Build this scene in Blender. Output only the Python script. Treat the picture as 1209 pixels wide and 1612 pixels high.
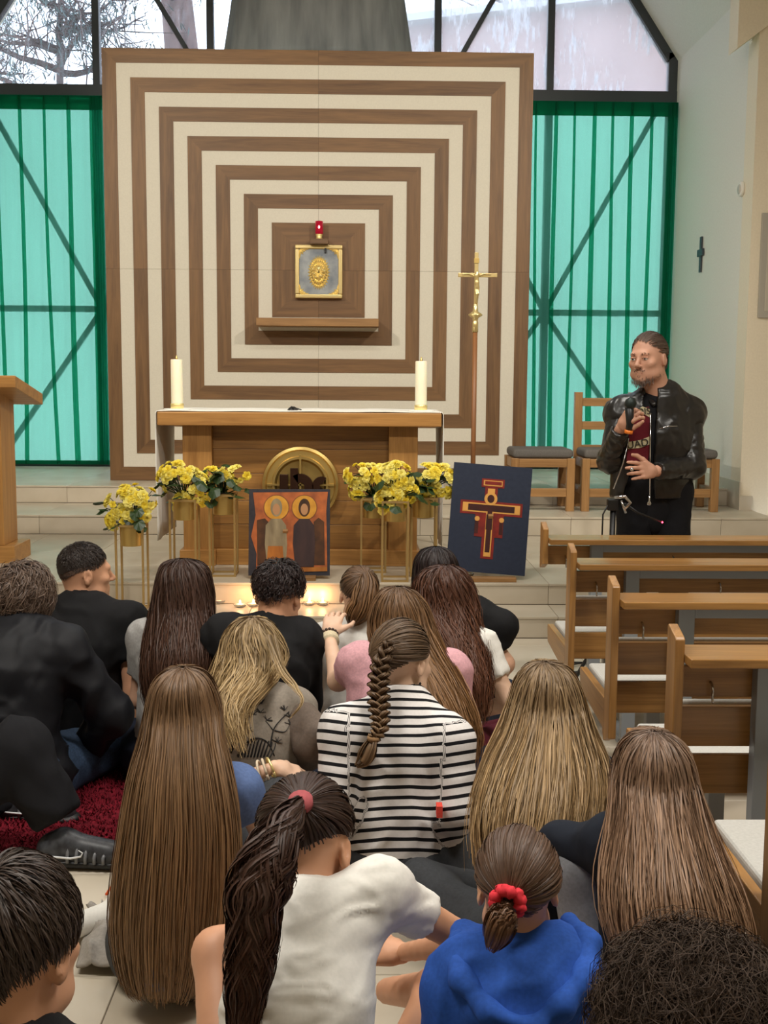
import bpy, bmesh, math, random
import numpy as np
from mathutils import Vector, Matrix

for _o in list(bpy.data.objects):
    bpy.data.objects.remove(_o)
SC = bpy.context.scene
COL = SC.collection
R = math.radians
random.seed(7)

# ------------------------------------------------------------------ camera
FPX = 1800.0
CAM = np.array([0.0, 0.0, 1.5])
PITCH, YAW, ROLL = R(-6.669), R(1.1716), R(0.3946)

def cam_axes():
    cy, sy, cp, sp = math.cos(YAW), math.sin(YAW), math.cos(PITCH), math.sin(PITCH)
    f = np.array([sy * cp, cy * cp, sp]); r = np.array([cy, -sy, 0.0]); u = np.cross(r, f)
    cr, sr = math.cos(ROLL), math.sin(ROLL)
    return cr * r + sr * u, -sr * r + cr * u, f
AX_R, AX_U, AX_F = cam_axes()

def ray(px, py):
    return AX_F + AX_R * (px - 604.5) / FPX - AX_U * (py - 806.0) / FPX
def at(px, py, y):            # a measured photo point at a known distance
    d = ray(px, py); return CAM + d * (y / d[1])
def at_z(px, py, z):          # ... on a level of known height
    d = ray(px, py); return CAM + d * ((z - CAM[2]) / d[2])
def at_x(px, py, x):          # ... on a side wall
    d = ray(px, py); return CAM + d * (x / d[0])

cd = bpy.data.cameras.new('camera')
cam = bpy.data.objects.new('camera', cd); COL.objects.link(cam)
cd.sensor_fit = 'VERTICAL'; cd.sensor_height = 36.0; cd.lens = 36.0 * FPX / 1612.0
cd.clip_start = 0.05; cd.clip_end = 300
m = Matrix.Identity(4)
for i in range(3):
    m[i][0] = AX_R[i]; m[i][1] = AX_U[i]; m[i][2] = -AX_F[i]; m[i][3] = CAM[i]
cam.matrix_world = m
SC.camera = cam

# ------------------------------------------------------------------ sky, lamps, exposure
W = bpy.data.worlds.new('overcast_sky'); SC.world = W; W.use_nodes = True
_n = W.node_tree.nodes; _l = W.node_tree.links
_bg = _n['Background']
_bg.inputs['Color'].default_value = (0.80, 0.89, 1.0, 1); _bg.inputs['Strength'].default_value = 3.5

SC.view_settings.view_transform = 'Standard'
SC.view_settings.look = 'None'
SC.view_settings.gamma = 1.0
SC.view_settings.use_curve_mapping = False
SC.view_settings.exposure = 0.0

def area(name, loc, target, size, power, color, size_y=None):
    ld = bpy.data.lights.new(name, 'AREA'); ld.energy = power; ld.color = color
    ld.shape = 'RECTANGLE' if size_y else 'SQUARE'; ld.size = size
    if size_y: ld.size_y = size_y
    o = bpy.data.objects.new(name, ld); COL.objects.link(o); o.location = loc
    o.rotation_euler = (Vector(target) - Vector(loc)).to_track_quat('-Z', 'Y').to_euler()
    return o
def spot(name, loc, target, power, color, angle=60, rad=0.06, blend=0.6):
    ld = bpy.data.lights.new(name, 'SPOT'); ld.energy = power; ld.color = color
    ld.spot_size = R(angle); ld.spot_blend = blend; ld.shadow_soft_size = rad
    o = bpy.data.objects.new(name, ld); COL.objects.link(o); o.location = loc
    o.rotation_euler = (Vector(target) - Vector(loc)).to_track_quat('-Z', 'Y').to_euler()
    return o
WARM = (1.0, 0.92, 0.80)
WHITE = (1.0, 0.95, 0.87)
# ceiling panels of the nave, out of the frame above
area('nave_lamp', (-1.7, 2.2, 4.4), (-1.7, 2.5, 0), 1.6, 115, WHITE, 0.5)
area('nave_lamp', (1.9, 2.2, 4.4), (1.9, 2.5, 0), 1.6, 115, WHITE, 0.5)
area('nave_lamp', (0.1, 5.2, 5.2), (0.1, 5.4, 0), 2.0, 95, WHITE, 0.5)
# two spotlights on the ceiling that light the sanctuary from both sides
spot('sanctuary_spot', (-3.0, 5.2, 4.5), (-0.4, 10.2, 2.0), 400, WARM, 75, 0.07)
spot('sanctuary_spot', (2.7, 5.2, 4.5), (-0.4, 10.2, 2.0), 400, WARM, 75, 0.07)

# ------------------------------------------------------------------ materials
def lin(r, g=None, b=None):
    if g is None: r, g, b = r
    f = lambda c: (c / 255 / 12.92) if c / 255 <= 0.04045 else ((c / 255 + 0.055) / 1.055) ** 2.4
    return (f(r), f(g), f(b), 1.0)

_mats = {}
def mat(name, rgb=None, rough=0.6, metal=0.0, spec=0.5, **kw):
    if name in _mats: return _mats[name]
    m = bpy.data.materials.new(name); m.use_nodes = True
    b = m.node_tree.nodes['Principled BSDF']
    if rgb is not None: b.inputs['Base Color'].default_value = lin(rgb)
    b.inputs['Roughness'].default_value = rough; b.inputs['Metallic'].default_value = metal
    b.inputs['Specular IOR Level'].default_value = spec
    for k, v in kw.items():
        b.inputs[k.replace('_', ' ')].default_value = v
    _mats[name] = m
    return m
def nd(m, t, **kw):
    n = m.node_tree.nodes.new(t)
    for k, v in kw.items():
        if k in n.bl_rna.properties: setattr(n, k, v)
        else: n.inputs[k.replace('_', ' ')].default_value = v
    return n
def lk(m, a, b): m.node_tree.links.new(a, b)
def bsdf(m): return m.node_tree.nodes['Principled BSDF']
def ramp(m, fac, stops):
    r = nd(m, 'ShaderNodeValToRGB'); e = r.color_ramp.elements
    while len(e) < len(stops): e.new(0.5)
    for q, (p, c) in zip(e, stops): q.position = p; q.color = c if len(c) == 4 else lin(c)
    lk(m, fac, r.inputs['Fac']); return r
def bump(m, h, strength=0.2, dist=0.01):
    b = nd(m, 'ShaderNodeBump'); b.inputs['Strength'].default_value = strength; b.inputs['Distance'].default_value = dist
    lk(m, h, b.inputs['Height']); lk(m, b.outputs['Normal'], bsdf(m).inputs['Normal'])

def wood(name, dark, light, axis='x', rough=0.45, grain=1.0):
    if name in _mats: return _mats[name]
    m = mat(name, light, rough)
    tc = nd(m, 'ShaderNodeTexCoord'); oi = nd(m, 'ShaderNodeObjectInfo')
    add = nd(m, 'ShaderNodeVectorMath', operation='MULTIPLY_ADD')
    cmb = nd(m, 'ShaderNodeCombineXYZ')
    for i in range(3): lk(m, oi.outputs['Random'], cmb.inputs[i])
    lk(m, cmb.outputs[0], add.inputs[0]); add.inputs[1].default_value = (7, 11, 5); lk(m, tc.outputs['Object'], add.inputs[2])
    mp = nd(m, 'ShaderNodeMapping'); s = [14.0 * grain] * 3; s['xyz'.index(axis)] = 0.9 * grain
    mp.inputs['Scale'].default_value = s; lk(m, add.outputs[0], mp.inputs['Vector'])
    n1 = nd(m, 'ShaderNodeTexNoise', Scale=1.0, Detail=5.0, Roughness=0.6, Distortion=1.2); lk(m, mp.outputs[0], n1.inputs['Vector'])
    mp2 = nd(m, 'ShaderNodeMapping'); s2 = [160.0] * 3; s2['xyz'.index(axis)] = 6.0
    mp2.inputs['Scale'].default_value = s2; lk(m, add.outputs[0], mp2.inputs['Vector'])
    n2 = nd(m, 'ShaderNodeTexNoise', Scale=1.0, Detail=2.0); lk(m, mp2.outputs[0], n2.inputs['Vector'])
    mx = nd(m, 'ShaderNodeMath', operation='MULTIPLY_ADD'); lk(m, n2.outputs['Fac'], mx.inputs[0]); mx.inputs[1].default_value = 0.35; lk(m, n1.outputs['Fac'], mx.inputs[2])
    mr = nd(m, 'ShaderNodeMath', operation='MULTIPLY_ADD'); lk(m, oi.outputs['Random'], mr.inputs[0]); mr.inputs[1].default_value = 0.16; lk(m, mx.outputs[0], mr.inputs[2])
    r = ramp(m, mr.outputs[0], [(0.42, dark), (0.95, light)])
    lk(m, r.outputs[0], bsdf(m).inputs['Base Color'])
    bump(m, n2.outputs['Fac'], 0.12, 0.002)
    return m

def noisy(name, a, b, scale=30.0, rough=0.8, bstr=0.0, bdist=0.003, spec=0.3, detail=3.0, stretch=None):
    if name in _mats: return _mats[name]
    m = mat(name, a, rough, spec=spec)
    tc = nd(m, 'ShaderNodeTexCoord'); n = nd(m, 'ShaderNodeTexNoise', Scale=scale, Detail=detail)
    if stretch:
        mp = nd(m, 'ShaderNodeMapping'); mp.inputs['Scale'].default_value = stretch
        lk(m, tc.outputs['Object'], mp.inputs['Vector']); lk(m, mp.outputs[0], n.inputs['Vector'])
    else: lk(m, tc.outputs['Object'], n.inputs['Vector'])
    r = ramp(m, n.outputs['Fac'], [(0.3, a), (0.7, b)]); lk(m, r.outputs[0], bsdf(m).inputs['Base Color'])
    if bstr: bump(m, n.outputs['Fac'], bstr, bdist)
    return m

# ------------------------------------------------------------------ object helpers
def tag(o, label=None, cat=None, group=None, kind=None):
    if label: o['label'] = label
    if cat: o['category'] = cat
    if group: o['group'] = group
    if kind: o['kind'] = kind
    return o
def empty(name, loc=(0, 0, 0), label=None, cat=None, group=None, rz=0.0):
    o = bpy.data.objects.new(name, None); COL.objects.link(o)
    o.location = tuple(float(v) for v in loc); o.rotation_euler = (0, 0, rz); o.empty_display_size = 0.1
    return tag(o, label, cat, group)
def link(name, me, material=None, parent=None, smooth=False):
    if smooth and len(me.polygons): me.polygons.foreach_set('use_smooth', [True] * len(me.polygons))
    o = bpy.data.objects.new(name, me); COL.objects.link(o)
    if material is not None and not me.materials:
        for k in (material if isinstance(material, (list, tuple)) else [material]): me.materials.append(k)
    if parent is not None: o.parent = parent
    return o
def wmat(o):
    return (wmat(o.parent) @ o.matrix_parent_inverse if o.parent else Matrix.Identity(4)) @ o.matrix_basis
def pset(o, parent):     # parent a world-space mesh under a thing or part that is not at the origin
    o.parent = parent; o.matrix_parent_inverse = wmat(parent).inverted()
    return o

class MB:
    def __init__(s): s.v = []; s.f = []; s.mi = []; s.m = 0
    def quadmesh(s, v, f):
        b = len(s.v); s.v += [tuple(map(float, p)) for p in v]; s.f += [tuple(i + b for i in q) for q in f]; s.mi += [s.m] * len(f); return s
    def box(s, x0, x1, y0, y1, z0, z1):
        return s.hexa([(x0, y0, z0), (x1, y0, z0), (x1, y1, z0), (x0, y1, z0), (x0, y0, z1), (x1, y0, z1), (x1, y1, z1), (x0, y1, z1)])
    def hexa(s, p):
        return s.quadmesh(p, [(3, 2, 1, 0), (4, 5, 6, 7), (0, 1, 5, 4), (1, 2, 6, 5), (2, 3, 7, 6), (3, 0, 4, 7)])
    def prism(s, poly, y0, y1, axis='y'):      # polygon in the plane across an axis, extruded along it
        n = len(poly)
        def P(a, b, c):
            return {'y': (a, c, b), 'x': (c, a, b), 'z': (a, b, c)}[axis]
        v = [P(a, b, y0) for a, b in poly] + [P(a, b, y1) for a, b in poly]
        f = [tuple(range(n)), tuple(range(2 * n - 1, n - 1, -1))] + [(i, i + n, (i + 1) % n + n, (i + 1) % n) for i in range(n)]
        return s.quadmesh(v, f)
    def bar(s, a, b, w, h=None, up=(0, 0, 1)):    # square bar between two points
        a = np.array(a, float); b = np.array(b, float); h = h or w
        d = b - a; d /= np.linalg.norm(d); u = np.array(up, float)
        if abs(d @ u) > 0.99: u = np.array([0, 1.0, 0])
        r = np.cross(d, u); r /= np.linalg.norm(r); u = np.cross(r, d)
        p = []
        for q in (a, b):
            for sx, sy in ((-1, -1), (1, -1), (1, 1), (-1, 1)): p.append(q + r * sx * w / 2 + u * sy * h / 2)
        return s.quadmesh(p, [(0, 3, 2, 1), (4, 5, 6, 7), (0, 1, 5, 4), (1, 2, 6, 5), (2, 3, 7, 6), (3, 0, 4, 7)])
    def tube(s, pts, rad, n=8, cap=True):
        pts = np.array(pts, float); k = len(pts)
        rad = np.full(k, rad) if np.isscalar(rad) else np.array(rad, float)
        t = np.gradient(pts, axis=0); t /= np.linalg.norm(t, axis=1)[:, None] + 1e-12
        ref = np.array([0, 0, 1.0]) if abs(t[0][2]) < 0.9 else np.array([1.0, 0, 0])
        v = []; a = np.cross(t[0], ref); a /= np.linalg.norm(a)
        for i in range(k):
            a = a - t[i] * (a @ t[i]); a /= np.linalg.norm(a) + 1e-12; b = np.cross(t[i], a)
            for j in range(n):
                th = 2 * math.pi * j / n; v.append(pts[i] + rad[i] * (a * math.cos(th) + b * math.sin(th)))
        f = [(i * n + j, i * n + (j + 1) % n, (i + 1) * n + (j + 1) % n, (i + 1) * n + j) for i in range(k - 1) for j in range(n)]
        if cap: f += [tuple(range(n - 1, -1, -1)), tuple(range((k - 1) * n, k * n))]
        return s.quadmesh(v, f)
    def lathe(s, prof, c=(0, 0, 0), n=24, axis='z'):
        v = []; k = len(prof)
        for r, h in prof:
            for j in range(n):
                th = 2 * math.pi * j / n; p = (r * math.cos(th), r * math.sin(th), h)
                if axis == 'y': p = (p[0], p[2], p[1])
                if axis == 'x': p = (p[2], p[0], p[1])
                v.append((p[0] + c[0], p[1] + c[1], p[2] + c[2]))
        f = [(i * n + j, i * n + (j + 1) % n, (i + 1) * n + (j + 1) % n, (i + 1) * n + j) for i in range(k - 1) for j in range(n)]
        f += [tuple(range(n - 1, -1, -1)), tuple(range((k - 1) * n, k * n))]
        return s.quadmesh(v, f)
    def mesh(s, name):
        me = bpy.data.meshes.new(name); me.from_pydata(s.v, [], s.f)
        if any(s.mi): me.polygons.foreach_set('material_index', s.mi)
        bm = bmesh.new(); bm.from_mesh(me); bmesh.ops.recalc_face_normals(bm, faces=bm.faces); bm.to_mesh(me); bm.free()
        me.update(); return me
    def build(s, name, material, parent=None, smooth=False, bevel=0.0, world=False, seg=2):
        o = link(name, s.mesh(name), material, None if world else parent, smooth)
        if world and parent is not None: pset(o, parent)
        if bevel:
            b = o.modifiers.new('bevel', 'BEVEL'); b.width = bevel; b.segments = seg; b.limit_method = 'ANGLE'; b.angle_limit = R(40)
        if smooth == 'auto':
            pass
        return o
def struct(o): o['kind'] = 'structure'; return o
def smooth_by_angle(o, ang=40):
    me = o.data; bm = bmesh.new(); bm.from_mesh(me)
    for e in bm.edges:
        e.smooth = not (len(e.link_faces) == 2 and e.calc_face_angle(0) > R(ang))
    for f in bm.faces: f.smooth = True
    bm.to_mesh(me); bm.free(); return o
def text_mesh(txt, size, depth=0.002, font=None):
    cu = bpy.data.curves.new('lettering', 'FONT'); cu.body = txt; cu.size = size; cu.extrude = depth
    cu.align_x = 'CENTER'; cu.align_y = 'CENTER'
    o = bpy.data.objects.new('lettering', cu); COL.objects.link(o)
    me = bpy.data.meshes.new_from_object(o.evaluated_get(bpy.context.evaluated_depsgraph_get()))
    bpy.data.objects.remove(o); bpy.data.curves.remove(cu); return me
def copy_tree(o, parent=None):
    c = o.copy(); COL.objects.link(c)
    if parent is not None: c.parent = parent
    for ch in [x for x in KIDS.get(o.name, [])]: KIDS.setdefault(c.name, []).append(copy_tree(ch, c))
    return c
KIDS = {}
def note_kids():
    KIDS.clear()
    for o in bpy.data.objects:
        if o.parent: KIDS.setdefault(o.parent.name, []).append(o)
# ------------------------------------------------------------------ levels of the place
Z1, Z2, Z3, Z4 = 0.13, 0.262, 0.415, 0.565
YS1, YS2, YS3, YS4 = 6.516, 6.866, 8.98, 9.85
YW = 12.0                 # window wall
XR = 3.2; XL = -3.98      # sanctuary side walls
PC = -0.39                # axis of the sanctuary
YN = 9.55                 # front wall of the nave

M_STONE = noisy('limestone_tile', (206, 196, 178), (190, 178, 158), 3.0, 0.38, 0.02, 0.002, 0.4, 6.0)
def _tint(m, amt):
    b = bsdf(m); src = b.inputs['Base Color'].links[0].from_socket
    oi = nd(m, 'ShaderNodeObjectInfo'); hs = nd(m, 'ShaderNodeHueSaturation')
    mp = nd(m, 'ShaderNodeMapRange'); mp.inputs['To Min'].default_value = 1 - amt; mp.inputs['To Max'].default_value = 1 + amt
    lk(m, oi.outputs['Random'], mp.inputs['Value']); lk(m, mp.outputs[0], hs.inputs['Value']); lk(m, src, hs.inputs['Color'])
    lk(m, hs.outputs[0], b.inputs['Base Color'])
_tint(M_STONE, 0.05)
M_GROUT = mat('grout', (140, 130, 115), 0.9)
M_PLASTER = noisy('white_plaster', (232, 228, 216), (226, 222, 210), 60.0, 0.85, 0.05, 0.001, 0.2)
M_CREAM = noisy('cream_plaster', (238, 226, 202), (232, 220, 196), 60.0, 0.85, 0.05, 0.001, 0.2)

def tiles(parent, plane, u0, u1, v0, v1, su, sv, c, th=0.006, gap=0.003, off=0.0):
    """a field of single tiles: plane 'z' lies flat at height c, plane 'y' stands facing the nave at distance c"""
    cache = {}
    u = u0 + (off % su) - (su if off % su else 0)
    while u < u1 - 1e-6:
        a, b = max(u, u0), min(u + su, u1); v = v0
        while v < v1 - 1e-6:
            d = min(v + sv, v1)
            w, h = round(b - a - gap, 4), round(d - v - gap, 4)
            if w > 0.01 and h > 0.005:
                if (w, h) not in cache:
                    q = MB(); e = 0.0018
                    P = lambda k, t: [(-w / 2 + k, -h / 2 + k, t), (w / 2 - k, -h / 2 + k, t), (w / 2 - k, h / 2 - k, t), (-w / 2 + k, h / 2 - k, t)]
                    vs = P(0, 0) + P(0, th - e) + P(e, th)
                    fs = [(0, 1, 5, 4), (1, 2, 6, 5), (2, 3, 7, 6), (3, 0, 4, 7), (4, 5, 9, 8), (5, 6, 10, 9), (6, 7, 11, 10), (7, 4, 8, 11), (8, 9, 10, 11)]
                    q.quadmesh(vs, fs); cache[(w, h)] = q.mesh('tile')
                o = link('tile', cache[(w, h)], M_STONE, parent)
                if plane == 'z': o.location = ((a + b) / 2, (v + d) / 2, c - th)
                else: o.location = ((a + b) / 2, c + th, (v + d) / 2); o.rotation_euler = (R(90), 0, 0)
            v += sv
        u += su

floor = struct(MB().box(-6.5, 6.5, -3.0, YS1 + 0.2, -0.2, -0.0045).build('floor', M_GROUT))
tiles(floor, 'z', -3.0, 3.6, 1.54, YS1, 0.6, 0.6, 0.0)
def step(name, y0, y1, zb, zt, x0=-6.5, x1=6.5):
    return struct(MB().box(x0, x1, y0 + 0.005, y1, zb, zt - 0.005).build(name, M_GROUT))
st1 = step('floor_step_1', YS1, YS2 + 0.2, -0.1, Z1)
tiles(st1, 'y', -3.3, 3.9, 0.002, Z1 - 0.012, 0.6, 0.2, YS1, off=0.25)
tiles(st1, 'z', -3.3, 3.9, YS1 - 0.008, YS2, 0.6, 0.4, Z1, 0.014, off=0.25)
st2 = step('floor_step_2', YS2, YS3 + 0.2, 0.0, Z2)
tiles(st2, 'y', -3.3, 3.9, Z1 + 0.001, Z2 - 0.012, 0.6, 0.2, YS2, off=0.25)
tiles(st2, 'z', -3.3, 3.9, YS2 - 0.008, YS3, 0.6, 0.61, Z2, 0.014, off=0.25)
st3 = step('floor_step_3', YS3, YS4 + 0.2, 0.1, Z3, XL, 3.3)
tiles(st3, 'y', XL, 3.3, Z2 + 0.001, Z3 - 0.012, 0.6, 0.2, YS3, off=0.25)
tiles(st3, 'z', XL, 3.3, YS3 - 0.008, YS4, 0.6, 0.7, Z3, 0.014, off=0.25)
st4 = step('floor_step_4', YS4, YW + 0.3, 0.1, Z4, XL, XR)
tiles(st4, 'y', XL, XR, Z3 + 0.001, Z4 - 0.012, 0.6, 0.2, YS4, off=0.25)
tiles(st4, 'z', XL, XR, YS4 - 0.008, YW - 0.02, 0.6, 0.61, Z4, 0.014, off=0.25)

# ------------------------------------------------------------------ walls and roof
ZE = 4.70                                   # eaves
SLP = math.tan(R(55.5))
APEX = ZE + (XR - PC) * SLP
struct(MB().box(XR, XR + 0.25, YN + 0.25, YW + 0.1, 0.0, ZE + 0.3).build('wall_right', M_PLASTER))
struct(MB().box(XL - 0.25, XL, YN + 0.25, YW + 0.1, 0.0, ZE + 0.3).build('wall_left', M_PLASTER))
# front wall of the nave on both sides of the sanctuary opening
struct(MB().box(XR, 6.5, YN, YN + 0.25, 0.0, 5.6).build('wall_nave_right', M_CREAM))
struct(MB().box(-6.5, XL, YN, YN + 0.25, 0.0, 5.6).build('wall_nave_left', M_CREAM))
struct(MB().box(6.25, 6.5, -3.0, YN, -0.1, 4.6).build('wall_side_right', M_CREAM))
struct(MB().box(-6.5, -6.25, -3.0, YN, -0.1, 4.6).build('wall_side_left', M_CREAM))
struct(MB().box(-6.5, 6.5, -3.2, -3.0, -0.1, 9.5).build('wall_back', M_CREAM))
# sloping ceiling of the sanctuary, a gable over the window
for s, nm in ((1, 'ceiling_right'), (-1, 'ceiling_left')):
    xe = XR if s > 0 else XL
    xa = PC; q = MB()
    p = [(xe + s * 0.30, ZE - 0.30 * SLP + 0.02), (xa, APEX + 0.02), (xa, APEX + 0.3), (xe + s * 0.30, ZE - 0.30 * SLP + 0.3)]
    q.prism(p, YN + 0.1, YW + 0.35)
    struct(q.build(nm, M_PLASTER))
# nave ceiling, two slopes, and the haunch that shows at the upper right corner
for s, nm in ((1, 'ceiling_nave_right'), (-1, 'ceiling_nave_left')):
    struct(MB().prism([(s * 6.5, 4.4), (PC * 0, 9.4), (0, 9.6), (s * 6.5, 4.6)], -3.1, YN + 0.3).build(nm, M_PLASTER))
a = at(1159, 77, YN); b = at(1204, 44, YN)
sl = (b[2] - a[2]) / (b[0] - a[0])
struct(MB().prism([(a[0], a[2]), (XR + 0.6, a[2] + sl * (XR + 0.6 - a[0])), (XR + 0.6, 5.6), (a[0], 5.6)], YN - 0.03, YN + 0.2).build('trim_1', M_CREAM))
# skirting tiles
struct(MB().box(XR - 0.012, XR, YN - 0.02, YW, Z3, Z4 + 0.09).build('baseboard_right', M_STONE, bevel=0.002))
struct(MB().box(XR - 0.012, XR + 0.10, YN - 0.03, YN - 0.012, Z2, Z3 + 0.12).build('baseboard_corner', M_STONE, bevel=0.002))
struct(MB().box(XR + 0.115, 6.2, YN - 0.012, YN, Z2, Z2 + 0.09).build('baseboard_nave', M_STONE, bevel=0.002))

# ------------------------------------------------------------------ the gable window
M_FRAME = mat('anthracite_frame', (62, 66, 70), 0.45, 0.0)
M_RAIN = bpy.data.materials.new('rainy_glass'); M_RAIN.use_nodes = True
def rainy(m, amount):
    nt = m.node_tree; nt.nodes.clear(); out = nd(m, 'ShaderNodeOutputMaterial')
    tr = nd(m, 'ShaderNodeBsdfTransparent'); tr.inputs[0].default_value = (0.95, 0.97, 1, 1)
    gl = nd(m, 'ShaderNodeBsdfGlossy'); gl.inputs['Roughness'].default_value = 0.02
    tl = nd(m, 'ShaderNodeBsdfTranslucent'); tl.inputs[0].default_value = (0.9, 0.93, 1, 1)
    fr = nd(m, 'ShaderNodeFresnel'); fr.inputs[0].default_value = 1.3
    tc = nd(m, 'ShaderNodeTexCoord'); mp = nd(m, 'ShaderNodeMapping'); mp.inputs['Scale'].default_value = (26, 26, 5)
    lk(m, tc.outputs['Object'], mp.inputs[0]); n = nd(m, 'ShaderNodeTexNoise', Scale=1.0, Detail=3.0); lk(m, mp.outputs[0], n.inputs['Vector'])
    n2 = nd(m, 'ShaderNodeTexNoise', Scale=2.2, Detail=2.0); lk(m, tc.outputs['Object'], n2.inputs['Vector'])
    mu = nd(m, 'ShaderNodeMath', operation='MULTIPLY'); lk(m, n.outputs['Fac'], mu.inputs[0]); lk(m, n2.outputs['Fac'], mu.inputs[1])
    rp = ramp(m, mu.outputs[0], [(0.30, (amount * .35,) * 3 + (1,)), (0.40, (amount,) * 3 + (1,))])
    m1 = nd(m, 'ShaderNodeMixShader'); lk(m, rp.outputs[0], m1.inputs[0]); lk(m, tr.outputs[0], m1.inputs[1]); lk(m, tl.outputs[0], m1.inputs[2])
    m2 = nd(m, 'ShaderNodeMixShader'); lk(m, fr.outputs[0], m2.inputs[0]); lk(m, m1.outputs[0], m2.inputs[1]); lk(m, gl.outputs[0], m2.inputs[2])
    lk(m, m2.outputs[0], out.inputs[0])
rainy(M_RAIN, 0.75)
M_CLEAR = bpy.data.materials.new('clear_glass'); M_CLEAR.use_nodes = True; rainy(M_CLEAR, 0.12)
M_DIFFUSER = bpy.data.materials.new('diffuser_glass'); M_DIFFUSER.use_nodes = True
M_DIFFUSER.node_tree.nodes.clear(); _o = nd(M_DIFFUSER, 'ShaderNodeOutputMaterial'); _t = nd(M_DIFFUSER, 'ShaderNodeBsdfTranslucent')
_t.inputs[0].default_value = (0.93, 0.96, 0.97, 1); lk(M_DIFFUSER, _t.outputs[0], _o.inputs[0])  # translucent white, spreads the daylight evenly

win = struct(empty('window_1', (0, 0, 0)))
ZB = 4.36                                   # rail between the clear gable and the curtained part
mull = [PC + 1.147 * k for k in (-2, -1, 0, 1, 2)]
def slope_z(x): return ZE + (XR - 0.02 - PC - abs(x - PC)) * SLP
for x in mull:
    MB().box(x - 0.035, x + 0.035, YW, YW + 0.10, Z4, slope_z(x)).build('mullion', M_FRAME, win)
for (za, zb2) in ((ZB - 0.05, ZB + 0.06), (ZB - 0.115, ZB - 0.085)):
    MB().box(XL, XR, YW - 0.01, YW + 0.10, za, zb2).build('transom', M_FRAME, win)
MB().box(XL, XR, YW, YW + 0.10, 2.16, 2.22).build('transom', M_FRAME, win)
MB().box(XL, XR, YW - 0.03, YW + 0.10, Z4 - 0.01, Z4 + 0.05).build('window_sill', M_FRAME, win)
for s in (1, -1):
    xe = XR if s > 0 else XL
    MB().bar((xe - s * 0.06, YW + 0.05, ZE + 0.05), (PC, YW + 0.05, APEX), 0.11, 0.10, up=(0, 1, 0)).build('rafter', M_FRAME, win)
    MB().box(min(xe, xe - s * 0.09), max(xe, xe - s * 0.09), YW, YW + 0.10, Z4, ZE + 0.1).build('jamb', M_FRAME, win)
# diagonal braces: upper pair seen in the gable, lower ones through the green cloth
for s in (1, -1):
    nx = PC + s * 2.294; node = (nx, YW + 0.06, 2.19)
    for dx, z in ((1.147, 4.25), (-1.147, 4.25), (1.147, 0.60), (-1.147, 0.60)):
        MB().bar(node, (nx + dx * 0.97, YW + 0.06, z), 0.05, 0.05, up=(0, 1, 0)).build('brace', M_FRAME, win)
    a = at(247, 0, YW + 0.05) if s < 0 else at(776, 0, YW + 0.05)
    b = at(293, 77, YW + 0.05) if s < 0 else at(731, 80, YW + 0.05)
    d = b - a; MB().bar(a - 1.5 * d, b + d * 0.75, 0.05, 0.05, up=(0, 1, 0)).build('brace', M_FRAME, win)
# panes of the gable
xs = [XL] + mull + [XR]
for i in range(6):
    x0, x1 = xs[i] + 0.03, xs[i + 1] - 0.03
    poly = [(x0, ZB), (x1, ZB), (x1, slope_z(x1) if i != 5 else ZE), (x0, slope_z(x0) if i != 0 else ZE)]
    MB().prism(poly, YW + 0.045, YW + 0.052).build('pane', M_RAIN if i > 2 else M_CLEAR, win)
    MB().prism([(x0, Z4 + 0.04), (x1, Z4 + 0.04), (x1, ZB - 0.1), (x0, ZB - 0.1)], YW + 0.105, YW + 0.11).build('diffuser_pane', M_DIFFUSER, win)  # diffuser added behind the curtains so they glow evenly

# ------------------------------------------------------------------ green sheer curtains
def sheer(name, tint, tl, mixf):
    m = bpy.data.materials.new(name); m.use_nodes = True; m.node_tree.nodes.clear(); _mats[name] = m
    out = nd(m, 'ShaderNodeOutputMaterial'); a = nd(m, 'ShaderNodeBsdfTransparent'); a.inputs[0].default_value = tint
    b = nd(m, 'ShaderNodeBsdfTranslucent'); b.inputs[0].default_value = tl
    c = nd(m, 'ShaderNodeBsdfDiffuse'); c.inputs[0].default_value = tl
    tc = nd(m, 'ShaderNodeTexCoord'); w = nd(m, 'ShaderNodeTexNoise', Scale=380.0, Detail=1.0); lk(m, tc.outputs['Object'], w.inputs['Vector'])
    mr = nd(m, 'ShaderNodeMapRange'); mr.inputs['To Min'].default_value = mixf - 0.1; mr.inputs['To Max'].default_value = mixf + 0.1; lk(m, w.outputs['Fac'], mr.inputs['Value'])
    m0 = nd(m, 'ShaderNodeMixShader'); m0.inputs[0].default_value = 0.35; lk(m, b.outputs[0], m0.inputs[1]); lk(m, c.outputs[0], m0.inputs[2])
    m1 = nd(m, 'ShaderNodeMixShader'); lk(m, mr.outputs[0], m1.inputs[0]); lk(m, a.outputs[0], m1.inputs[1]); lk(m, m0.outputs[0], m1.inputs[2]); lk(m, m1.outputs[0], out.inputs[0])
    return m
M_SHEER = sheer('green_sheer', (0.33, 0.72, 0.58, 1), (0.16, 0.55, 0.40, 1), 0.42)
M_SHEER2 = sheer('green_sheer_doubled', (0.06, 0.46, 0.28, 1), (0.02, 0.30, 0.17, 1), 0.5)
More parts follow.
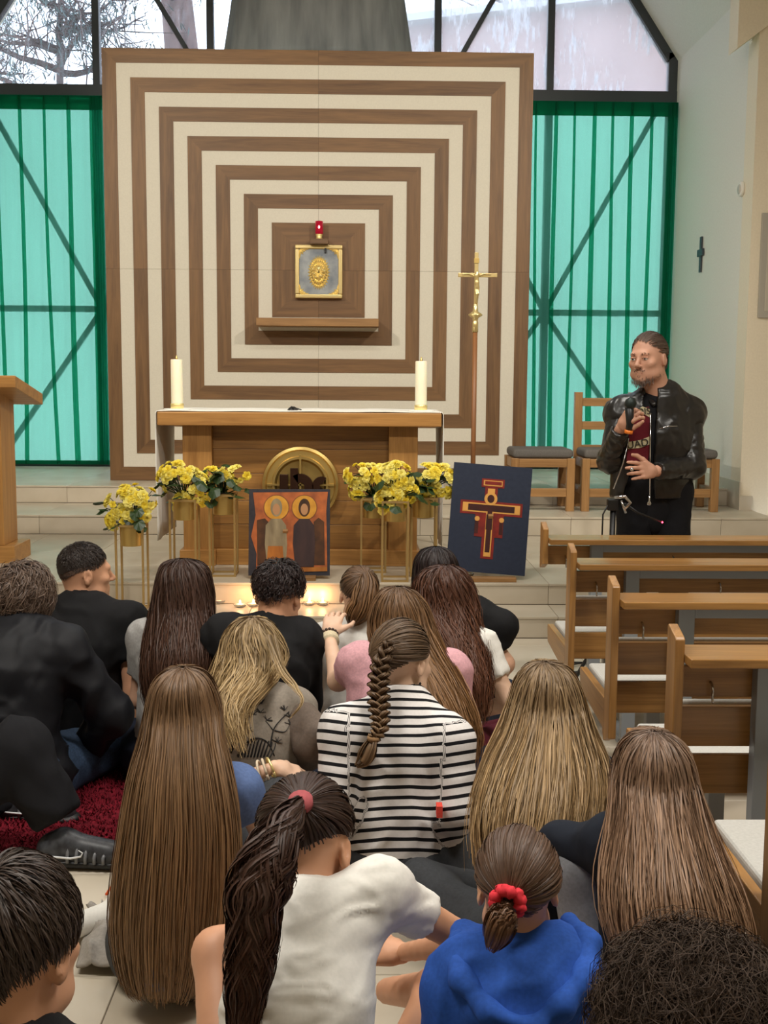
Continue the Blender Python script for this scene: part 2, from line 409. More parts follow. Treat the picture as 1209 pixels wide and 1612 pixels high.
def curtain(x0, x1, pitch, xfirst, label, seed):
    rnd = random.Random(seed); root = empty('curtain', ((x0 + x1) / 2, YW - 0.12, Z4), label, 'curtain', 'green sheer curtains over the window')
    zt, zb = 4.27, Z4 + 0.035; nz = 24; nx = int((x1 - x0) / 0.02); v = []; f = []
    for j in range(nz + 1):
        t = j / nz; z = zt + (zb - zt) * t
        for i in range(nx + 1):
            x = x0 + (x1 - x0) * i / nx
            ph = (x - xfirst) / pitch * 2 * math.pi
            v.append((x + 0.006 * t * math.sin(ph * 2 + 3 * t), YW - 0.10 - (0.018 + 0.012 * t) * math.cos(ph) - 0.004 * math.sin(ph * 3.3 + 5 * t), z))
    for j in range(nz):
        for i in range(nx): k = j * (nx + 1) + i; f.append((k, k + 1, k + nx + 2, k + nx + 1))
    me = bpy.data.meshes.new('cloth'); me.from_pydata(v, [], f)
    pset(link('cloth', me, M_SHEER, None, True), root)
    pset(MB().box(x0, x1, YW - 0.145, YW - 0.138, zt - 0.13, zt + 0.01).build('header_band', M_SHEER2), root)
    pset(MB().box(x0, x1, YW - 0.142, YW - 0.135, zb - 0.005, zb + 0.035).build('hem', M_SHEER2), root)
    x = xfirst
    while x < x1 - 0.02:
        if x > x0 + 0.02:
            q = MB(); w0 = rnd.uniform(0.011, 0.022); w1 = w0 + rnd.uniform(0.004, 0.016); s1 = rnd.uniform(-0.03, 0.05); ph = rnd.random() * 6
            L = []; 
            for k in range(13):
                t = k / 12; z = zt + (zb - zt) * t; c = x + s1 * t * t + 0.006 * math.sin(5 * t + ph); w = w0 + (w1 - w0) * t
                L.append((c, w, z))
            vv = [(c - w, YW - 0.137, z) for c, w, z in L] + [(c, YW - 0.158, z) for c, w, z in L] + [(c + w, YW - 0.137, z) for c, w, z in L]
            n = len(L)
            ff = [(i, i + 1, i + 1 + n, i + n) for i in range(n - 1)] + [(i + n, i + 1 + n, i + 1 + 2 * n, i + 2 * n) for i in range(n - 1)]
            q.quadmesh(vv, ff); pset(q.build('pleat', M_SHEER2), root)
        x += pitch
    # gathered edge
    for (xa, xb) in ((x0, x0 + 0.05), (x1 - 0.10, x1)):
        q = MB(); vv = []; n = 9
        for k in range(n):
            xx = xa + (xb - xa) * k / (n - 1); y = YW - 0.15 + 0.012 * (k % 2)
            vv += [(xx, y, zt), (xx, y, zb)]
        q.quadmesh(vv, [(2 * k, 2 * k + 1, 2 * k + 3, 2 * k + 2) for k in range(n - 1)]); pset(q.build('gathered_edge', M_SHEER2), root)
    return root
curtain(XL + 0.02, -2.60, 0.237, -3.653, 'green sheer curtain left of the striped panel, behind the lectern', 3)
curtain(1.45, XR - 0.02, 0.194, 1.558, 'green sheer curtain right of the striped panel, behind the wooden chairs', 4)

# ------------------------------------------------------------------ outdoors beyond the glass
M_GRASS = noisy('wet_grass', (78, 92, 62), (104, 110, 82), 2.0, 0.95)
struct(MB().box(-40, 40, YW + 0.4, 70, -0.3, 0.0).build('ground_outside', M_GRASS))
M_BRICKW = noisy('brown_render', (176, 146, 142), (160, 130, 126), 1.2, 0.9)
M_EAVE = mat('pale_eave', (196, 200, 208), 0.7)
a = at(688, 36, 20.0); b = at(985, 3, 20.0)
hs = (b[2] - a[2]) / (b[0] - a[0])
bl = empty('building', (6, 20, 0), 'brown rendered building seen through the rainy gable window', 'building')
zz = lambda x: a[2] + hs * (x - a[0])
pset(MB().prism([(0.6, 0), (14, 0), (14, zz(14)), (0.6, zz(0.6))], 20, 26).build('wall', M_BRICKW), bl)
pset(MB().prism([(0.4, zz(0.4)), (14.2, zz(14.2)), (14.2, zz(14.2) + 0.12), (0.4, zz(0.4) + 0.12)], 19.7, 26.2).build('roof_edge', M_EAVE), bl)

M_BARK = noisy('pine_bark', (120, 100, 96), (78, 64, 62), 9.0, 0.95, 0.6, 0.03, stretch=(1, 1, 0.25))
M_NEEDLE = noisy('needles', (92, 112, 108), (134, 150, 154), 4.0, 0.9)
def pine(base, h, lean, rad, label, seed, crown0, nbr, spread):
    rnd = random.Random(seed); g = np.random.default_rng(seed)
    root = empty('pine_tree', base, label, 'tree', 'pines outside the gable window')
    top = np.array(base) + np.array([lean, 0, h])
    ts = np.linspace(0, 1, 9); path = [np.array(base) * (1 - t) + top * t + np.array([0.12 * math.sin(7 * t + seed), 0, 0]) for t in ts]
    pset(MB().tube(path, rad * (1 - 0.75 * ts), 10).build('trunk', M_BARK, smooth=True), root)
    br = MB(); V = []; F = []
    for k in range(nbr):
        t = crown0 + (1 - crown0) * rnd.random(); p = np.array(base) * (1 - t) + top * t
        an = rnd.random() * 6.283; L = spread * (1.15 - 0.7 * (t - crown0) / (1 - crown0)) * rnd.uniform(0.6, 1.1)
        pts = [p]; d = np.array([math.cos(an), math.sin(an), rnd.uniform(-0.1, 0.35)])
        for s in range(6):
            d = d + g.normal(0, 0.22, 3) * np.array([1, 1, 0.8]); d /= np.linalg.norm(d); pts.append(pts[-1] + d * L / 6)
        br.tube(pts, np.linspace(0.05, 0.008, 7), 5)
        for s in range(2, 7):
            for q in range(5):
                c = pts[s] + g.normal(0, 0.22, 3); dd = g.normal(0, 1, 3); dd[2] = abs(dd[2]) * 0.5; dd /= np.linalg.norm(dd)
                tw = [pts[s], (pts[s] + c) / 2 + g.normal(0, 0.03, 3), c]; br.tube(tw, [0.012, 0.008, 0.004], 3)
                for w in range(6):
                    e = c + g.normal(0, 0.07, 3); n = g.normal(0, 1, 3); n /= np.linalg.norm(n); s2 = np.cross(n, [0, 0, 1.0]); s2 /= np.linalg.norm(s2) + 1e-9
                    b0 = len(V); V += [e, e + n * 0.11 + s2 * 0.011, e + n * 0.16, e + n * 0.11 - s2 * 0.011]; F.append((b0, b0 + 1, b0 + 2, b0 + 3))
    pset(br.build('branches', M_BARK), root)
    me = bpy.data.meshes.new('needles'); me.from_pydata([tuple(v) for v in V], [], F)
    pset(tag(link('needles', me, M_NEEDLE), kind='stuff'), root)
t = at(277, 40, 22.0)
pine((t[0] + 0.3, 22.0, 0), 15, -0.6, 0.50, 'thick leaning pine trunk seen through the gable window', 5, 0.55, 26, 3.0)
t = at(80, 90, 15.0)
pine((t[0] - 0.5, 15.0, 0), 7.6, 0.9, 0.09, 'thin spreading pine behind the left gable pane', 11, 0.45, 42, 1.8)
t = at(30, 90, 27.0)
pine((t[0] - 1.0, 27.0, 0), 11.0, 0.3, 0.12, 'bluish conifer far behind the left gable pane', 21, 0.4, 40, 1.5)
t = at(800, 10, 30.0)
pine((t[0], 30.0, 0), 13.0, 0.5, 0.2, 'dark conifer rising beyond the brown building', 31, 0.4, 70, 3.0)
# ------------------------------------------------------------------ woods and metals
PAN_D, PAN_L = (86, 60, 36), (132, 97, 60)
M_PANX = wood('panel_oak', PAN_D, PAN_L, 'x', 0.5)
ALT_D, ALT_L = (136, 92, 46), (190, 140, 78)
M_ALTX = wood('altar_oak', ALT_D, ALT_L, 'x', 0.4)
M_ALTZ = wood('altar_oak_upright', ALT_D, ALT_L, 'z', 0.4)
M_ALTB = wood('altar_oak_dark', (104, 70, 36), (166, 120, 64), 'x', 0.42, 0.8)
PEW_D, PEW_L = (112, 76, 38), (178, 131, 74)
M_PEWX = wood('pew_oak', PEW_D, PEW_L, 'x', 0.28)
M_PEWZ = wood('pew_oak_upright', PEW_D, PEW_L, 'z', 0.35)
M_PEWY = wood('pew_oak_side', PEW_D, PEW_L, 'y', 0.35)
M_CHX = wood('chair_oak', (122, 87, 50), (174, 131, 82), 'x', 0.4)
M_CHZ = wood('chair_oak_upright', (122, 87, 50), (174, 131, 82), 'z', 0.4)
M_BRASS = mat('brass', (230, 206, 146), 0.28, 0.8)
M_BRASSD = mat('satin_brass', (206, 176, 108), 0.36, 0.85)
M_GOLDP = mat('gold_painted_metal', (184, 154, 100), 0.42, 0.6)
M_GOLD = mat('polished_gold', (255, 232, 160), 0.3, 0.65)
M_WHITEP = noisy('off_white_laminate', (226, 220, 204), (220, 214, 198), 90.0, 0.6, 0.02, 0.0005)
M_LINEN = noisy('white_linen', (240, 238, 230), (232, 230, 222), 200.0, 0.85, 0.08, 0.0006)
M_WAX = mat('ivory_wax', (244, 236, 208), 0.45, Subsurface_Weight=0.3)
M_BLACK = mat('black_plastic', (20, 20, 22), 0.4)
M_GREYST = mat('grey_steel', (146, 151, 155), 0.45, 0.1)
M_CHROME = mat('chrome', (200, 200, 204), 0.15, 1.0)

# ------------------------------------------------------------------ striped panel behind the altar
SW = 0.1225; PY = 84.665 * SW; PX = -3.152 * SW; PZ = 1.5 + 7.7546 * SW; HALF = 15.369
panel = empty('striped_wall_panel', (PX, PY, PZ - HALF * SW), 'square wall panel of nested brown wood and white frames behind the altar', 'wall panel')
H = HALF * SW
for sx in (-1, 1):
    for sz in (-1, 1):
        q = MB(); x0, x1 = sorted((PX + sx * 0.0008, PX + sx * H)); z0, z1 = sorted((PZ + sz * 0.0008, PZ + sz * H))
        q.box(x0, x1, PY, PY + 0.06, z0, z1).build('white_backboard', M_WHITEP, panel, world=True)
def strip(k0, k1, side, half):
    """one mitred half strip; built lying along local x, the grain along it, then turned onto its side of the frame"""
    o1 = (HALF - k0) * SW; o2 = (HALF - k1) * SW; e = 0.0006
    if half > 0: p = [(e, -o2), (o2, -o2), (o1, -o1), (e, -o1)]
    else: p = [(-o2, -o2), (-e, -o2), (-e, -o1), (-o1, -o1)]
    q = MB(); q.prism(p, -0.006, 0.0)
    o = q.build('wood_strip', M_PANX, panel)
    o.location = (0, 0, H); o.rotation_euler = (0, R(90 * side), 0)
    return o
for k in (0, 2, 4, 6, 8, 10):
    for side in range(4):
        for half in (-1, 1): strip(k, k + 1, side, half)
for side in range(4):
    for half in (-1, 1): strip(12, HALF - 1.72, side, half)

# shelf, lamp and tabernacle on the panel
a = at(403, 500, PY - 0.30); b = at(596, 514, PY - 0.30)
shelf = MB().box(a[0], b[0], PY - 0.30, PY - 0.007, b[2], a[2]).build('wall_shelf', M_CHX, bevel=0.003)
tag(shelf, 'narrow oak shelf on the striped panel below the tabernacle', 'shelf')

tab = empty('tabernacle', (PX, PY - 0.06, PZ - 0.25), 'gold and grey tabernacle door with ornate relief at the panel centre', 'tabernacle')
a = at(464.5, 385, PY - 0.05); b = at(539, 470, PY - 0.05)
TX0, TX1, TZ0, TZ1 = a[0], b[0], b[2], a[2]; TX = (TX0 + TX1) / 2; TZ = (TZ0 + TZ1) / 2; TW = (TX1 - TX0) / 2; TH = (TZ1 - TZ0) / 2
M_ENAM = noisy('grey_marbled_enamel', (120, 128, 138), (176, 180, 182), 9.0, 0.25, 0, 0, 0.5, 6.0)
MB().box(TX0 + 0.01, TX1 - 0.01, PY - 0.045, PY - 0.005, TZ0 + 0.01, TZ1 - 0.01).build('door', M_ENAM, tab, world=True, bevel=0.003)
fw = 0.036
for nm, bx in (('t', (TX0, TX1, TZ1 - fw, TZ1)), ('b', (TX0, TX1, TZ0, TZ0 + fw)), ('l', (TX0, TX0 + fw, TZ0 + fw, TZ1 - fw)), ('r', (TX1 - fw, TX1, TZ0 + fw, TZ1 - fw))):
    MB().box(bx[0], bx[1], PY - 0.06, PY - 0.005, bx[2], bx[3]).build('door_frame', M_BRASS, tab, world=True, bevel=0.008, seg=3)
q = MB(); oz = TZ - 0.005                                             # the oval relief: rings of radial leaves
for lay, (n, r0, r1, y, wd) in enumerate(((30, 0.55, 1.0, -0.050, 0.20), (24, 0.3, 0.78, -0.062, 0.2), (16, 0.05, 0.5, -0.074, 0.22))):
    for i in range(n):
        th = 2 * math.pi * (i + lay * 0.5) / n; c, s = math.cos(th), math.sin(th)
        def E(r, w, dy): return (TX + 0.100 * (r * c - w * s), PY + y + dy, oz + 0.150 * (r * s + w * c) * (1.06 if s < 0 else 1))
        q.quadmesh([E(r0, 0, -0.004), E((r0 + r1) / 2, -wd / 2, 0.004), E(r1, 0, 0.002), E((r0 + r1) / 2, wd / 2, 0.004), E((r0 + r1) / 2, 0, -0.010)],
                   [(0, 1, 4), (1, 2, 4), (2, 3, 4), (3, 0, 4)])
q.build('oval_relief', M_GOLD, tab, world=True)
q = MB()
for k in range(9):
    x = TX + 0.05 * (k - 4) / 4.0; q.lathe([(0.001, -0.012), (0.011, -0.008), (0.012, 0), (0.009, 0.004)], (x, PY - 0.075, oz - 0.01 + 0.035 * math.cos(k * 1.7)), 8, 'y')
q.lathe([(0.001, -0.016), (0.018, -0.012), (0.022, 0)], (TX, PY - 0.072, oz + 0.03), 12, 'y')
q.build('relief_figures', M_GOLD, tab, world=True, smooth=True)
for sx in (-1, 1):
    for sz in (-1, 1):
        q = MB(); cx, cz = TX + sx * (TW - fw - 0.004), TZ + sz * (TH - fw - 0.004)
        for i in range(6):
            th = i / 5 * math.pi / 2; L = 0.085 if i in (0, 5) else 0.045 + 0.012 * (i % 2)
            d = (-sx * math.cos(th), -sz * math.sin(th)); n = (-d[1], d[0]); w = 0.012
            q.quadmesh([(cx, PY - 0.052, cz), (cx + d[0] * L * .5 + n[0] * w, PY - 0.047, cz + d[1] * L * .5 + n[1] * w), (cx + d[0] * L, PY - 0.049, cz + d[1] * L),
                        (cx + d[0] * L * .5 - n[0] * w, PY - 0.047, cz + d[1] * L * .5 - n[1] * w), (cx + d[0] * L * .5, PY - 0.058, cz + d[1] * L * .5)],
                       [(0, 1, 4), (1, 2, 4), (2, 3, 4), (3, 0, 4)])
        q.build('corner_ornament', M_GOLD, tab, world=True)
MB().box(TX0 + 0.26, TX0 + 0.278, PY - 0.066, PY - 0.04, TZ1 - 0.07, TZ1 - 0.03).build('lock', M_BLACK, tab, world=True)

a = at(502.5, 377, PY - 0.08)
lamp = empty('sanctuary_lamp', (a[0], PY - 0.08, a[2] - 0.05), 'red glass sanctuary lamp burning above the tabernacle', 'lamp')
MB().box(a[0] - 0.08, a[0] + 0.08, PY - 0.15, PY - 0.006, a[2] - 0.045, a[2]).build('bracket', M_PANX, lamp, world=True, bevel=0.004)
MB().lathe([(0.028, 0), (0.030, 0.004), (0.026, 0.02), (0.030, 0.04), (0.030, 0.044)], (a[0], PY - 0.09, a[2]), 20).build('gold_base', M_GOLD, lamp, world=True, smooth=True)
M_REDG = mat('red_glass', (150, 8, 30), 0.12, Transmission_Weight=0.5, Emission_Color=(0.6, 0.0, 0.05, 1), Emission_Strength=0.25)
MB().lathe([(0.029, 0.0), (0.034, 0.01), (0.034, 0.11), (0.032, 0.112), (0.031, 0.11), (0.031, 0.012)], (a[0], PY - 0.09, a[2] + 0.044), 24).build('red_glass', M_REDG, lamp, world=True, smooth=True)
M_REDF = mat('lamp_flame', (255, 90, 90), 0.5, Emission_Color=(1, 0.12, 0.12, 1), Emission_Strength=30.0)
MB().lathe([(0.001, -0.012), (0.007, -0.004), (0.006, 0.006), (0.001, 0.016)], (a[0], PY - 0.126, a[2] + 0.10), 10).build('flame', M_REDF, lamp, world=True, smooth=True)

# ------------------------------------------------------------------ altar
AX0, AX1 = -1.309, 0.518; AT = 1.278; AY0, AY1 = 7.38, 8.18
altar = empty('altar', ((AX0 + AX1) / 2, 7.75, Z2), 'oak altar table with plank body behind the flower stands', 'altar')
MB().box(AX0, AX1, AY0, AY1, AT - 0.088, AT).build('table_top', M_ALTX, altar, world=True, bevel=0.006)
PXa, PXb, PXc, PXd = -1.168, -0.978, 0.182, 0.373
for (u, v) in ((PXa, PXb), (PXc, PXd)):
    MB().box(u, v, 7.50, 8.06, Z2 + 0.10, AT - 0.088).build('pillar', M_ALTZ, altar, world=True, bevel=0.004)
    MB().box(u - 0.024, v + 0.02, 7.476, 8.08, Z2, Z2 + 0.105).build('pillar_foot', M_ALTX, altar, world=True, bevel=0.004)
zb = [Z2 + 0.105, 0.53, 0.69, 0.87, 1.03, AT - 0.088]
for i in range(5):
    MB().box(PXb, PXc, 7.555, 7.60, zb[i] + 0.001, zb[i + 1] - 0.001).build('plank', M_ALTB, altar, world=True, bevel=0.003)
MB().box(PXb + 0.02, PXc - 0.02, 7.52, 7.62, Z2, Z2 + 0.105).build('plinth', M_ALTX, altar, world=True, bevel=0.004)

# altar cloth: a sheet over the top that hangs down at both ends
def cloth_sheet(prof, y0, y1, ny, th, wav):
    v = []; f = []; n = len(prof)
    for j in range(ny + 1):
        y = y0 + (y1 - y0) * j / ny
        for i, (x, z, w) in enumerate(prof): v.append((x + w * wav * math.sin(j * 1.1 + i * .5), y + w * 0.012 * math.sin(i * 0.9), z))
    for j in range(ny):
        for i in range(n - 1): k = j * n + i; f.append((k, k + 1, k + n + 1, k + n))
    me = bpy.data.meshes.new('cloth'); me.from_pydata(v, [], f); return me
prof = []
for k in range(9): t = k / 8; prof.append((AX0 - 0.010 - 0.004 * math.sin(t * 3), 0.44 + (AT - 0.01 - 0.44) * t, 1 - t))
prof += [(AX0 - 0.004, AT + 0.003, 0)]
for k in range(1, 20): prof.append((AX0 + (AX1 - AX0) * k / 20, AT + 0.004 + 0.0015 * math.sin(k * 1.3), 0))
prof += [(AX1 + 0.004, AT + 0.003, 0)]
for k in range(9): t = 1 - k / 8; prof.append((AX1 + 0.010 + 0.006 * math.sin(t * 3), 0.40 + (AT - 0.01 - 0.40) * t, 1 - t))
o = link('altar_cloth', cloth_sheet(prof, AY0 + 0.015, AY1 - 0.04, 14, 0.003, 0.006), M_LINEN, None, True)
s = o.modifiers.new('thickness', 'SOLIDIFY'); s.thickness = 0.004; s.offset = 1
tag(o, 'white linen cloth over the altar hanging down at both ends', 'tablecloth')

def candle(px, label):
    c = at(px, 641, 7.60); z = AT + 0.006; x = c[0]
    r = empty('altar_candle', (x, 7.60, z), label, 'candle', 'altar candles')
    MB().lathe([(0.085, 0), (0.09, 0.004), (0.086, 0.008), (0.04, 0.009)], (x, 7.60, z), 28).build('saucer', M_LINEN, r, world=True, smooth=True)
    MB().lathe([(0.041, 0.009), (0.043, 0.012), (0.043, 0.038), (0.041, 0.042), (0.038, 0.043)], (x, 7.60, z), 28).build('brass_ring', M_GOLD, r, world=True, smooth=True)
    smooth_by_angle(MB().lathe([(0.039, 0.043), (0.039, 0.325), (0.036, 0.33), (0.012, 0.327), (0.010, 0.327)], (x, 7.60, z), 28).build('wax', M_WAX, r, world=True), 50)
    MB().lathe([(0.009, 0.327), (0.010, 0.332), (0.007, 0.342), (0.003, 0.355), (0.001, 0.357)], (x, 7.60, z), 12).build('wick_tip', M_BRASSD, r, world=True, smooth=True)
candle(279, 'ivory pillar candle at the left end of the altar')
candle(662.5, 'ivory pillar candle at the right end of the altar')
c = at(461, 645, 7.62)
r = empty('table_microphone', (c[0], 7.62, AT + 0.006), 'small black microphone lying on the altar cloth', 'microphone')
MB().lathe([(0.036, 0), (0.036, 0.006), (0.022, 0.02), (0.012, 0.026), (0.003, 0.027)], (c[0], 7.62, AT + 0.006), 20).build('base', M_BLACK, r, world=True, smooth=True)
MB().tube([(c[0] - 0.01, 7.60, AT + 0.03), (c[0] + 0.02, 7.57, AT + 0.022), (c[0] + 0.06, 7.53, AT + 0.014)], [0.006, 0.005, 0.004], 8).build('stem', M_BLACK, r, world=True, smooth=True)

# brass disc with the ihs monogram
DX, DZ, DY, DR = -0.398, 0.80, 7.54, 0.255
disc = empty('brass_monogram_disc', (DX, DY, DZ - DR), 'round brass disc with dark IHS monogram on the altar front', 'disc')
smooth_by_angle(MB().lathe([(0.001, -0.012), (0.10, -0.016), (0.155, -0.02), (0.17, -0.045), (0.185, -0.045), (0.19, -0.03), (0.222, -0.028), (0.232, -0.04), (0.25, -0.034), (DR, -0.015), (DR, 0.014)], (DX, DY, DZ), 64, 'y').build('dish', M_BRASSD, disc, world=True), 30)
M_BRONZE = mat('dark_bronze', (66, 42, 30), 0.4, 0.7)
def arch(cx, cz, r0, r1, a0, a1, n=12):
    p = [(cx + r1 * math.cos(R(a0 + (a1 - a0) * i / n)), cz + r1 * math.sin(R(a0 + (a1 - a0) * i / n))) for i in range(n + 1)]
    return p + [(cx + r0 * math.cos(R(a1 + (a0 - a1) * i / n)), cz + r0 * math.sin(R(a1 + (a0 - a1) * i / n))) for i in range(n + 1)]
q = MB(); q.box(DX - 0.135, DX - 0.08, DY - 0.06, DY - 0.03, DZ - 0.11, DZ + 0.07); q.build('letter_i', M_BRONZE, disc, world=True, bevel=0.003)
q = MB(); q.box(DX - 0.065, DX - 0.015, DY - 0.06, DY - 0.03, DZ - 0.11, DZ + 0.11); q.prism(arch(DX + 0.0, DZ - 0.01, 0.028, 0.085, 125, 0), DY - 0.06, DY - 0.03); q.box(DX + 0.028, DX + 0.085, DY - 0.06, DY - 0.03, DZ - 0.11, DZ - 0.01)
q.build('letter_h', M_BRONZE, disc, world=True)
q = MB(); q.prism(arch(DX + 0.14, DZ - 0.005, 0.012, 0.062, 60, 265), DY - 0.06, DY - 0.03); q.prism(arch(DX + 0.125, DZ - 0.075, 0.010, 0.055, 85, -130), DY - 0.06, DY - 0.03); q.build('letter_s', M_BRONZE, disc, world=True)
q = MB(); q.box(DX - 0.22, DX + 0.22, DY - 0.05, DY - 0.03, DZ - 0.005, DZ + 0.006); q.box(DX - 0.006, DX + 0.006, DY - 0.05, DY - 0.03, DZ - 0.2, DZ + 0.2)
q.build('cross_bars', M_BRASSD, disc, world=True)

# ------------------------------------------------------------------ icon with two haloed figures (plain stand-in), on a small wooden foot
def board_frame(o_, bl, br, tl):
    """local frame of a leaning board: origin bottom left, u along the width, v up the board, n out of it"""
    bl, br, tl = map(lambda p: np.array(p, float), (bl, br, tl))
    u = br - bl; wdt = np.linalg.norm(u); u /= wdt; v = tl - bl; v -= u * (u @ v); hgt = np.linalg.norm(v); v /= hgt
    n = np.cross(u, v); M = Matrix.Identity(4)
    for i in range(3): M[i][0] = u[i]; M[i][1] = v[i]; M[i][2] = n[i]; M[i][3] = bl[i]
    return M, wdt, hgt
def flat(parent, M, name, poly, z0, z1, m, label=None):
    o = MB().prism(poly, z0, z1, 'z').build(name, m); o.matrix_world = M
    o.parent = parent; o.matrix_parent_inverse = wmat(parent).inverted()
    if label: o['label'] = label
    return o
def ell(cx, cy, rx, ry, n=24, a0=0, a1=360):
    return [(cx + rx * math.cos(R(a0 + (a1 - a0) * i / n)), cy + ry * math.sin(R(a0 + (a1 - a0) * i / n))) for i in range(n + (0 if a1 - a0 == 360 else 1))]
bl = at(391, 906, 6.99); br = at(519, 906, 6.99); tl = at(392, 770, 7.09)
icon = empty('icon_painting', ((bl[0] + br[0]) / 2, 7.0, Z2), 'orange and gold painted icon with two haloed figures leaning before the altar', 'painting')
IM, IW, IH = board_frame(None, bl, br, tl)
M_IDARK = noisy('dark_slate_board', (44, 42, 50), (58, 54, 60), 30.0, 0.6)
M_IOR = noisy('icon_orange', (192, 104, 50), (136, 72, 38), 14.0, 0.5, 0.1, 0.001, 0.4, 5.0)
M_IGOLD = noisy('icon_gold', (214, 158, 60), (186, 128, 44), 18.0, 0.45)
M_IBR = noisy('icon_brown', (92, 58, 34), (54, 36, 26), 12.0, 0.5)
M_IGRY = noisy('icon_grey_robe', (156, 142, 112), (112, 98, 76), 16.0, 0.5, stretch=(1, .3, 1))
M_IOCH = noisy('icon_ochre', (178, 112, 46), (140, 82, 34), 16.0, 0.5, stretch=(1, .3, 1))
M_IBLK = noisy('icon_dark_robe', (46, 36, 40), (70, 50, 48), 16.0, 0.5, stretch=(1, .3, 1))
M_IFL = mat('icon_flesh', (176, 128, 86), 0.5); M_IRIM = mat('icon_rim', (120, 66, 28), 0.5)
flat(icon, IM, 'board', [(0, 0), (IW, 0), (IW, IH), (0, IH)], -0.025, 0.0, M_IDARK)
s = lambda x, y: (x * IW, y * IH)
pts = [s(.09, .03), s(.97, .05), s(.965, .4), s(.955, .75), s(.975, .97), s(.5, .965), s(.05, .96), s(.085, .7), s(.03, .45), s(.10, .25)]
flat(icon, IM, 'painted_field', pts, 0.0, 0.004, M_IOR)
flat(icon, IM, 'gold_border', [s(.09, .03), s(.97, .05), s(.968, .10), s(.10, .09)], 0.004, 0.005, M_IOCH)
flat(icon, IM, 'dark_ground', [s(.11, .12), s(.26, .10), s(.26, .6), s(.2, .66), s(.10, .64)], 0.004, 0.0055, M_IBR)
flat(icon, IM, 'dark_ground', [s(.80, .12), s(.94, .12), s(.93, .62), s(.86, .67), s(.80, .62)], 0.004, 0.0055, M_IBR)
for cx, rb, fc, lowm, hd in ((.34, M_IGRY, M_IFL, M_IOCH, M_IGRY), (.685, M_IBLK, M_IFL, M_IBLK, M_IBR)):
    flat(icon, IM, 'halo_rim', [(x, y) for x, y in ell(cx * IW, .785 * IH, .160 * IW, .160 * IW)], 0.004, 0.0058, M_IRIM)
    flat(icon, IM, 'halo', [(x, y) for x, y in ell(cx * IW, .785 * IH, .150 * IW, .150 * IW)], 0.004, 0.0066, M_IGOLD)
    flat(icon, IM, 'robe', [s(cx - .11, .12), s(cx + .12, .10), s(cx + .135, .36), s(cx + .12, .58), s(cx + .06, .655), s(cx - .06, .655), s(cx - .13, .58), s(cx - .14, .36)], 0.0045, 0.0075, rb)
    flat(icon, IM, 'skirt', [s(cx - .12, .10), s(cx + .10, .10), s(cx + .08, .34), s(cx - .10, .34)], 0.005, 0.0082, lowm)
    flat(icon, IM, 'hair', ell(cx * IW, .785 * IH, .072 * IW, .105 * IH), 0.005, 0.0078, hd)
    flat(icon, IM, 'face', ell(cx * IW, .765 * IH, .045 * IW, .066 * IH), 0.005, 0.0086, fc)
a = at(398, 914, 6.93); b = at(497, 914, 6.93)
q = MB(); q.box(a[0], b[0], 6.92, 6.985, Z2, Z2 + 0.026); q.build('foot_rail', M_CHX, icon, world=True, bevel=0.003)
MB().bar(((a[0] + b[0]) / 2, 7.03, Z2 + 0.3), ((a[0] + b[0]) / 2, 7.26, Z2 + 0.015), 0.03, 0.02).build('back_strut', M_CHX, icon, world=True)

# ------------------------------------------------------------------ dark blue board with a painted cross (plain stand-in)
bl = at(702, 897, 6.99); br = at(826, 907, 6.97); tl = at(711.5, 727, 7.11)
cb = empty('cross_painting', ((bl[0] + br[0]) / 2, 7.0, Z2), 'dark blue board with red and gold painted cross right of the altar', 'painting')
CM, CW, CH = board_frame(None, bl, br, tl)
M_NAVY = noisy('navy_board', (34, 42, 62), (40, 48, 68), 40.0, 0.55)
M_CRED = noisy('cross_red', (140, 40, 30), (110, 30, 26), 20.0, 0.5); M_CGOLD = mat('cross_gold', (226, 166, 84), 0.4, 0.2); M_CDK = noisy('cross_brown', (74, 30, 26), (52, 24, 22), 14.0, 0.5)
flat(cb, CM, 'board', [(0, 0), (CW, 0), (CW, CH), (0, CH)], -0.02, 0.0, M_NAVY)
s = lambda x, y: (x * CW, y * CH)
def rect(x0, x1, y0, y1): return [s(x0, y0), s(x1, y0), s(x1, y1), s(x0, y1)]
for nm, rs, z, m in (('red_cross', [(.12, .91, .535, .66), (.42, .58, .13, .82), (.32, .68, .33, .54), (.37, .66, .79, .87)], .002, M_CRED),
                     ('gold_outline', [(.15, .88, .555, .64), (.455, .545, .15, .78), (.395, .635, .805, .855)], .0032, M_CGOLD),
                     ('dark_inlay', [(.22, .81, .568, .627), (.47, .53, .19, .60), (.46, .54, .40, .54)], .0044, M_CDK)):
    for rr in rs: flat(cb, CM, nm, rect(*rr), 0.0, z + 0.0003 * rs.index(rr), m)
flat(cb, CM, 'gold_end', rect(.155, .215, .56, .635), 0, .0048, M_CGOLD); flat(cb, CM, 'gold_end', rect(.815, .875, .56, .635), 0, .0048, M_CGOLD); flat(cb, CM, 'gold_end', rect(.462, .538, .152, .19), 0, .0048, M_CGOLD)
flat(cb, CM, 'title_plate', rect(.41, .625, .815, .847), 0, .0052, M_CRED)
flat(cb, CM, 'halo', ell(.5 * CW, .685 * CH, .082 * CW, .082 * CW), 0, .0056, M_CGOLD)
flat(cb, CM, 'halo_inlay', ell(.5 * CW, .685 * CH, .045 * CW, .052 * CW), 0, .0062, M_CDK)
for x in (.345, .655): flat(cb, CM, 'side_roundel', ell(x * CW, .495 * CH, .032 * CW, .032 * CW, 14), 0, .0052, M_CGOLD); flat(cb, CM, 'side_inlay', rect(x - .025, x + .02, .36, .47), 0, .0042, M_CDK)
a = at(735, 905, 6.95); b = at(812, 912, 6.93)
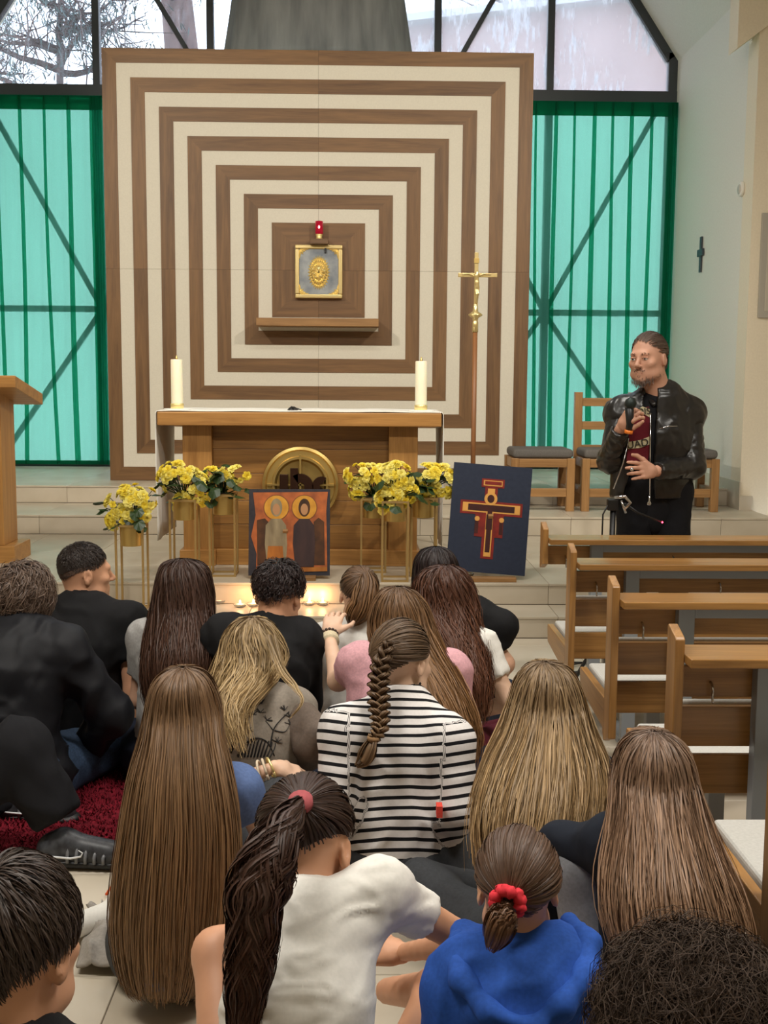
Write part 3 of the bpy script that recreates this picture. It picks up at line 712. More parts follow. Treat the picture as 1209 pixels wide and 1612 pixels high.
MB().box(a[0], b[0], 6.90, 6.965, Z2, Z2 + 0.028).build('foot_rail', M_CHX, cb, world=True, bevel=0.003)
MB().bar(((a[0] + b[0]) / 2, 7.03, Z2 + 0.4), ((a[0] + b[0]) / 2, 7.32, Z2 + 0.015), 0.03, 0.02).build('back_strut', M_CHX, cb, world=True)

# ------------------------------------------------------------------ processional cross
px_ = 0.806; py_ = 8.2
pc = empty('processional_cross', (px_, py_, Z2), 'brass crucifix on a tall wooden pole right of the altar', 'cross')
MB().lathe([(0.14, 0), (0.14, 0.02), (0.05, 0.035), (0.025, 0.06), (0.02, 0.10)], (px_, py_, Z2), 24).build('pole_base', M_BRASSD, pc, world=True, smooth=True)
MB().lathe([(0.018, Z2 + 0.06), (0.0175, 1.84)], (px_, py_, 0), 14).build('pole', wood('pole_wood', (112, 70, 38), (142, 94, 54), 'z'), pc, world=True, smooth=True)
MB().lathe([(0.021, 1.83), (0.021, 1.90), (0.018, 1.905), (0.022, 1.93), (0.05, 1.945), (0.05, 1.955), (0.02, 1.975), (0.016, 2.02), (0.014, 2.03)], (px_, py_, 0), 20).build('socket', M_BRASS, pc, world=True, smooth=True)
q = MB(); cz = 2.228
q.box(px_ - 0.012, px_ + 0.016, py_ - 0.008, py_ + 0.008, 2.02, 2.385); q.box(px_ - 0.127, px_ + 0.15, py_ - 0.0081, py_ + 0.0081, cz - 0.014, cz + 0.014)
q.build('brass_cross', M_BRASS, pc, world=True, bevel=0.003)
MB().box(px_ - 0.016, px_ + 0.02, py_ - 0.014, py_ - 0.006, 2.31, 2.345).build('title_plate', M_BRASSD, pc, world=True, bevel=0.001)

# ------------------------------------------------------------------ lectern at the left edge
lc = empty('lectern', (-2.55, 7.75, Z2), 'oak lectern with sloping top at the left edge beside the curtain', 'lectern')
MB().box(-2.85, -2.295, 7.55, 7.92, Z2, Z2 + 0.115).build('base', M_ALTX, lc, world=True, bevel=0.004)
MB().box(-2.75, -2.37, 7.58, 7.88, Z2 + 0.115, 1.40).build('post', M_ALTZ, lc, world=True, bevel=0.004)
q = MB(); q.prism([(7.38, 1.425), (7.38, 1.502), (8.0, 1.378), (8.0, 1.302)], -2.95, -2.205, 'x'); q.build('sloping_top', M_ALTX, lc, world=True, bevel=0.004)

# ------------------------------------------------------------------ sedilia: two stools and a chair
M_CUSH = noisy('grey_upholstery', (112, 108, 104), (98, 94, 90), 160.0, 0.9, 0.1, 0.001)
def seat(x, y, back, name, label):
    w, d, h = 0.53, 0.46, 0.44
    r = empty(name, (x, y, Z3), label, 'chair' if back else 'stool', None if back else 'stools beside the chair')
    L = 0.065
    for sx in (-1, 1):
        cx = sx * (w / 2 - L / 2)
        MB().box(cx - L / 2, cx + L / 2, -d / 2, -d / 2 + L, 0, h).build('leg', M_CHZ, r, bevel=0.004)
        hb = 0.98 if back else h
        MB().box(cx - L / 2, cx + L / 2, d / 2 - L, d / 2, 0, hb).build('back_post' if back else 'leg', M_CHZ, r, bevel=0.004)
        MB().box(cx - 0.02, cx + 0.02, -d / 2 + L, d / 2 - L, h - 0.08, h).build('side_rail', M_CHX, r, bevel=0.003)
        MB().box(cx - 0.02, cx + 0.02, -d / 2 + L, d / 2 - L, 0.13, 0.2).build('stretcher', M_CHX, r, bevel=0.003)
    MB().box(-w / 2 + L, w / 2 - L, -d / 2 + 0.008, -d / 2 + 0.05, h - 0.075, h - 0.005).build('front_rail', M_CHX, r, bevel=0.003)
    MB().box(-w / 2 + L, w / 2 - L, d / 2 - 0.05, d / 2 - 0.01, h - 0.075, h - 0.005).build('back_rail', M_CHX, r, bevel=0.003)
    MB().box(-w / 2 + L, w / 2 - L, -d / 2 + 0.01, -d / 2 + 0.045, 0.12, 0.19).build('stretcher', M_CHX, r, bevel=0.003)
    MB().box(-w / 2 + 0.015, w / 2 - 0.015, -d / 2 + 0.0, d / 2 - (0.07 if back else 0.01), h, h + 0.075).build('cushion', M_CUSH, r, bevel=0.03, seg=4)
    if back:
        for z0, z1 in ((0.86, 0.93), (0.66, 0.73), (0.48, 0.53)): MB().box(-w / 2 + L, w / 2 - L, d / 2 - 0.05, d / 2 - 0.015, z0, z1).build('back_slat', M_CHX, r, bevel=0.003)
seat(1.50, 9.60, False, 'stool', 'grey cushioned oak stool behind the blue cross board')
seat(2.09, 9.60, True, 'armless_chair', 'oak chair with slatted back and grey cushion behind the speaking man')
seat(2.70, 9.60, False, 'stool', 'grey cushioned oak stool next to the right wall')

# ------------------------------------------------------------------ right wall: cross, call bell, picture edge
c = at_x(1105, 400, XR)
wc = empty('wall_cross', (XR, c[1], c[2] - 0.16), 'small dark metal cross on the white right wall', 'cross')
M_DARKM = mat('dark_iron', (64, 72, 78), 0.5, 0.5)
MB().box(XR - 0.02, XR - 0.003, c[1] - 0.025, c[1] + 0.025, c[2] - 0.17, c[2] + 0.16).build('upright', M_DARKM, wc, world=True, bevel=0.003)
MB().box(XR - 0.024, XR - 0.004, c[1] - 0.085, c[1] + 0.085, c[2] - 0.02, c[2] + 0.045).build('crossbar', M_DARKM, wc, world=True, bevel=0.003)
c = at_x(1169, 298, XR)
r = empty('wall_speaker', (XR, c[1], c[2] - 0.07), 'small round white speaker on the right wall', 'speaker')
MB().lathe([(0.062, 0.0), (0.062, -0.018), (0.05, -0.028), (0.001, -0.03)], (XR, c[1], c[2]), 28, 'x').build('housing', mat('white_plastic', (232, 228, 216), 0.4), r, world=True, smooth=True)
MB().lathe([(0.04, -0.0265), (0.04, -0.032), (0.001, -0.033)], (XR, c[1], c[2]), 24, 'x').build('grille', mat('beige_grille', (200, 194, 180), 0.6), r, world=True, smooth=True)
a = at(1200, 335, YN - 0.02); b = at(1202, 500, YN - 0.02)
r = empty('framed_relief', (a[0] + 0.25, YN - 0.02, b[2]), 'pale grey framed plaque at the right edge of the photo', 'plaque')
MB().box(a[0], a[0] + 0.5, YN - 0.03, YN - 0.002, b[2], a[2]).build('frame', mat('pale_grey_frame', (176, 170, 158), 0.6), r, world=True, bevel=0.004)
MB().box(a[0] + 0.05, a[0] + 0.45, YN - 0.034, YN - 0.02, b[2] + 0.05, a[2] - 0.05).build('plaque_face', mat('plaque_face', (190, 182, 166), 0.6), r, world=True, bevel=0.004)

# ------------------------------------------------------------------ large grey robed statue above the panel
SY = 11.3
sl0, sr0 = at(356, 78, SY), at(648, 78, SY); sl1, sr1 = at(364, 0, SY), at(636, 0, SY)
cx = (sl0[0] + sr0[0]) / 2; hw0 = (sr0[0] - sl0[0]) / 2; hw1 = (sr1[0] - sl1[0]) / 2; z0, z1 = sl0[2] - 0.12, sl1[2]
stt = empty('robed_statue', (cx, SY, z0), 'hem of a large grey robed statue above the striped panel', 'statue')
M_ROBE = noisy('grey_patina', (132, 134, 132), (102, 104, 104), 5.0, 0.75, 0.3, 0.01, 0.3, 5.0, stretch=(2, 2, 0.3))
v = []; f = []; NU = 96
lv = [(z0, hw0 + 0.02), (z0 + 0.06, hw0 + 0.015), (z1, hw1), (z1 + 0.7, hw1 * 0.86), (z1 + 1.4, hw1 * 0.72), (z1 + 1.9, hw1 * 0.62), (z1 + 2.15, hw1 * 0.4), (z1 + 2.25, hw1 * 0.12)]
for z, w in lv:
    for k in range(NU):
        th = 2 * math.pi * k / NU; fl = 1 + 0.035 * math.sin(th * 13 + z) + 0.02 * math.sin(th * 29 + 2 * z)
        v.append((cx + w * math.cos(th) * (1 + (fl - 1) * 0.3), SY + 0.42 * w * math.sin(th) * fl * 1.1, z))
n = len(lv)
f = [(i * NU + j, i * NU + (j + 1) % NU, (i + 1) * NU + (j + 1) % NU, (i + 1) * NU + j) for i in range(n - 1) for j in range(NU)] + [tuple(range(NU - 1, -1, -1)), tuple(range((n - 1) * NU, n * NU))]
q = MB(); q.quadmesh(v, f); q.build('robe', M_ROBE, stt, world=True, smooth=True)
MB().lathe([(0.09, 0), (0.13, 0.1), (0.15, 0.22), (0.12, 0.36), (0.04, 0.42)], (cx, SY, z1 + 2.2), 20).build('head', M_ROBE, stt, world=True, smooth=True)
MB().bar((cx, SY + 0.15, z0 + 0.2), (cx, YW + 0.02, z0 + 0.2), 0.06).build('wall_bracket', M_FRAME, stt, world=True)

# ------------------------------------------------------------------ flower stands and begonias
M_LEAF = noisy('begonia_leaf', (30, 50, 26), (54, 78, 38), 20.0, 0.4, 0, 0, 0.5)
M_LEAF2 = noisy('pale_bud_green', (150, 170, 84), (180, 190, 90), 20.0, 0.5)
M_PETAL = noisy('yellow_petal', (252, 234, 92), (248, 222, 62), 30.0, 0.55)
M_PETAL2 = noisy('pale_yellow_petal', (253, 243, 150), (250, 234, 104), 30.0, 0.55)
M_SOIL = noisy('soil', (60, 44, 34), (40, 30, 24), 80.0, 1.0)
def blossom_mesh(seed, m):
    g = random.Random(seed); q = MB()
    for lay, (n, L, up, wd) in enumerate(((6, 1.0, 0.12, .62), (5, 0.8, 0.42, .56), (4, 0.55, 0.62, .5), (3, 0.32, 0.75, .34))):
        for i in range(n):
            th = 2 * math.pi * (i + lay * .5) / n + g.uniform(-.2, .2); c, s = math.cos(th), math.sin(th); l = L * g.uniform(.88, 1.1); w = wd * g.uniform(.85, 1.1)
            def P(r, t, z): return (r * c - t * s, r * s + t * c, z)
            z = up * 0.5
            q.quadmesh([P(.04, 0, 0), P(l * .55, -w * .8, z + .10), P(l, -w * .45, z + .05 + .2 * lay * .3), P(l * 1.05, 0, z + .0 + .06 * lay), P(l, w * .45, z + .05 + .2 * lay * .3), P(l * .55, w * .8, z + .10), P(l * .6, 0, z - .06)],
                       [(0, 1, 6), (1, 2, 6), (2, 3, 6), (3, 4, 6), (4, 5, 6), (5, 0, 6)])
    me = q.mesh('blossom'); me.materials.append(m)
    me.polygons.foreach_set('use_smooth', [True] * len(me.polygons)); return me
BLO = [blossom_mesh(i, M_PETAL if i % 2 else M_PETAL2) for i in range(4)]
def leaf_mesh(seed):
    g = random.Random(seed); q = MB(); n = 11; p = []
    for i in range(n):
        th = -math.pi + 2 * math.pi * (i + .5) / n; rr = 1.0 + 0.16 * (i % 2) + g.uniform(-.08, .08)
        rr *= (0.72 + 0.28 * abs(math.cos(th / 2)))
        p.append((0.5 + 0.62 * rr * math.cos(th), 0.56 * rr * math.sin(th), -0.12 * rr + 0.05 * math.sin(3 * th)))
    q.quadmesh([(0.38, 0, 0.06)] + p, [(0, i + 1, (i + 1) % n + 1) for i in range(n)])
    q.quadmesh([(-.5, .015, -.25), (-.5, -.015, -.25), (.38, -.015, .05), (.38, .015, .05)], [(0, 1, 2, 3)])
    me = q.mesh('leaf'); me.materials.append(M_LEAF); return me
LEA = [leaf_mesh(i) for i in range(3)]
def flower_stand(px, ytop, Y, base, label):
    c = at(px, ytop, Y); x = c[0]; w = 0.155; h = c[2] - base; t = 0.012
    r = empty('flower_stand', (x, Y, base), label, 'plant stand', 'gold plant stands before the altar')
    for sx in (-1, 1):
        for sy in (-1, 1):
            MB().box(sx * w / 2 - t / 2, sx * w / 2 + t / 2, sy * w / 2 - t / 2, sy * w / 2 + t / 2, 0, h).build('leg', M_GOLDP, r)
    for z in (t / 2, h - t / 2):
        for s in (-1, 1):
            MB().box(-w / 2 + t / 2, w / 2 - t / 2, s * w / 2 - t / 2 + .001, s * w / 2 + t / 2 - .001, z - t / 2, z + t / 2).build('rail', M_GOLDP, r)
            MB().box(s * w / 2 - t / 2 + .001, s * w / 2 + t / 2 - .001, -w / 2 + t / 2, w / 2 - t / 2, z - t / 2, z + t / 2).build('rail', M_GOLDP, r)
    smooth_by_angle(MB().lathe([(0.060, h - 0.13), (0.066, h - 0.128), (0.070, h + 0.002), (0.066, h + 0.003), (0.062, h - 0.02)], (0, 0, 0), 28).build('pot', M_BRASSD, r), 40)
    return (x, Y, base + h)
def begonia(pos, seed, nb, nl, blobs, label):
    """blobs: (dx, dz, rx, rz) masses of blossom, measured from the pot rim"""
    g = random.Random(seed); x, Y, z = pos
    r = empty('begonia', (x, Y, z), label, 'plant', 'yellow begonias before the altar')
    smooth_by_angle(MB().lathe([(0.05, -0.06), (0.060, -0.01), (0.058, 0.004), (0.001, 0.006)], (0, 0, 0), 20).build('root_ball', M_SOIL, r))
    st = MB()
    for i in range(nl):
        an = g.uniform(0, 6.283); rr = g.uniform(0.04, 0.15); zz = g.uniform(-0.02, 0.17)
        o = link('leaf', LEA[i % 3], None, r); s = g.uniform(0.05, 0.075)
        o.location = (rr * math.cos(an), rr * math.sin(an), zz); o.scale = (s, s, s); o.rotation_euler = (g.uniform(-.5, .5), g.uniform(-0.2, 1.0), an)
        st.tube([(0.02 * math.cos(an), 0.02 * math.sin(an), 0), (rr * .6 * math.cos(an), rr * .6 * math.sin(an), zz * .8), (rr * math.cos(an), rr * math.sin(an), zz)], 0.003, 4)
    for i in range(nb):
        dx, dz, rx, rz = blobs[i % len(blobs)]
        th = g.uniform(0, 6.283); ph = g.uniform(-0.9, 1.35); q = 1.0
        vx, vy, vz = math.cos(ph) * math.cos(th), math.cos(ph) * math.sin(th), math.sin(ph)
        if vy > 0.25: vy = -vy
        p = (dx * 1.15 + 1.25 * rx * vx * q, 0.8 * rx * vy, dz * 1.1 + 1.2 * rz * vz * q)
        o = link('blossom', BLO[g.randrange(4)], None, r); s = g.uniform(0.023, 0.033); o.location = p; o.scale = (s, s, s * 0.9)
        d = Vector((vx + g.uniform(-.3, .3), vy - 0.35 + g.uniform(-.3, .3), vz + 0.15)); o.rotation_euler = d.to_track_quat('Z', 'Y').to_euler()
        st.tube([(0, 0, 0), (p[0] * .5, p[1] * .5, p[2] * .6), p], 0.002, 4)
    st.build('stems', M_LEAF, r)
p = flower_stand(207, 824, 6.69, Z1, 'gold wire plant stand farthest left, on the lower step')
begonia(p, 1, 75, 18, [(-0.01, 0.09, 0.105, 0.10), (0.03, 0.13, 0.09, 0.07), (-0.05, 0.03, 0.07, 0.06)], 'yellow begonia farthest left, on the stand on the lower step')
p = flower_stand(290, 785, 7.04, Z2, 'gold wire plant stand holding the begonia in front of the hanging altar cloth')
begonia(p, 2, 89, 16, [(-0.03, 0.12, 0.10, 0.08), (0.06, 0.05, 0.07, 0.09), (0.0, -0.03, 0.05, 0.06)], 'trailing yellow begonia in front of the left altar pillar')
p = flower_stand(351.5, 777, 7.14, Z2, 'gold wire plant stand just left of the icon')
begonia(p, 3, 31, 26, [(-0.06, 0.10, 0.05, 0.04), (0.06, 0.11, 0.07, 0.04), (0.02, 0.07, 0.04, 0.04)], 'leafy yellow begonia with few blooms left of the icon')
p = flower_stand(588, 783, 7.30, Z2, 'gold wire plant stand right of the icon, hindmost of three')
begonia(p, 4, 66, 24, [(-0.05, 0.13, 0.10, 0.06), (0.05, 0.12, 0.08, 0.06), (-0.08, 0.05, 0.05, 0.06)], 'spreading yellow begonia next right of the icon')
p = flower_stand(622, 787, 6.98, Z2, 'gold wire plant stand in the middle of the three right of the icon')
begonia(p, 5, 95, 14, [(0.0, 0.12, 0.09, 0.08), (-0.02, 0.0, 0.075, 0.08), (0.03, 0.04, 0.08, 0.06)], 'trailing yellow begonia in the middle of the right group')
p = flower_stand(667, 782, 7.16, Z2, 'gold wire plant stand beside the blue cross board')
begonia(p, 6, 95, 20, [(0.03, 0.10, 0.13, 0.08), (-0.04, 0.04, 0.09, 0.07), (0.10, 0.08, 0.07, 0.09)], 'yellow begonia touching the blue cross board')

# ------------------------------------------------------------------ tea lights on the lower step
M_GLASS = mat('candle_glass', (235, 235, 230), 0.05, Transmission_Weight=0.85, IOR=1.3)
M_FLAME = mat('flame', (255, 190, 90), 0.5, Emission_Color=(1.0, 0.62, 0.25, 1), Emission_Strength=60.0)
def tealight(px, py, label, lit=True, z=Z1):
    c = at_z(px, py, z); x, y = c[0], c[1]
    r = empty('tea_light', (x, y, z), label, 'candle', 'tea lights on the step')
    MB().lathe([(0.022, 0.001), (0.034, 0.006), (0.042, 0.02), (0.040, 0.022), (0.032, 0.010), (0.02, 0.006)], (0, 0, 0), 20).build('glass_dish', M_GLASS, r, smooth=True)
    MB().lathe([(0.019, 0.007), (0.019, 0.02), (0.017, 0.021), (0.001, 0.020)], (0, 0, 0), 16).build('wax', M_WAX, r, smooth=True)
    if lit:
        MB().lathe([(0.001, 0.021), (0.005, 0.027), (0.0045, 0.034), (0.001, 0.045)], (0, 0, 0), 10).build('flame', M_FLAME, r, smooth=True)
        ld = bpy.data.lights.new('tea_flame', 'POINT'); ld.energy = 0.48; ld.color = (1.0, 0.47, 0.19); ld.shadow_soft_size = 0.02
        o = bpy.data.objects.new('tea_flame', ld); COL.objects.link(o); o.location = (0, -0.0, 0.062); o.parent = r
tealight(378, 956, 'lit tea light in glass left of the dark-haired boy in black')
tealight(399, 955, 'lit tea light half hidden by the dark-haired boy')
tealight(487, 953, 'lit tea light just right of the dark-haired boy')
tealight(508, 953, 'lit tea light beside the ponytail girl in white')
tealight(430, 948, 'lit tea light hidden behind the left half of the dark-haired boy\'s head'); tealight(458, 948, 'lit tea light hidden behind the right half of the dark-haired boy\'s head')
tealight(345, 950, 'lit tea light beside the dark brown long-haired girl')
tealight(757, 950, 'lit tea light right behind the shoulder of the black-haired girl'); tealight(728, 948, 'lit tea light hidden behind the black-haired girl\'s hair')
tealight(736, 908, 'unlit glass tea light at the foot of the blue cross board', False, Z2)

# ------------------------------------------------------------------ pews
M_SEATC = noisy('pale_grey_cushion', (196, 194, 188), (184, 182, 176), 120.0, 0.9, 0.08, 0.001)
PX0 = 0.842
def hook(parent, x, y, z):
    q = MB(); q.tube([(x, y, z + 0.02), (x, y - 0.014, z + 0.018), (x + .002, y - 0.02, z), (x + .002, y - 0.016, z - 0.022), (x, y - 0.03, z - 0.03)], 0.0035, 6)
    q.build('bag_hook', M_CHROME, parent, smooth=True)
def pew(y, label, full=True, length=2.6, sit_label=None):
    """y: far side of the end post; the back faces the camera (-y), the seat lies beyond it (+y)"""
    r = empty('pew' if full else 'pew_front_screen', (PX0, y, 0), label, 'pew', 'oak pews on the right' if full else None)
    th = 0.026; zb = 0.26 if full else 0.62
    q = MB(); q.prism([(-0.085, zb + 0.03), (-0.085, 0.812), (-0.078, 0.818), (-0.008, 0.840), (0, 0.834), (0, zb)], 0, th, 'x'); q.build('end_post', M_PEWZ, r, bevel=0.003)
    MB().box(th, length, -0.145, 0.03, 0.748, 0.773).build('book_shelf', M_PEWX, r, bevel=0.003)
    MB().box(th, length, -0.03, -0.008, 0.640, 0.728).build('back_board', M_PEWX, r, bevel=0.003)
    for hx in (0.115, 0.62, 1.1, 1.6): hook(r, hx, -0.03, 0.662)
    fx = 0.228
    if full:
        q = MB(); q.prism([(-0.004, 0.258), (0.02, 0.30), (0.42, 0.33), (0.44, 0.40), (0.43, 0.41), (-0.004, 0.41)], 0.0, th, 'x'); q.build('seat_end', M_PEWY, r, bevel=0.003)
        MB().box(th, length, -0.004, 0.018, 0.492, 0.606).build('back_board', M_PEWX, r, bevel=0.003)
        MB().box(th + 0.004, length, 0.019, 0.048, 0.494, 0.615).build('back_pad', M_SEATC, r, bevel=0.008, seg=3)
        MB().box(th, length, 0.0, 0.022, 0.355, 0.466).build('seat_apron', M_PEWX, r, bevel=0.003)
        MB().box(th, length, 0.024, 0.44, 0.365, 0.39).build('seat_board', M_PEWX, r, bevel=0.003)
        MB().box(th + 0.005, length, 0.03, 0.435, 0.39, 0.425).build('seat_cushion', M_SEATC, r, bevel=0.012, seg=3)
    for x in ((fx, 1.35, 2.3) if True else ()):
        MB().box(x, x + 0.055, -0.075, -0.032, 0.0, 0.748).build('metal_leg', M_GREYST, r, bevel=0.002)
        MB().box(x, x + 0.055, -0.075, 0.40 if full else 0.12, 0.0, 0.03).build('metal_foot', M_GREYST, r, bevel=0.002)
        if full: MB().box(x, x + 0.05, 0.30, 0.34, 0.03, 0.365).build('metal_leg', M_GREYST, r, bevel=0.002)
    MB().box(fx + 0.055, length, -0.073, -0.034, 0.705, 0.747).build('metal_rail', M_GREYST, r, bevel=0.002)
    return r
pew(5.30, 'low oak front screen of the pews, just before the man', False)
pew(4.60, 'oak pew, second in the row from the altar steps')
pew(3.83, 'oak pew, third in the row from the altar steps')
pew(3.06, 'oak pew, fourth in the row from the altar steps')
pew(2.27, 'oak pew nearest the camera, cut by the right edge')

# cable on the floor below the pews, and the clamp stand before the man
q = MB()
for k in range(3):
    c = at_z(905 + 14 * k, 1050 + 3 * k, 0.006); pts = [(c[0] + (0.16 - 0.02 * k) * math.cos(t), c[1] + (0.10 + .02 * k) * math.sin(t), 0.006 + 0.004 * k) for t in np.linspace(0, 6.28, 26)]
    q.tube(pts, 0.005, 6)
tag(q.build('audio_cable', M_BLACK, smooth=True), 'coiled black cable on the floor under the second pew', 'cable')
c0 = at(964, 835, 5.42)
r = empty('clamp_stand', (c0[0], 5.42, 0), 'black tripod stand with metal clamp in front of the man', 'stand')
zc = at(970, 790, 5.42)[2]
for k in range(3):
    an = 2.1 * k + 0.5; MB().tube([(c0[0], 5.42, 0.35), (c0[0] + 0.2 * math.cos(an), 5.42 + 0.07 * math.sin(an), 0.01)], 0.009, 8).build('leg', M_BLACK, r, world=True, smooth=True)
MB().tube([(c0[0], 5.42, 0.3), (c0[0], 5.42, zc - 0.02)], 0.014, 10).build('pole', M_BLACK, r, world=True, smooth=True)
MB().box(c0[0] - 0.03, c0[0] + 0.02, 5.395, 5.435, zc - 0.04, zc + 0.015).build('head', M_BLACK, r, world=True, bevel=0.004)
q = MB(); q.tube([(c0[0] + 0.0, 5.40, zc + 0.02), (c0[0] + 0.05, 5.39, zc + 0.03), (c0[0] + 0.075, 5.39, zc), (c0[0] + 0.045, 5.39, zc - 0.035)], 0.009, 8); q.tube([(c0[0] + 0.03, 5.385, zc + 0.01), (c0[0] + 0.055, 5.385, zc - 0.05)], 0.006, 8)
q.build('clamp', M_CHROME, r, world=True, smooth=True)
e = at(1042, 822, 5.40); q = MB(); q.tube([(c0[0] + 0.05, 5.40, zc - 0.005), ((c0[0] + e[0]) / 2, 5.40, zc - 0.05), (e[0], 5.40, e[2])], [0.007, 0.006, 0.005], 8); q.build('arm', M_BLACK, r, world=True, smooth=True)
MB().lathe([(0.001, -0.005), (0.005, 0), (0.001, 0.005)], (e[0], 5.393, e[2]), 8).build('red_light', mat('red_led', (255, 60, 70), 0.4, Emission_Color=(1, 0.05, 0.1, 1), Emission_Strength=8.0), r, world=True)
q = MB(); q.tube([(c0[0] - 0.02, 5.41, zc), (c0[0] - 0.05, 5.41, zc - 0.06), (c0[0] - 0.055, 5.41, 0.4), (c0[0] - 0.05, 5.41, 0.0)], 0.004, 6); q.build('cable', M_BLACK, r, world=True, smooth=True)

# ------------------------------------------------------------------ red shag rug
rx0, rx1, ry0, ry1 = -2.3, -0.66, 3.39, 4.75
g = np.random.default_rng(9)
rug = empty('shag_rug', ((rx0 + rx1) / 2, (ry0 + ry1) / 2, 0), 'dark red shag rug under the boys on the left', 'rug')
M_RUG = noisy('crimson_pile', (128, 12, 34), (82, 6, 22), 60.0, 0.9)
MB().box(rx0, rx1, ry0, ry1, 0.002, 0.014).build('backing', M_RUG, rug, world=True)
N = 26000; bx = g.uniform(rx0, rx1, N); by = g.uniform(ry0, ry1, N); an = g.uniform(0, 6.283, N); ln = g.uniform(0.012, 0.03, N); hz = g.uniform(0.012, 0.022, N); w = 0.004
V = np.zeros((N, 3, 3)); V[:, 0] = np.stack([bx + w * np.sin(an), by - w * np.cos(an), np.full(N, .012)], 1); V[:, 1] = np.stack([bx - w * np.sin(an), by + w * np.cos(an), np.full(N, .012)], 1)
V[:, 2] = np.stack([bx + ln * np.cos(an), by + ln * np.sin(an), .014 + hz], 1)
me = bpy.data.meshes.new('pile'); me.from_pydata(V.reshape(-1, 3).tolist(), [], np.arange(3 * N).reshape(-1, 3).tolist())
pset(tag(link('pile', me, M_RUG), kind='stuff'), rug)
# ------------------------------------------------------------------ figures: smooth implicit bodies meshed by surface nets
def vnoise(P, seed=0):
    P = np.asarray(P, float); I = np.floor(P).astype(np.int64); Fr = P - I; Fr = Fr * Fr * (3 - 2 * Fr)
    def h(i, j, k):
        n = (i * 374761393 + j * 668265263 + k * 2147483647 + seed * 974634777) & 0xffffffff
        n = ((n ^ (n >> 13)) * 1274126177) & 0xffffffff
        return ((n ^ (n >> 16)) & 0xffff) / 65535.0
    r = 0
    for a in (0, 1):
        for b in (0, 1):
            for c in (0, 1):
                w = (Fr[..., 0] if a else 1 - Fr[..., 0]) * (Fr[..., 1] if b else 1 - Fr[..., 1]) * (Fr[..., 2] if c else 1 - Fr[..., 2])
                r = r + w * h(I[..., 0] + a, I[..., 1] + b, I[..., 2] + c)
    return r * 2 - 1
V3 = lambda *a: np.array(a if len(a) == 3 else a[0], float)
def unit(v): v = np.asarray(v, float); return v / (np.linalg.norm(v) + 1e-12)

def cap(a, b, ra, rb=None, k=0.03, flat=None, ends=0, op='add'):
    return dict(t='cap', a=V3(a), b=V3(b), ra=ra, rb=ra if rb is None else rb, k=k, flat=flat, ends=ends, op=op)
def elli(c, r, rot=None, k=0.03, op='add'):
    return dict(t='ell', c=V3(c), r=V3(r), rot=np.eye(3) if rot is None else np.asarray(rot, float), k=k, op=op)
def chain(pts, rads, k=0.02, flat=None):
    return [cap(pts[i], pts[i + 1], rads[i], rads[i + 1], k, flat) for i in range(len(pts) - 1)]

def prim_d(p, P):
    if p['t'] == 'ell':
        q = (P - p['c']) @ p['rot'].T            # rows of rot: local axes
        k0 = np.linalg.norm(q / p['r'], axis=-1); k1 = np.linalg.norm(q / p['r'] ** 2, axis=-1) + 1e-9
        return k0 * (k0 - 1) / k1
    a, b = p['a'], p['b']; q = P - a; ab = b - a
    L2 = ab @ ab + 1e-12; t = np.clip(q @ ab / L2, 0, 1)
    d = q - t[..., None] * ab
    if p['flat'] is not None:
        n, f = p['flat']; dn = d @ n; d = d + ((f - 1) * dn)[..., None] * n
    r = np.linalg.norm(d, axis=-1) - (p['ra'] + (p['rb'] - p['ra']) * t)
    if p['ends']:
        u = ab / math.sqrt(L2)
        if p['ends'] & 1: r = np.maximum(r, (P - b) @ u)
        if p['ends'] & 2: r = np.maximum(r, -(P - a) @ u)
    return r
def prim_box(p):
    if p['t'] == 'ell':
        m = np.full(3, p['r'].max()); return p['c'] - m, p['c'] + m
    r = max(p['ra'], p['rb']); return np.minimum(p['a'], p['b']) - r, np.maximum(p['a'], p['b']) + r

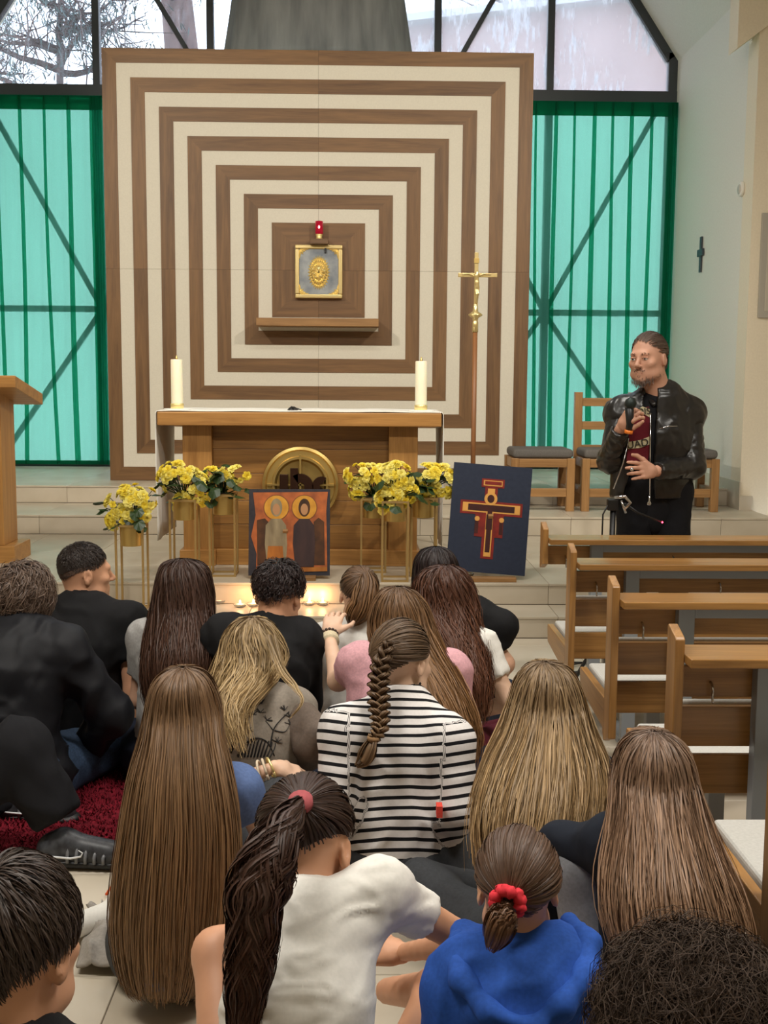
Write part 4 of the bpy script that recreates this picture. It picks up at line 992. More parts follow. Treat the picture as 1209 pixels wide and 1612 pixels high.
_E = [(0, 1), (2, 3), (4, 5), (6, 7), (0, 2), (1, 3), (4, 6), (5, 7), (0, 4), (1, 5), (2, 6), (3, 7)]
_C = [(i, j, k) for i in (0, 1) for j in (0, 1) for k in (0, 1)]
def sdf_mesh(prims, res, clip=None):
    lo = np.min([prim_box(p)[0] for p in prims if p['op'] == 'add'], 0) - 3 * res
    hi = np.max([prim_box(p)[1] for p in prims if p['op'] == 'add'], 0) + 3 * res
    n = np.ceil((hi - lo) / res).astype(int) + 1
    F = np.full(n, 0.2, np.float64); ax = [lo[i] + res * np.arange(n[i]) for i in range(3)]
    for p in prims:
        b0, b1 = prim_box(p); m = p['k'] + 3 * res
        i0 = np.clip(((b0 - m - lo) / res).astype(int), 0, n); i1 = np.clip(((b1 + m - lo) / res).astype(int) + 2, 0, n)
        if np.any(i1 <= i0): continue
        sl = tuple(slice(i0[i], i1[i]) for i in range(3))
        X, Y, Z = np.meshgrid(ax[0][sl[0]], ax[1][sl[1]], ax[2][sl[2]], indexing='ij')
        d = prim_d(p, np.stack([X, Y, Z], -1)); A = F[sl]; k = p['k']
        if p['op'] == 'add':
            h = np.maximum(k - np.abs(A - d), 0) / k; F[sl] = np.minimum(A, d) - h * h * k * 0.25
        else:
            d = -d; h = np.maximum(k - np.abs(A - d), 0) / k; F[sl] = np.maximum(A, d) + h * h * k * 0.25
    if clip is not None:
        X, Y, Z = np.meshgrid(*ax, indexing='ij'); F = np.maximum(F, clip(np.stack([X, Y, Z], -1)))
    s = F < 0; N = n
    cs = [F[i:N[0] - 1 + i, j:N[1] - 1 + j, k:N[2] - 1 + k] for i, j, k in _C]
    cnt = sum((c < 0).astype(np.int8) for c in cs); mask = (cnt > 0) & (cnt < 8)
    idx = np.argwhere(mask); vals = np.stack([c[mask] for c in cs], 1); cor = np.array(_C, float)
    acc = np.zeros((len(idx), 3)); num = np.zeros(len(idx))
    for a, b in _E:
        va, vb = vals[:, a], vals[:, b]; x = (va < 0) != (vb < 0)
        t = np.where(x, va / np.where(x, va - vb, 1), 0)
        acc += np.where(x[:, None], cor[a] + t[:, None] * (cor[b] - cor[a]), 0); num += x
    V = lo + res * (idx + acc / num[:, None])
    ids = np.full(mask.shape, -1, np.int64); ids[mask] = np.arange(len(idx)); FF = []
    for a in range(3):
        b, c = (a + 1) % 3, (a + 2) % 3
        sa = [slice(None)] * 3; sb = [slice(None)] * 3; sa[a] = slice(0, -1); sb[a] = slice(1, None)
        for q in (b, c): sa[q] = slice(1, -1); sb[q] = slice(1, -1)
        s0, s1 = s[tuple(sa)], s[tuple(sb)]; ch = np.argwhere(s0 != s1)
        if not len(ch): continue
        fl = s0[tuple(ch.T)]; base = ch.copy(); base[:, b] += 1; base[:, c] += 1
        def cell(db, dc):
            q = base.copy(); q[:, b] -= db; q[:, c] -= dc; return ids[tuple(q.T)]
        quad = np.stack([cell(1, 1), cell(0, 1), cell(0, 0), cell(1, 0)], 1)
        quad[~fl] = quad[~fl][:, ::-1]; FF.append(quad)
    Fq = np.concatenate(FF); Fq = Fq[(Fq >= 0).all(1)]
    return V, Fq

def np_mesh(name, V, F, smooth=True):
    me = bpy.data.meshes.new(name); nv, nf = len(V), len(F); k = F.shape[1]
    me.vertices.add(nv); me.vertices.foreach_set('co', np.ascontiguousarray(V, np.float32).ravel())
    me.loops.add(nf * k); me.loops.foreach_set('vertex_index', np.ascontiguousarray(F, np.int32).ravel())
    me.polygons.add(nf); me.polygons.foreach_set('loop_start', np.arange(0, nf * k, k, dtype=np.int32))
    me.polygons.foreach_set('use_smooth', np.full(nf, smooth))
    me.update(calc_edges=True); me.validate(); return me
def vnormals(V, F):
    a, b, c, d = (V[F[:, i]] for i in range(4)); fn = np.cross(c - a, d - b); N = np.zeros_like(V)
    for i in range(4): np.add.at(N, F[:, i], fn)
    return N / (np.linalg.norm(N, axis=1)[:, None] + 1e-12)
def laplace(V, F, it=1, lam=0.5):
    E = np.concatenate([F[:, [0, 1]], F[:, [1, 2]], F[:, [2, 3]], F[:, [3, 0]]])
    for _ in range(it):
        S = np.zeros_like(V); n = np.zeros(len(V)); np.add.at(S, E[:, 0], V[E[:, 1]]); np.add.at(n, E[:, 0], 1); np.add.at(S, E[:, 1], V[E[:, 0]]); np.add.at(n, E[:, 1], 1)
        V = V + lam * (S / np.maximum(n, 1)[:, None] - V)
    return V
def folds(V, F, amp, scale, seed, stretch=(1, 1, 1)):
    N = vnormals(V, F); P = V * np.array(stretch) * scale
    w = P + 0.8 * np.stack([vnoise(P * 0.6, seed + 1), vnoise(P * 0.6, seed + 2), vnoise(P * 0.6, seed + 3)], -1)
    n = 1 - 2 * np.abs(vnoise(w, seed)); n2 = vnoise(w * 2.3, seed + 9)
    return V + N * (amp * (n * 0.7 + n2 * 0.35))[:, None]
def solid(name, prims, res, material, parent, fold=None, smooth=2, clip=None, seed=0):
    V, F = sdf_mesh(prims, res, clip); V = laplace(V, F, smooth)
    if fold: V = folds(V, F, fold[0], fold[1], seed, fold[2] if len(fold) > 2 else (1, 1, 1))
    o = link(name, np_mesh(name, V, F), material); return pset(o, parent)
def solids(name, groups, material, parent):
    """several fields of different fineness in one mesh (body, head, hands)"""
    VV = []; FF = []; n = 0
    for prims, res in groups:
        V, F = sdf_mesh(prims, res); V = laplace(V, F, 1, 0.4); VV.append(V); FF.append(F + n); n += len(V)
    o = link(name, np_mesh(name, np.concatenate(VV), np.concatenate(FF)), material); return pset(o, parent)

# ------------------------------------------------------------------ hair
def hair_mat(name, root, tip, dark, rough=0.5, spec=0.4):
    if name in _mats: return _mats[name]
    m = mat(name, root, rough, spec=spec); b = bsdf(m)
    g = nd(m, 'ShaderNodeNewGeometry'); at_ = nd(m, 'ShaderNodeAttribute'); at_.attribute_name = 't'
    mx = nd(m, 'ShaderNodeMix', data_type='RGBA'); lk(m, at_.outputs['Fac'], mx.inputs[0]); mx.inputs[6].default_value = lin(tuple(min(255, c * 1.16) for c in root)); mx.inputs[7].default_value = lin(tuple(min(255, c * 1.12) for c in tip))
    r = nd(m, 'ShaderNodeMapRange'); lk(m, g.outputs['Random Per Island'], r.inputs['Value']); r.inputs['To Min'].default_value = 0.0; r.inputs['To Max'].default_value = 0.55
    m2 = nd(m, 'ShaderNodeMix', data_type='RGBA'); lk(m, r.outputs[0], m2.inputs[0]); lk(m, mx.outputs[2], m2.inputs[6]); m2.inputs[7].default_value = lin(dark)
    lk(m, m2.outputs[2], b.inputs['Base Color']); return m
def ribbons(name, S, out, width, material, parent, rng, twist=0.5, taper=0.35, t0=0.0, t1=1.0):
    """S: strands (n, m, 3); out: outward direction at every point; each strand one thin ribbon"""
    n, m, _ = S.shape
    T = np.gradient(S, axis=1); T /= np.linalg.norm(T, axis=2)[..., None] + 1e-12
    side = np.cross(T, out); side /= np.linalg.norm(side, axis=2)[..., None] + 1e-9
    up = np.cross(side, T); tw = rng.normal(0, twist, (n, 1, 1)); side = side * np.cos(tw) + up * np.sin(tw)
    tt = np.linspace(0, 1, m); w = width * rng.uniform(0.6, 1.3, (n, 1)) * (1 - (1 - taper) * tt ** 3)[None]
    A = S - side * w[..., None] / 2; B = S + side * w[..., None] / 2
    V = np.stack([A, B], 2).reshape(-1, 3)
    i = (np.arange(n) * m * 2)[:, None] + (np.arange(m - 1) * 2)[None]
    F = np.stack([i, i + 1, i + 3, i + 2], -1).reshape(-1, 4)
    me = np_mesh(name, V, F); a = me.attributes.new('t', 'FLOAT', 'POINT')
    tv = t0 + (t1 - t0) * np.repeat(np.broadcast_to(tt, (n, m)).reshape(-1), 2); a.data.foreach_set('value', tv.astype(np.float32))
    o = link(name, me, material); o['kind'] = 'stuff'
    return pset(o, parent) if parent is not None else o
def catmull(K, ts):
    K = np.asarray(K, float); n = len(K); x = np.clip(np.asarray(ts) * (n - 1), 0, n - 1 - 1e-6); i = x.astype(int); f = (x - i)[..., None]
    g = lambda j: K[np.clip(j, 0, n - 1)]
    p0, p1, p2, p3 = g(i - 1), g(i), g(i + 1), g(i + 2)
    return 0.5 * ((2 * p1) + (-p0 + p2) * f + (2 * p0 - 5 * p1 + 4 * p2 - p3) * f ** 2 + (-p0 + 3 * p1 - 3 * p2 + p3) * f ** 3)
def sec(y, xl, xr, Y, b):
    c = at((xl + xr) / 2, y, Y); d = Y / AX_F[1]
    return [c[0], c[1], c[2], (xr - xl) / 2 * Y / FPX, b]
def hair_loft(parent, secs, n, material, seed, width=0.004, wave=0.0, wfreq=3.0, frizz=0.004, gap=60, gap_t=0.12, tips=(0.8, 1.02), m=18, shell=True, name='hair', under=None, clump=0.05, tcol=(0, 1)):
    rng = np.random.default_rng(seed); K = np.array(secs, float)
    def surf(u, t, r=1.0):
        k = catmull(K, t); return np.stack([k[..., 0] + k[..., 3] * np.cos(u) * r, k[..., 1] + k[..., 4] * np.sin(u) * r, k[..., 2]], -1), k
    u0 = rng.uniform(0, 2 * math.pi, n); front = (np.sin(u0) > math.cos(R(gap))) if gap > 0 else np.zeros(n, bool)   # the face side (+y) stays open below the fringe
    st = rng.uniform(0, 0.012, n); en = np.where(front, rng.uniform(.10, .2, n), rng.uniform(tips[0], tips[1], n)); ts = st[:, None] + (en - st)[:, None] * (np.linspace(0, 1, m) ** 1.7)[None]
    ts = np.clip(ts, 0, 1)
    cl = rng.integers(0, max(6, n // 14), n); ph = rng.uniform(0, 6.283, cl.max() + 1)[cl]; cu = rng.normal(0, clump, cl.max() + 1)[cl]
    u = u0[:, None] + (cu[:, None] + wave * np.sin(wfreq * 6.283 * ts + ph[:, None])) * np.minimum(ts * 2.5, 1) + rng.normal(0, 0.03, (n, 1)) * ts
    r = rng.uniform(0.93, 1.03, (n, 1)) + 0.03 * wave * 10 * np.cos(wfreq * 6.283 * ts + ph[:, None])
    S, k = surf(u, ts, r)
    S = S + rng.normal(0, 1, (n, 1, 3)) * frizz * ts[..., None] ** 1.5 + frizz * 0.5 * np.sin(9 * ts[..., None] + rng.uniform(0, 6.28, (n, 1, 3)))
    out = np.stack([np.cos(u), np.sin(u), 0.15 + 2.5 * np.clip(1 - ts * 7, 0, 1)], -1)
    o = ribbons(name, S, out, width, material, parent, rng, t0=tcol[0], t1=tcol[1])
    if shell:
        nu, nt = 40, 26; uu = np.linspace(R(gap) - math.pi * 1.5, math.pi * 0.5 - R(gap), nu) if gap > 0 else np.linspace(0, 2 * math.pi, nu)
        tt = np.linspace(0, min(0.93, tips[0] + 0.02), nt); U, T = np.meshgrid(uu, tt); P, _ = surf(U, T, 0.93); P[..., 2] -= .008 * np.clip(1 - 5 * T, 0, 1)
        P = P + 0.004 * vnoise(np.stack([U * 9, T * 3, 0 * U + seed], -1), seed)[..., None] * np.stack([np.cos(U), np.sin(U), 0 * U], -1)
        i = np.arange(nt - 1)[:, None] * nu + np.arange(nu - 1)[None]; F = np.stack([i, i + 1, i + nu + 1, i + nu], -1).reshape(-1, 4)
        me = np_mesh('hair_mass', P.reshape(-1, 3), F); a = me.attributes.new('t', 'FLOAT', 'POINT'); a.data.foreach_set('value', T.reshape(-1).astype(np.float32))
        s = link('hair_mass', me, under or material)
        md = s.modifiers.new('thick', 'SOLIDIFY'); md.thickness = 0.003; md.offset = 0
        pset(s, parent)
        if gap > 0:
            tt = np.linspace(0, .17, 9); U, T = np.meshgrid(np.linspace(0, 2 * math.pi, 33), tt); P, _ = surf(U, T, .90); P[..., 2] -= .009; i = np.arange(8)[:, None] * 33 + np.arange(32)[None]
            me = np_mesh('hair_crown', P.reshape(-1, 3), np.stack([i, i + 1, i + 34, i + 33], -1).reshape(-1, 4)); me.attributes.new('t', 'FLOAT', 'POINT'); pset(link('hair_crown', me, under or material), parent)
    return o
def scalp(H, d, lift=0.0):
    """point on the hair ellipsoid of head H in local direction d (x right, y face, z up)"""
    d = d / (np.linalg.norm(d, axis=-1)[..., None] + 1e-12)
    r = H['hr'] * H['s'] + lift if np.isscalar(lift) else H['hr'] * H['s'] + lift[..., None]
    return H['hcen'] + (d * r) @ H['rot']
def scalp_dir(H, px, py):
    """local direction of the hair surface point seen at a photo point"""
    r = H['hr'] * H['s']; o = (H['rot'] @ (CAM - H['hcen'])) / r; d = (H['rot'] @ ray(px, py)) / r
    a, b, c = d @ d, 2 * (o @ d), o @ o - 1; q = b * b - 4 * a * c; t = (-b - math.sqrt(max(q, 0))) / (2 * a); return unit((o + d * t))
def hair_cap(parent, H, material, hairline, k=1.0, name='hair_mass'):
    """closed skull cap under the strands"""
    nu, nv = 36, 20; P = []; 
    th = np.linspace(0, 2 * math.pi, nu, endpoint=False)
    for j in range(nv):
        f = j / (nv - 1); row = []
        for t in th:
            el = math.pi / 2 - f * (math.pi / 2 - hairline(t)); row.append((math.cos(el) * math.sin(t), math.cos(el) * math.cos(t), math.sin(el)))
        P.append(row)
    P = scalp(H, np.array(P), -0.004 + 0.004 * (k - 1)); i = np.arange(nv - 1)[:, None] * nu; a = np.arange(nu)[None]; b = (np.arange(nu)[None] + 1) % nu
    F = np.stack([i + a, i + nu + a, i + nu + b, i + b], -1).reshape(-1, 4)
    me = np_mesh(name, P.reshape(-1, 3), F); at_ = me.attributes.new('t', 'FLOAT', 'POINT')
    return pset(link(name, me, material), parent)
def std_hairline(front=0.55, side=-0.05, back=-0.62):
    def f(t):                                   # t: 0 = face, pi = back
        c = math.cos(t)
        return side + (front - side) * c ** 2 if c > 0 else side + (back - side) * c ** 2
    return f
def roots(n, hl, rng):
    out = []
    while len(out) < n:
        d = rng.normal(0, 1, (4 * n, 3)); d /= np.linalg.norm(d, axis=1)[:, None]
        az = np.arctan2(d[:, 0], d[:, 1]); el = np.arcsin(d[:, 2]); lim = np.array([hl(a) for a in np.abs(az)])
        out += list(d[el > lim])
    return np.array(out[:n])
def hair_short(parent, H, material, seed, n, length, lift, curl=0.0, width=0.003, hl=None, whorl=(0, -0.45, 0.9), m=7, mess=0.35, len_side=None, down=0.0, name='hair'):
    rng = np.random.default_rng(seed); hl = hl or std_hairline(); d0 = roots(n, hl, rng); w = unit(whorl)
    L = length * rng.uniform(0.65, 1.15, n)
    if len_side is not None:
        z = np.clip((d0[:, 2] + 0.1) / 0.7, 0, 1); L = L * (len_side + (1 - len_side) * z)
    flow = d0 - w; flow -= d0 * (flow * d0).sum(1)[:, None]; flow /= np.linalg.norm(flow, axis=1)[:, None] + 1e-9
    cl = rng.integers(0, max(4, n // 10), n); cj = rng.normal(0, mess, (cl.max() + 1, 3))[cl]
    flow = flow + cj + rng.normal(0, mess * 0.4, (n, 3)); flow -= d0 * (flow * d0).sum(1)[:, None]; flow /= np.linalg.norm(flow, axis=1)[:, None] + 1e-9
    R0 = H['hr'].mean() * H['s']; S = []; ph = rng.uniform(0, 6.283, cl.max() + 1)[cl]; tt = np.linspace(0, 1, m)
    for k, t in enumerate(tt):
        ang = (L * t / R0)[:, None]; d = d0 * np.cos(ang) + flow * np.sin(ang)
        lf = lift * np.sin(t * math.pi * 0.62) * (L / length)
        if curl: lf = lf + curl * np.sin(ph + 9 * t) * t; d = d + (np.cross(d0, flow) * (curl / R0 * 1.4 * np.cos(ph + 9 * t) * t)[:, None])
        p = scalp(H, d, lf); p[:, 2] -= down * t * t; S.append(p)
    S = np.stack(S, 1); out = np.repeat((d0 @ H['rot'])[:, None], m, 1)
    return ribbons(name, S, out, width, material, parent, rng, twist=0.6)
def hair_pulled(parent, H, material, seed, n, tie, width=0.003, hl=None, lift=0.006, m=12, name='hair', part=None, loose=0.0):
    """hair combed over the scalp to a tie in local direction 'tie'"""
    rng = np.random.default_rng(seed); hl = hl or std_hairline(0.5, -0.1, -0.75); d0 = roots(n, hl, rng); tl = np.linalg.norm(tie); td = unit(tie)
    t = np.linspace(0, 1, m)[None, :, None]; om = np.arccos(np.clip(d0 @ td, -1, 1))[:, None, None]; so = np.sin(om) + 1e-6
    d = (np.sin((1 - t) * om) * d0[:, None] + np.sin(t * om) * td) / so
    lf = np.broadcast_to(lift * rng.uniform(0.4, 1.3, (n, 1)) * np.minimum(1, .25 + 2.5 * t[..., 0]) + 0.012 * np.clip(t[..., 0] - 0.7, 0, 1), d.shape[:2])
    d = d + rng.normal(0, 0.012 + loose, (n, 1, 3)) * np.sin(t * math.pi)
    S = scalp(H, d, lf); out = d @ H['rot']
    return ribbons(name, S, out, width, material, parent, rng, twist=0.35, taper=0.8, t1=0.3)
def hair_tail(parent, path, rads, n, material, seed, width=0.004, wave=0.0, wfreq=4.0, m=20, tips=(0.8, 1.0), flat=1.0, name='ponytail', t0=0.2, core=True):
    rng = np.random.default_rng(seed); K = np.array([list(p) + [r] for p, r in zip(path, rads)], float)
    en = rng.uniform(tips[0], tips[1], n); ts = en[:, None] * np.linspace(0, 1, m)[None]; k = catmull(K, ts); C = k[..., :3]
    T = np.gradient(C, axis=1); T /= np.linalg.norm(T, axis=2)[..., None] + 1e-9
    ax = np.cross(T, np.array([0, 1.0, 0.0])); ax /= np.linalg.norm(ax, axis=2)[..., None] + 1e-9; bx = np.cross(ax, T)
    cl = rng.integers(0, max(5, n // 12), n); ph = rng.uniform(0, 6.283, cl.max() + 1)[cl][:, None]
    uc = rng.uniform(0, 6.283, cl.max() + 1)[cl][:, None]; u = uc + rng.normal(0, .22, (n, 1)) + wave * .5 * np.sin(wfreq * 6.283 * ts + ph); rr = np.sqrt(rng.uniform(0.35, 1.0, cl.max() + 1)[cl][:, None]) * rng.uniform(.9, 1.1, (n, 1)) * k[..., 3] * (1 + wave * 0.25 * np.sin(wfreq * 6.283 * ts * 1.1 + ph * 2))
    off = (np.cos(u) * rr)[..., None] * ax + (np.sin(u) * rr * flat)[..., None] * bx
    S = C + off; o = ribbons(name, S, off + 1e-6, width, material, parent, rng, twist=0.5, t0=t0)
    if core:
        kk = catmull(K, np.linspace(0, tips[0], 16)); q = MB().tube(kk[:, :3], kk[:, 3] * 0.5, 10).mesh('hair_mass'); a = q.attributes.new('t', 'FLOAT', 'POINT')
        a.data.foreach_set('value', np.repeat(np.linspace(t0, 1, 16), 10).astype(np.float32)); pset(link('hair_mass', q, material, None, True), parent)
    return o

# ------------------------------------------------------------------ heads, hands, seated figures
def make_head(hc, yaw, pitch, roll=0.0, s=1.0, male=False):
    cy, sy, cp, sp = math.cos(yaw), math.sin(yaw), math.cos(pitch), math.sin(pitch)
    f = V3(sy * cp, cy * cp, -sp); r = V3(cy, -sy, 0); u = np.cross(r, f)
    cr, sr = math.cos(roll), math.sin(roll); r, u = cr * r + sr * u, -sr * r + cr * u
    rot = np.stack([r, f, u]); hc = V3(hc)
    H = dict(hc=hc, r=r, f=f, u=u, rot=rot, s=s, hr=V3(0.081, 0.100, 0.097), hcen=hc + s * (0.028 * u - 0.012 * f), male=male)
    return H
def hp(H, x, y, z): return H['hc'] + H['s'] * (x * H['r'] + y * H['f'] + z * H['u'])
def head_prims(H, neck, nr=0.05):
    s = H['s']; ro = H['rot']; p = lambda *a: hp(H, *a); e = lambda c, r, k=0.02, op='add': elli(p(*c), V3(r) * s, ro, k * s, op)
    P = [e((0, -.012, .028), (.075, .095, .092)), e((0, .032, -.03), (.060, .060, .085), .03), e((0, .04, -.078), (.047, .052, .036), .03),
         e((0, .078, -.102), (.020, .018, .016), .02), cap(p(-.034, .082, .022), p(.034, .082, .022), .013 * s, k=.02 * s)]
    for x in (-1, 1):
        P += [e((x * .045, .066, -.022), (.02, .02, .017), .025), e((x * .031, .101, .004), (.0165, .013, .0105), .012, 'sub'), e((x * .079, -.008, -.008), (.009, .020, .031), .006),
              e((x * .083, -.012, .0), (.006, .010, .018), .004, 'sub'), e((x * .052, .03, -.072), (.018, .034, .02), .03)]
    P += [cap(p(0, .092, .008), p(0, .114, -.026), .0075 * s, .0115 * s, .012 * s), e((-.012, .104, -.032), (.008, .009, .007), .008), e((.012, .104, -.032), (.008, .009, .007), .008),
          cap(p(-.018, .088, -.056), p(.018, .088, -.056), .0058 * s, k=.008 * s), cap(p(-.016, .087, -.066), p(.016, .087, -.066), .0068 * s, k=.008 * s),
          cap(p(-.02, .1, -.0608), p(.02, .1, -.0608), .0022 * s, k=.004 * s, op='sub')]
    P += [cap(p(0, -.02, -.05), V3(neck), nr * s, nr * 1.1 * s, .03 * s)]
    return P
def hand_prims(w, d, n, side, s=1.0, curl=(0.25, 0.3, 0.35, 0.4), thumb=0.5, bend=(0.6, 0.9, 0.6), spread=0.12):
    """w wrist, d finger direction, n back-of-hand normal, side +1: thumb along cross(d, n)"""
    w = V3(w); d = unit(d); n = unit(V3(n) - d * (V3(n) @ d)); t = np.cross(d, n) * side; P = [cap(w, w + d * .03 * s, .023 * s, .026 * s, .02)]
    kn = []
    for i, (x, l) in enumerate(((.030, .078), (.010, .086), (-.010, .080), (-.029, .063))):
        k0 = w + s * (t * x * 1.02 + d * (.088 - .004 * abs(i - 1)) - n * .002); P.append(cap(w + s * (t * x * .6 + d * .02), k0, .0155 * s, .0115 * s, .012))
        dd = unit(d + t * spread * (1.5 - i) * .6); a = 0; q = k0; rr = (.0098, .0088, .0080, .0066)
        if i == 3: rr = tuple(v * .88 for v in rr)
        for j, f in enumerate((.45, .31, .24)):
            a += curl[i] * bend[j] * 1.6; v = dd * math.cos(a) - n * math.sin(a); q2 = q + v * l * f * s; P.append(cap(q, q2, rr[j] * s, rr[j + 1] * s, .004)); q = q2
        kn.append(q)
    q0 = w + s * (t * .022 + d * .022 - n * .006); q1 = w + s * (t * (.046 + .01 * thumb) + d * .054 - n * .012); v = unit(d * .8 + t * (.75 * thumb) - n * .35); q2 = q1 + v * .032 * s; q3 = q2 + unit(d - n * .35 + t * .25 * thumb) * .026 * s
    P += [cap(q0, q1, .0155 * s, .0125 * s, .012), cap(q1, q2, .0112 * s, .0098 * s, .005), cap(q2, q3, .0098 * s, .0078 * s, .004)]
    return P

def skin(name, rgb, rough=0.5):
    m = noisy(name, rgb, tuple(int(c * .93) for c in rgb), 12.0, rough, 0.04, 0.001, 0.4); return m
SK = skin('fair_skin', (226, 178, 148)); SK2 = skin('warm_skin', (214, 160, 126)); SK3 = skin('light_skin', (234, 194, 166))
def fabric(name, rgb, rough=0.85, var=0.9): return noisy(name, rgb, tuple(int(c * var) for c in rgb), 140.0, rough, 0.12, 0.0008, 0.25)

class Seated:
    def __init__(s, px, py, D, label, yaw=0.0, lean=0.25, sh=0.16, head_yaw=None, head_pitch=0.1, head_roll=0.0, bulk=1.0, neckf=0.0, side=0.0, ztop=None, headscale=1.0, male=False, group='young people seated on the floor'):
        top = at(px, py, D); s.yaw = yaw; s.male = male
        d = lambda a: V3(math.sin(side) * math.cos(a) * 0.9, math.sin(a), math.cos(a) * math.cos(side))
        p0 = V3(0, 0, .115); p1 = p0 + .17 * d(lean * .5 - .05); p2 = p1 + .19 * d(lean); p3 = p2 + .15 * d(lean * 1.25)
        hy = yaw if head_yaw is None else head_yaw
        hc = p3 + .125 * d(lean * .9 + neckf + .18); hu = unit(V3(0, math.sin(head_pitch), math.cos(head_pitch))); tl = hc + .125 * hu * headscale
        s.sc = top[2] / tl[2]; s.cy, s.sy = math.cos(yaw), math.sin(yaw)
        s.o = V3(0, 0, 0); w = s.w(tl); s.o = V3(top[0] - w[0], top[1] - w[1], 0)
        s.p0, s.p1, s.p2, s.p3 = map(s.w, (p0, p1, p2, p3)); s.fw = V3(s.sy, s.cy, 0); s.rt = V3(s.cy, -s.sy, 0)
        s.spine_f = unit(s.w(p2 + V3(0, math.cos(lean), -math.sin(lean))) - s.w(p2))
        s.H = make_head(s.w(hc), hy, head_pitch, head_roll, s.sc * headscale, male); s.b = bulk * s.sc
        sp = p2 + .085 * d(lean * 1.1); s.sh = {k: s.w(sp + V3(q * sh, .005, 0)) for k, q in (('L', -1), ('R', 1))}
        s.arm = {k: (s.w(V3(q * (sh + .035), .10, .30)), s.w(V3(q * .10, .30, .25))) for k, q in (('L', -1), ('R', 1))}
        s.hip = {k: s.w(V3(q * .085, .03, .11)) for k, q in (('L', -1), ('R', 1))}
        s.leg = {k: (s.w(V3(q * .33, .27, .16)), s.w(V3(-q * .04, .40, .06))) for k, q in (('L', -1), ('R', 1))}
        s.root = empty('person', (s.p0[0], s.p0[1], 0), label, 'person', group)
    def w(s, v):
        v = V3(v) * s.sc; return s.o + V3(v[0] * s.cy + v[1] * s.sy, -v[0] * s.sy + v[1] * s.cy, v[2])
    def fl(s, f): return (s.spine_f, f)
    def torso(s, g=0.0, hem=None):
        b = s.b; F = s.fl(1.32)
        P = [cap(s.hip['L'], s.hip['R'], .115 * b + g, k=.05), cap(s.p0, s.p1, .148 * b + g, .132 * b + g, .05, F), cap(s.p1, s.p2, .132 * b + g, .148 * b + g, .05, F),
             cap(s.p2, s.p2 * .35 + s.p3 * .65, .14 * b + g, .075 * b + g, .06, s.fl(1.25))]
        for k in 'LR':
            P += [cap(s.p3 - s.fw * .012, s.sh[k], .043 * b + g * .8, .052 * b + g * .8, .05), cap(s.p2, s.sh[k], .10 * b + g, .055 * b + g, .05, s.fl(1.2))]
        return P
    def armp(s, k, g=0.0, upto=2.0, k_=0.03):
        e, w = s.arm[k]; b = s.b; P = []
        t = min(upto, 1.0); q = s.sh[k] * (1 - t) + e * t; P.append(cap(s.sh[k], q, .050 * b + g, (.050 - .009 * t) * b + g, k_, ends=1 if upto < 1 else 0))
        if upto > 1: t = upto - 1; q = e * (1 - t) + w * t; P.append(cap(e, q, .041 * b + g, (.041 - .014 * t) * b + g, .02, ends=1 if upto < 2 else 0))
        return P
    def legp(s, k, g=0.0, upto=2.0):
        kn, an = s.leg[k]; b = s.b; t = min(upto, 1); q = s.hip[k] * (1 - t) + kn * t; P = [cap(s.hip[k], q, .088 * b + g, (.088 - .028 * t) * b + g, .04, ends=1 if upto < 1 else 0)]
        if upto > 1: t = upto - 1; q = kn * (1 - t) + an * t; P.append(cap(kn, q, .058 * b + g, (.058 - .02 * t) * b + g, .03, ends=1 if upto < 2 else 0))
        return P
    def body(s, material=None, hands='LR', res=0.012, bare_legs=False, handspec=None):
        P = s.torso(-.012)
        for k in 'LR': P += s.armp(k, -.002)
        if bare_legs:
            for k in 'LR': P += s.legp(k)
        G = [(P, res), (head_prims(s.H, s.p3 * .9 + s.p2 * .1, .058 if s.male else .048), 0.0065 * s.sc)]
        for k in hands:
            e, w = s.arm[k]; hs = (handspec or {}).get(k)
            if hs is None: hs = dict(d=unit(unit(w - e) + s.fw * .3 - V3(0, 0, .3)), n=V3(0, 0, 1), side=1 if k == 'L' else -1)
            G.append((hand_prims(w, hs['d'], hs['n'], hs['side'], s.sc * .95, hs.get('curl', (.25, .3, .35, .4)), hs.get('thumb', .5)), hs.get('res', .0055)))
        return solids('body', G, material or SK, s.root)
    def shirt(s, material, sleeve=0.55, g=0.012, fold=(0.006, 16.0), res=0.0095, extra=(), name='shirt', seed=1, hem=0.0, collar=True):
        P = s.torso(g)
        for k in 'LR': P += s.armp(k, g * .9 + .004, sleeve)
        P += list(extra); nk = s.p3 * .55 + s.H['hc'] * .45; u = unit(s.H['hc'] - s.p3 + V3(0, 0, .0))
        if collar: P.append(cap(s.p3 + u * .012, s.p3 + u * .3, .055 * s.sc, .07 * s.sc, .006, op='sub'))
        return solid(name, P, res, material, s.root, fold, 2, None, seed)
    def trousers(s, material, upto=1.93, g=0.014, name='trousers', fold=(0.006, 14.0), seed=2, res=0.011):
        P = [cap(s.hip['L'], s.hip['R'], .122 * s.b + g, k=.05), cap(s.p0, s.p0 * .6 + s.p1 * .4, .150 * s.b + g * .6, .14 * s.b + g * .6, .05, s.fl(1.3))]
        for k in 'LR': P += s.legp(k, g, upto)
        return solid(name, P, res, material, s.root, fold, 2, None, seed)
    def shoes(s, material):
        for k in 'LR':
            kn, an = s.leg[k]; d = unit(V3(an[0] - kn[0], an[1] - kn[1], 0)); a = V3(an[0], an[1], .045)
            solid('shoe', [cap(a - d * .02, a + d * .13, .042, .034, .03), cap(a - d * .02, a + V3(0, 0, .05), .042, .04, .03)], .009, material, s.root)
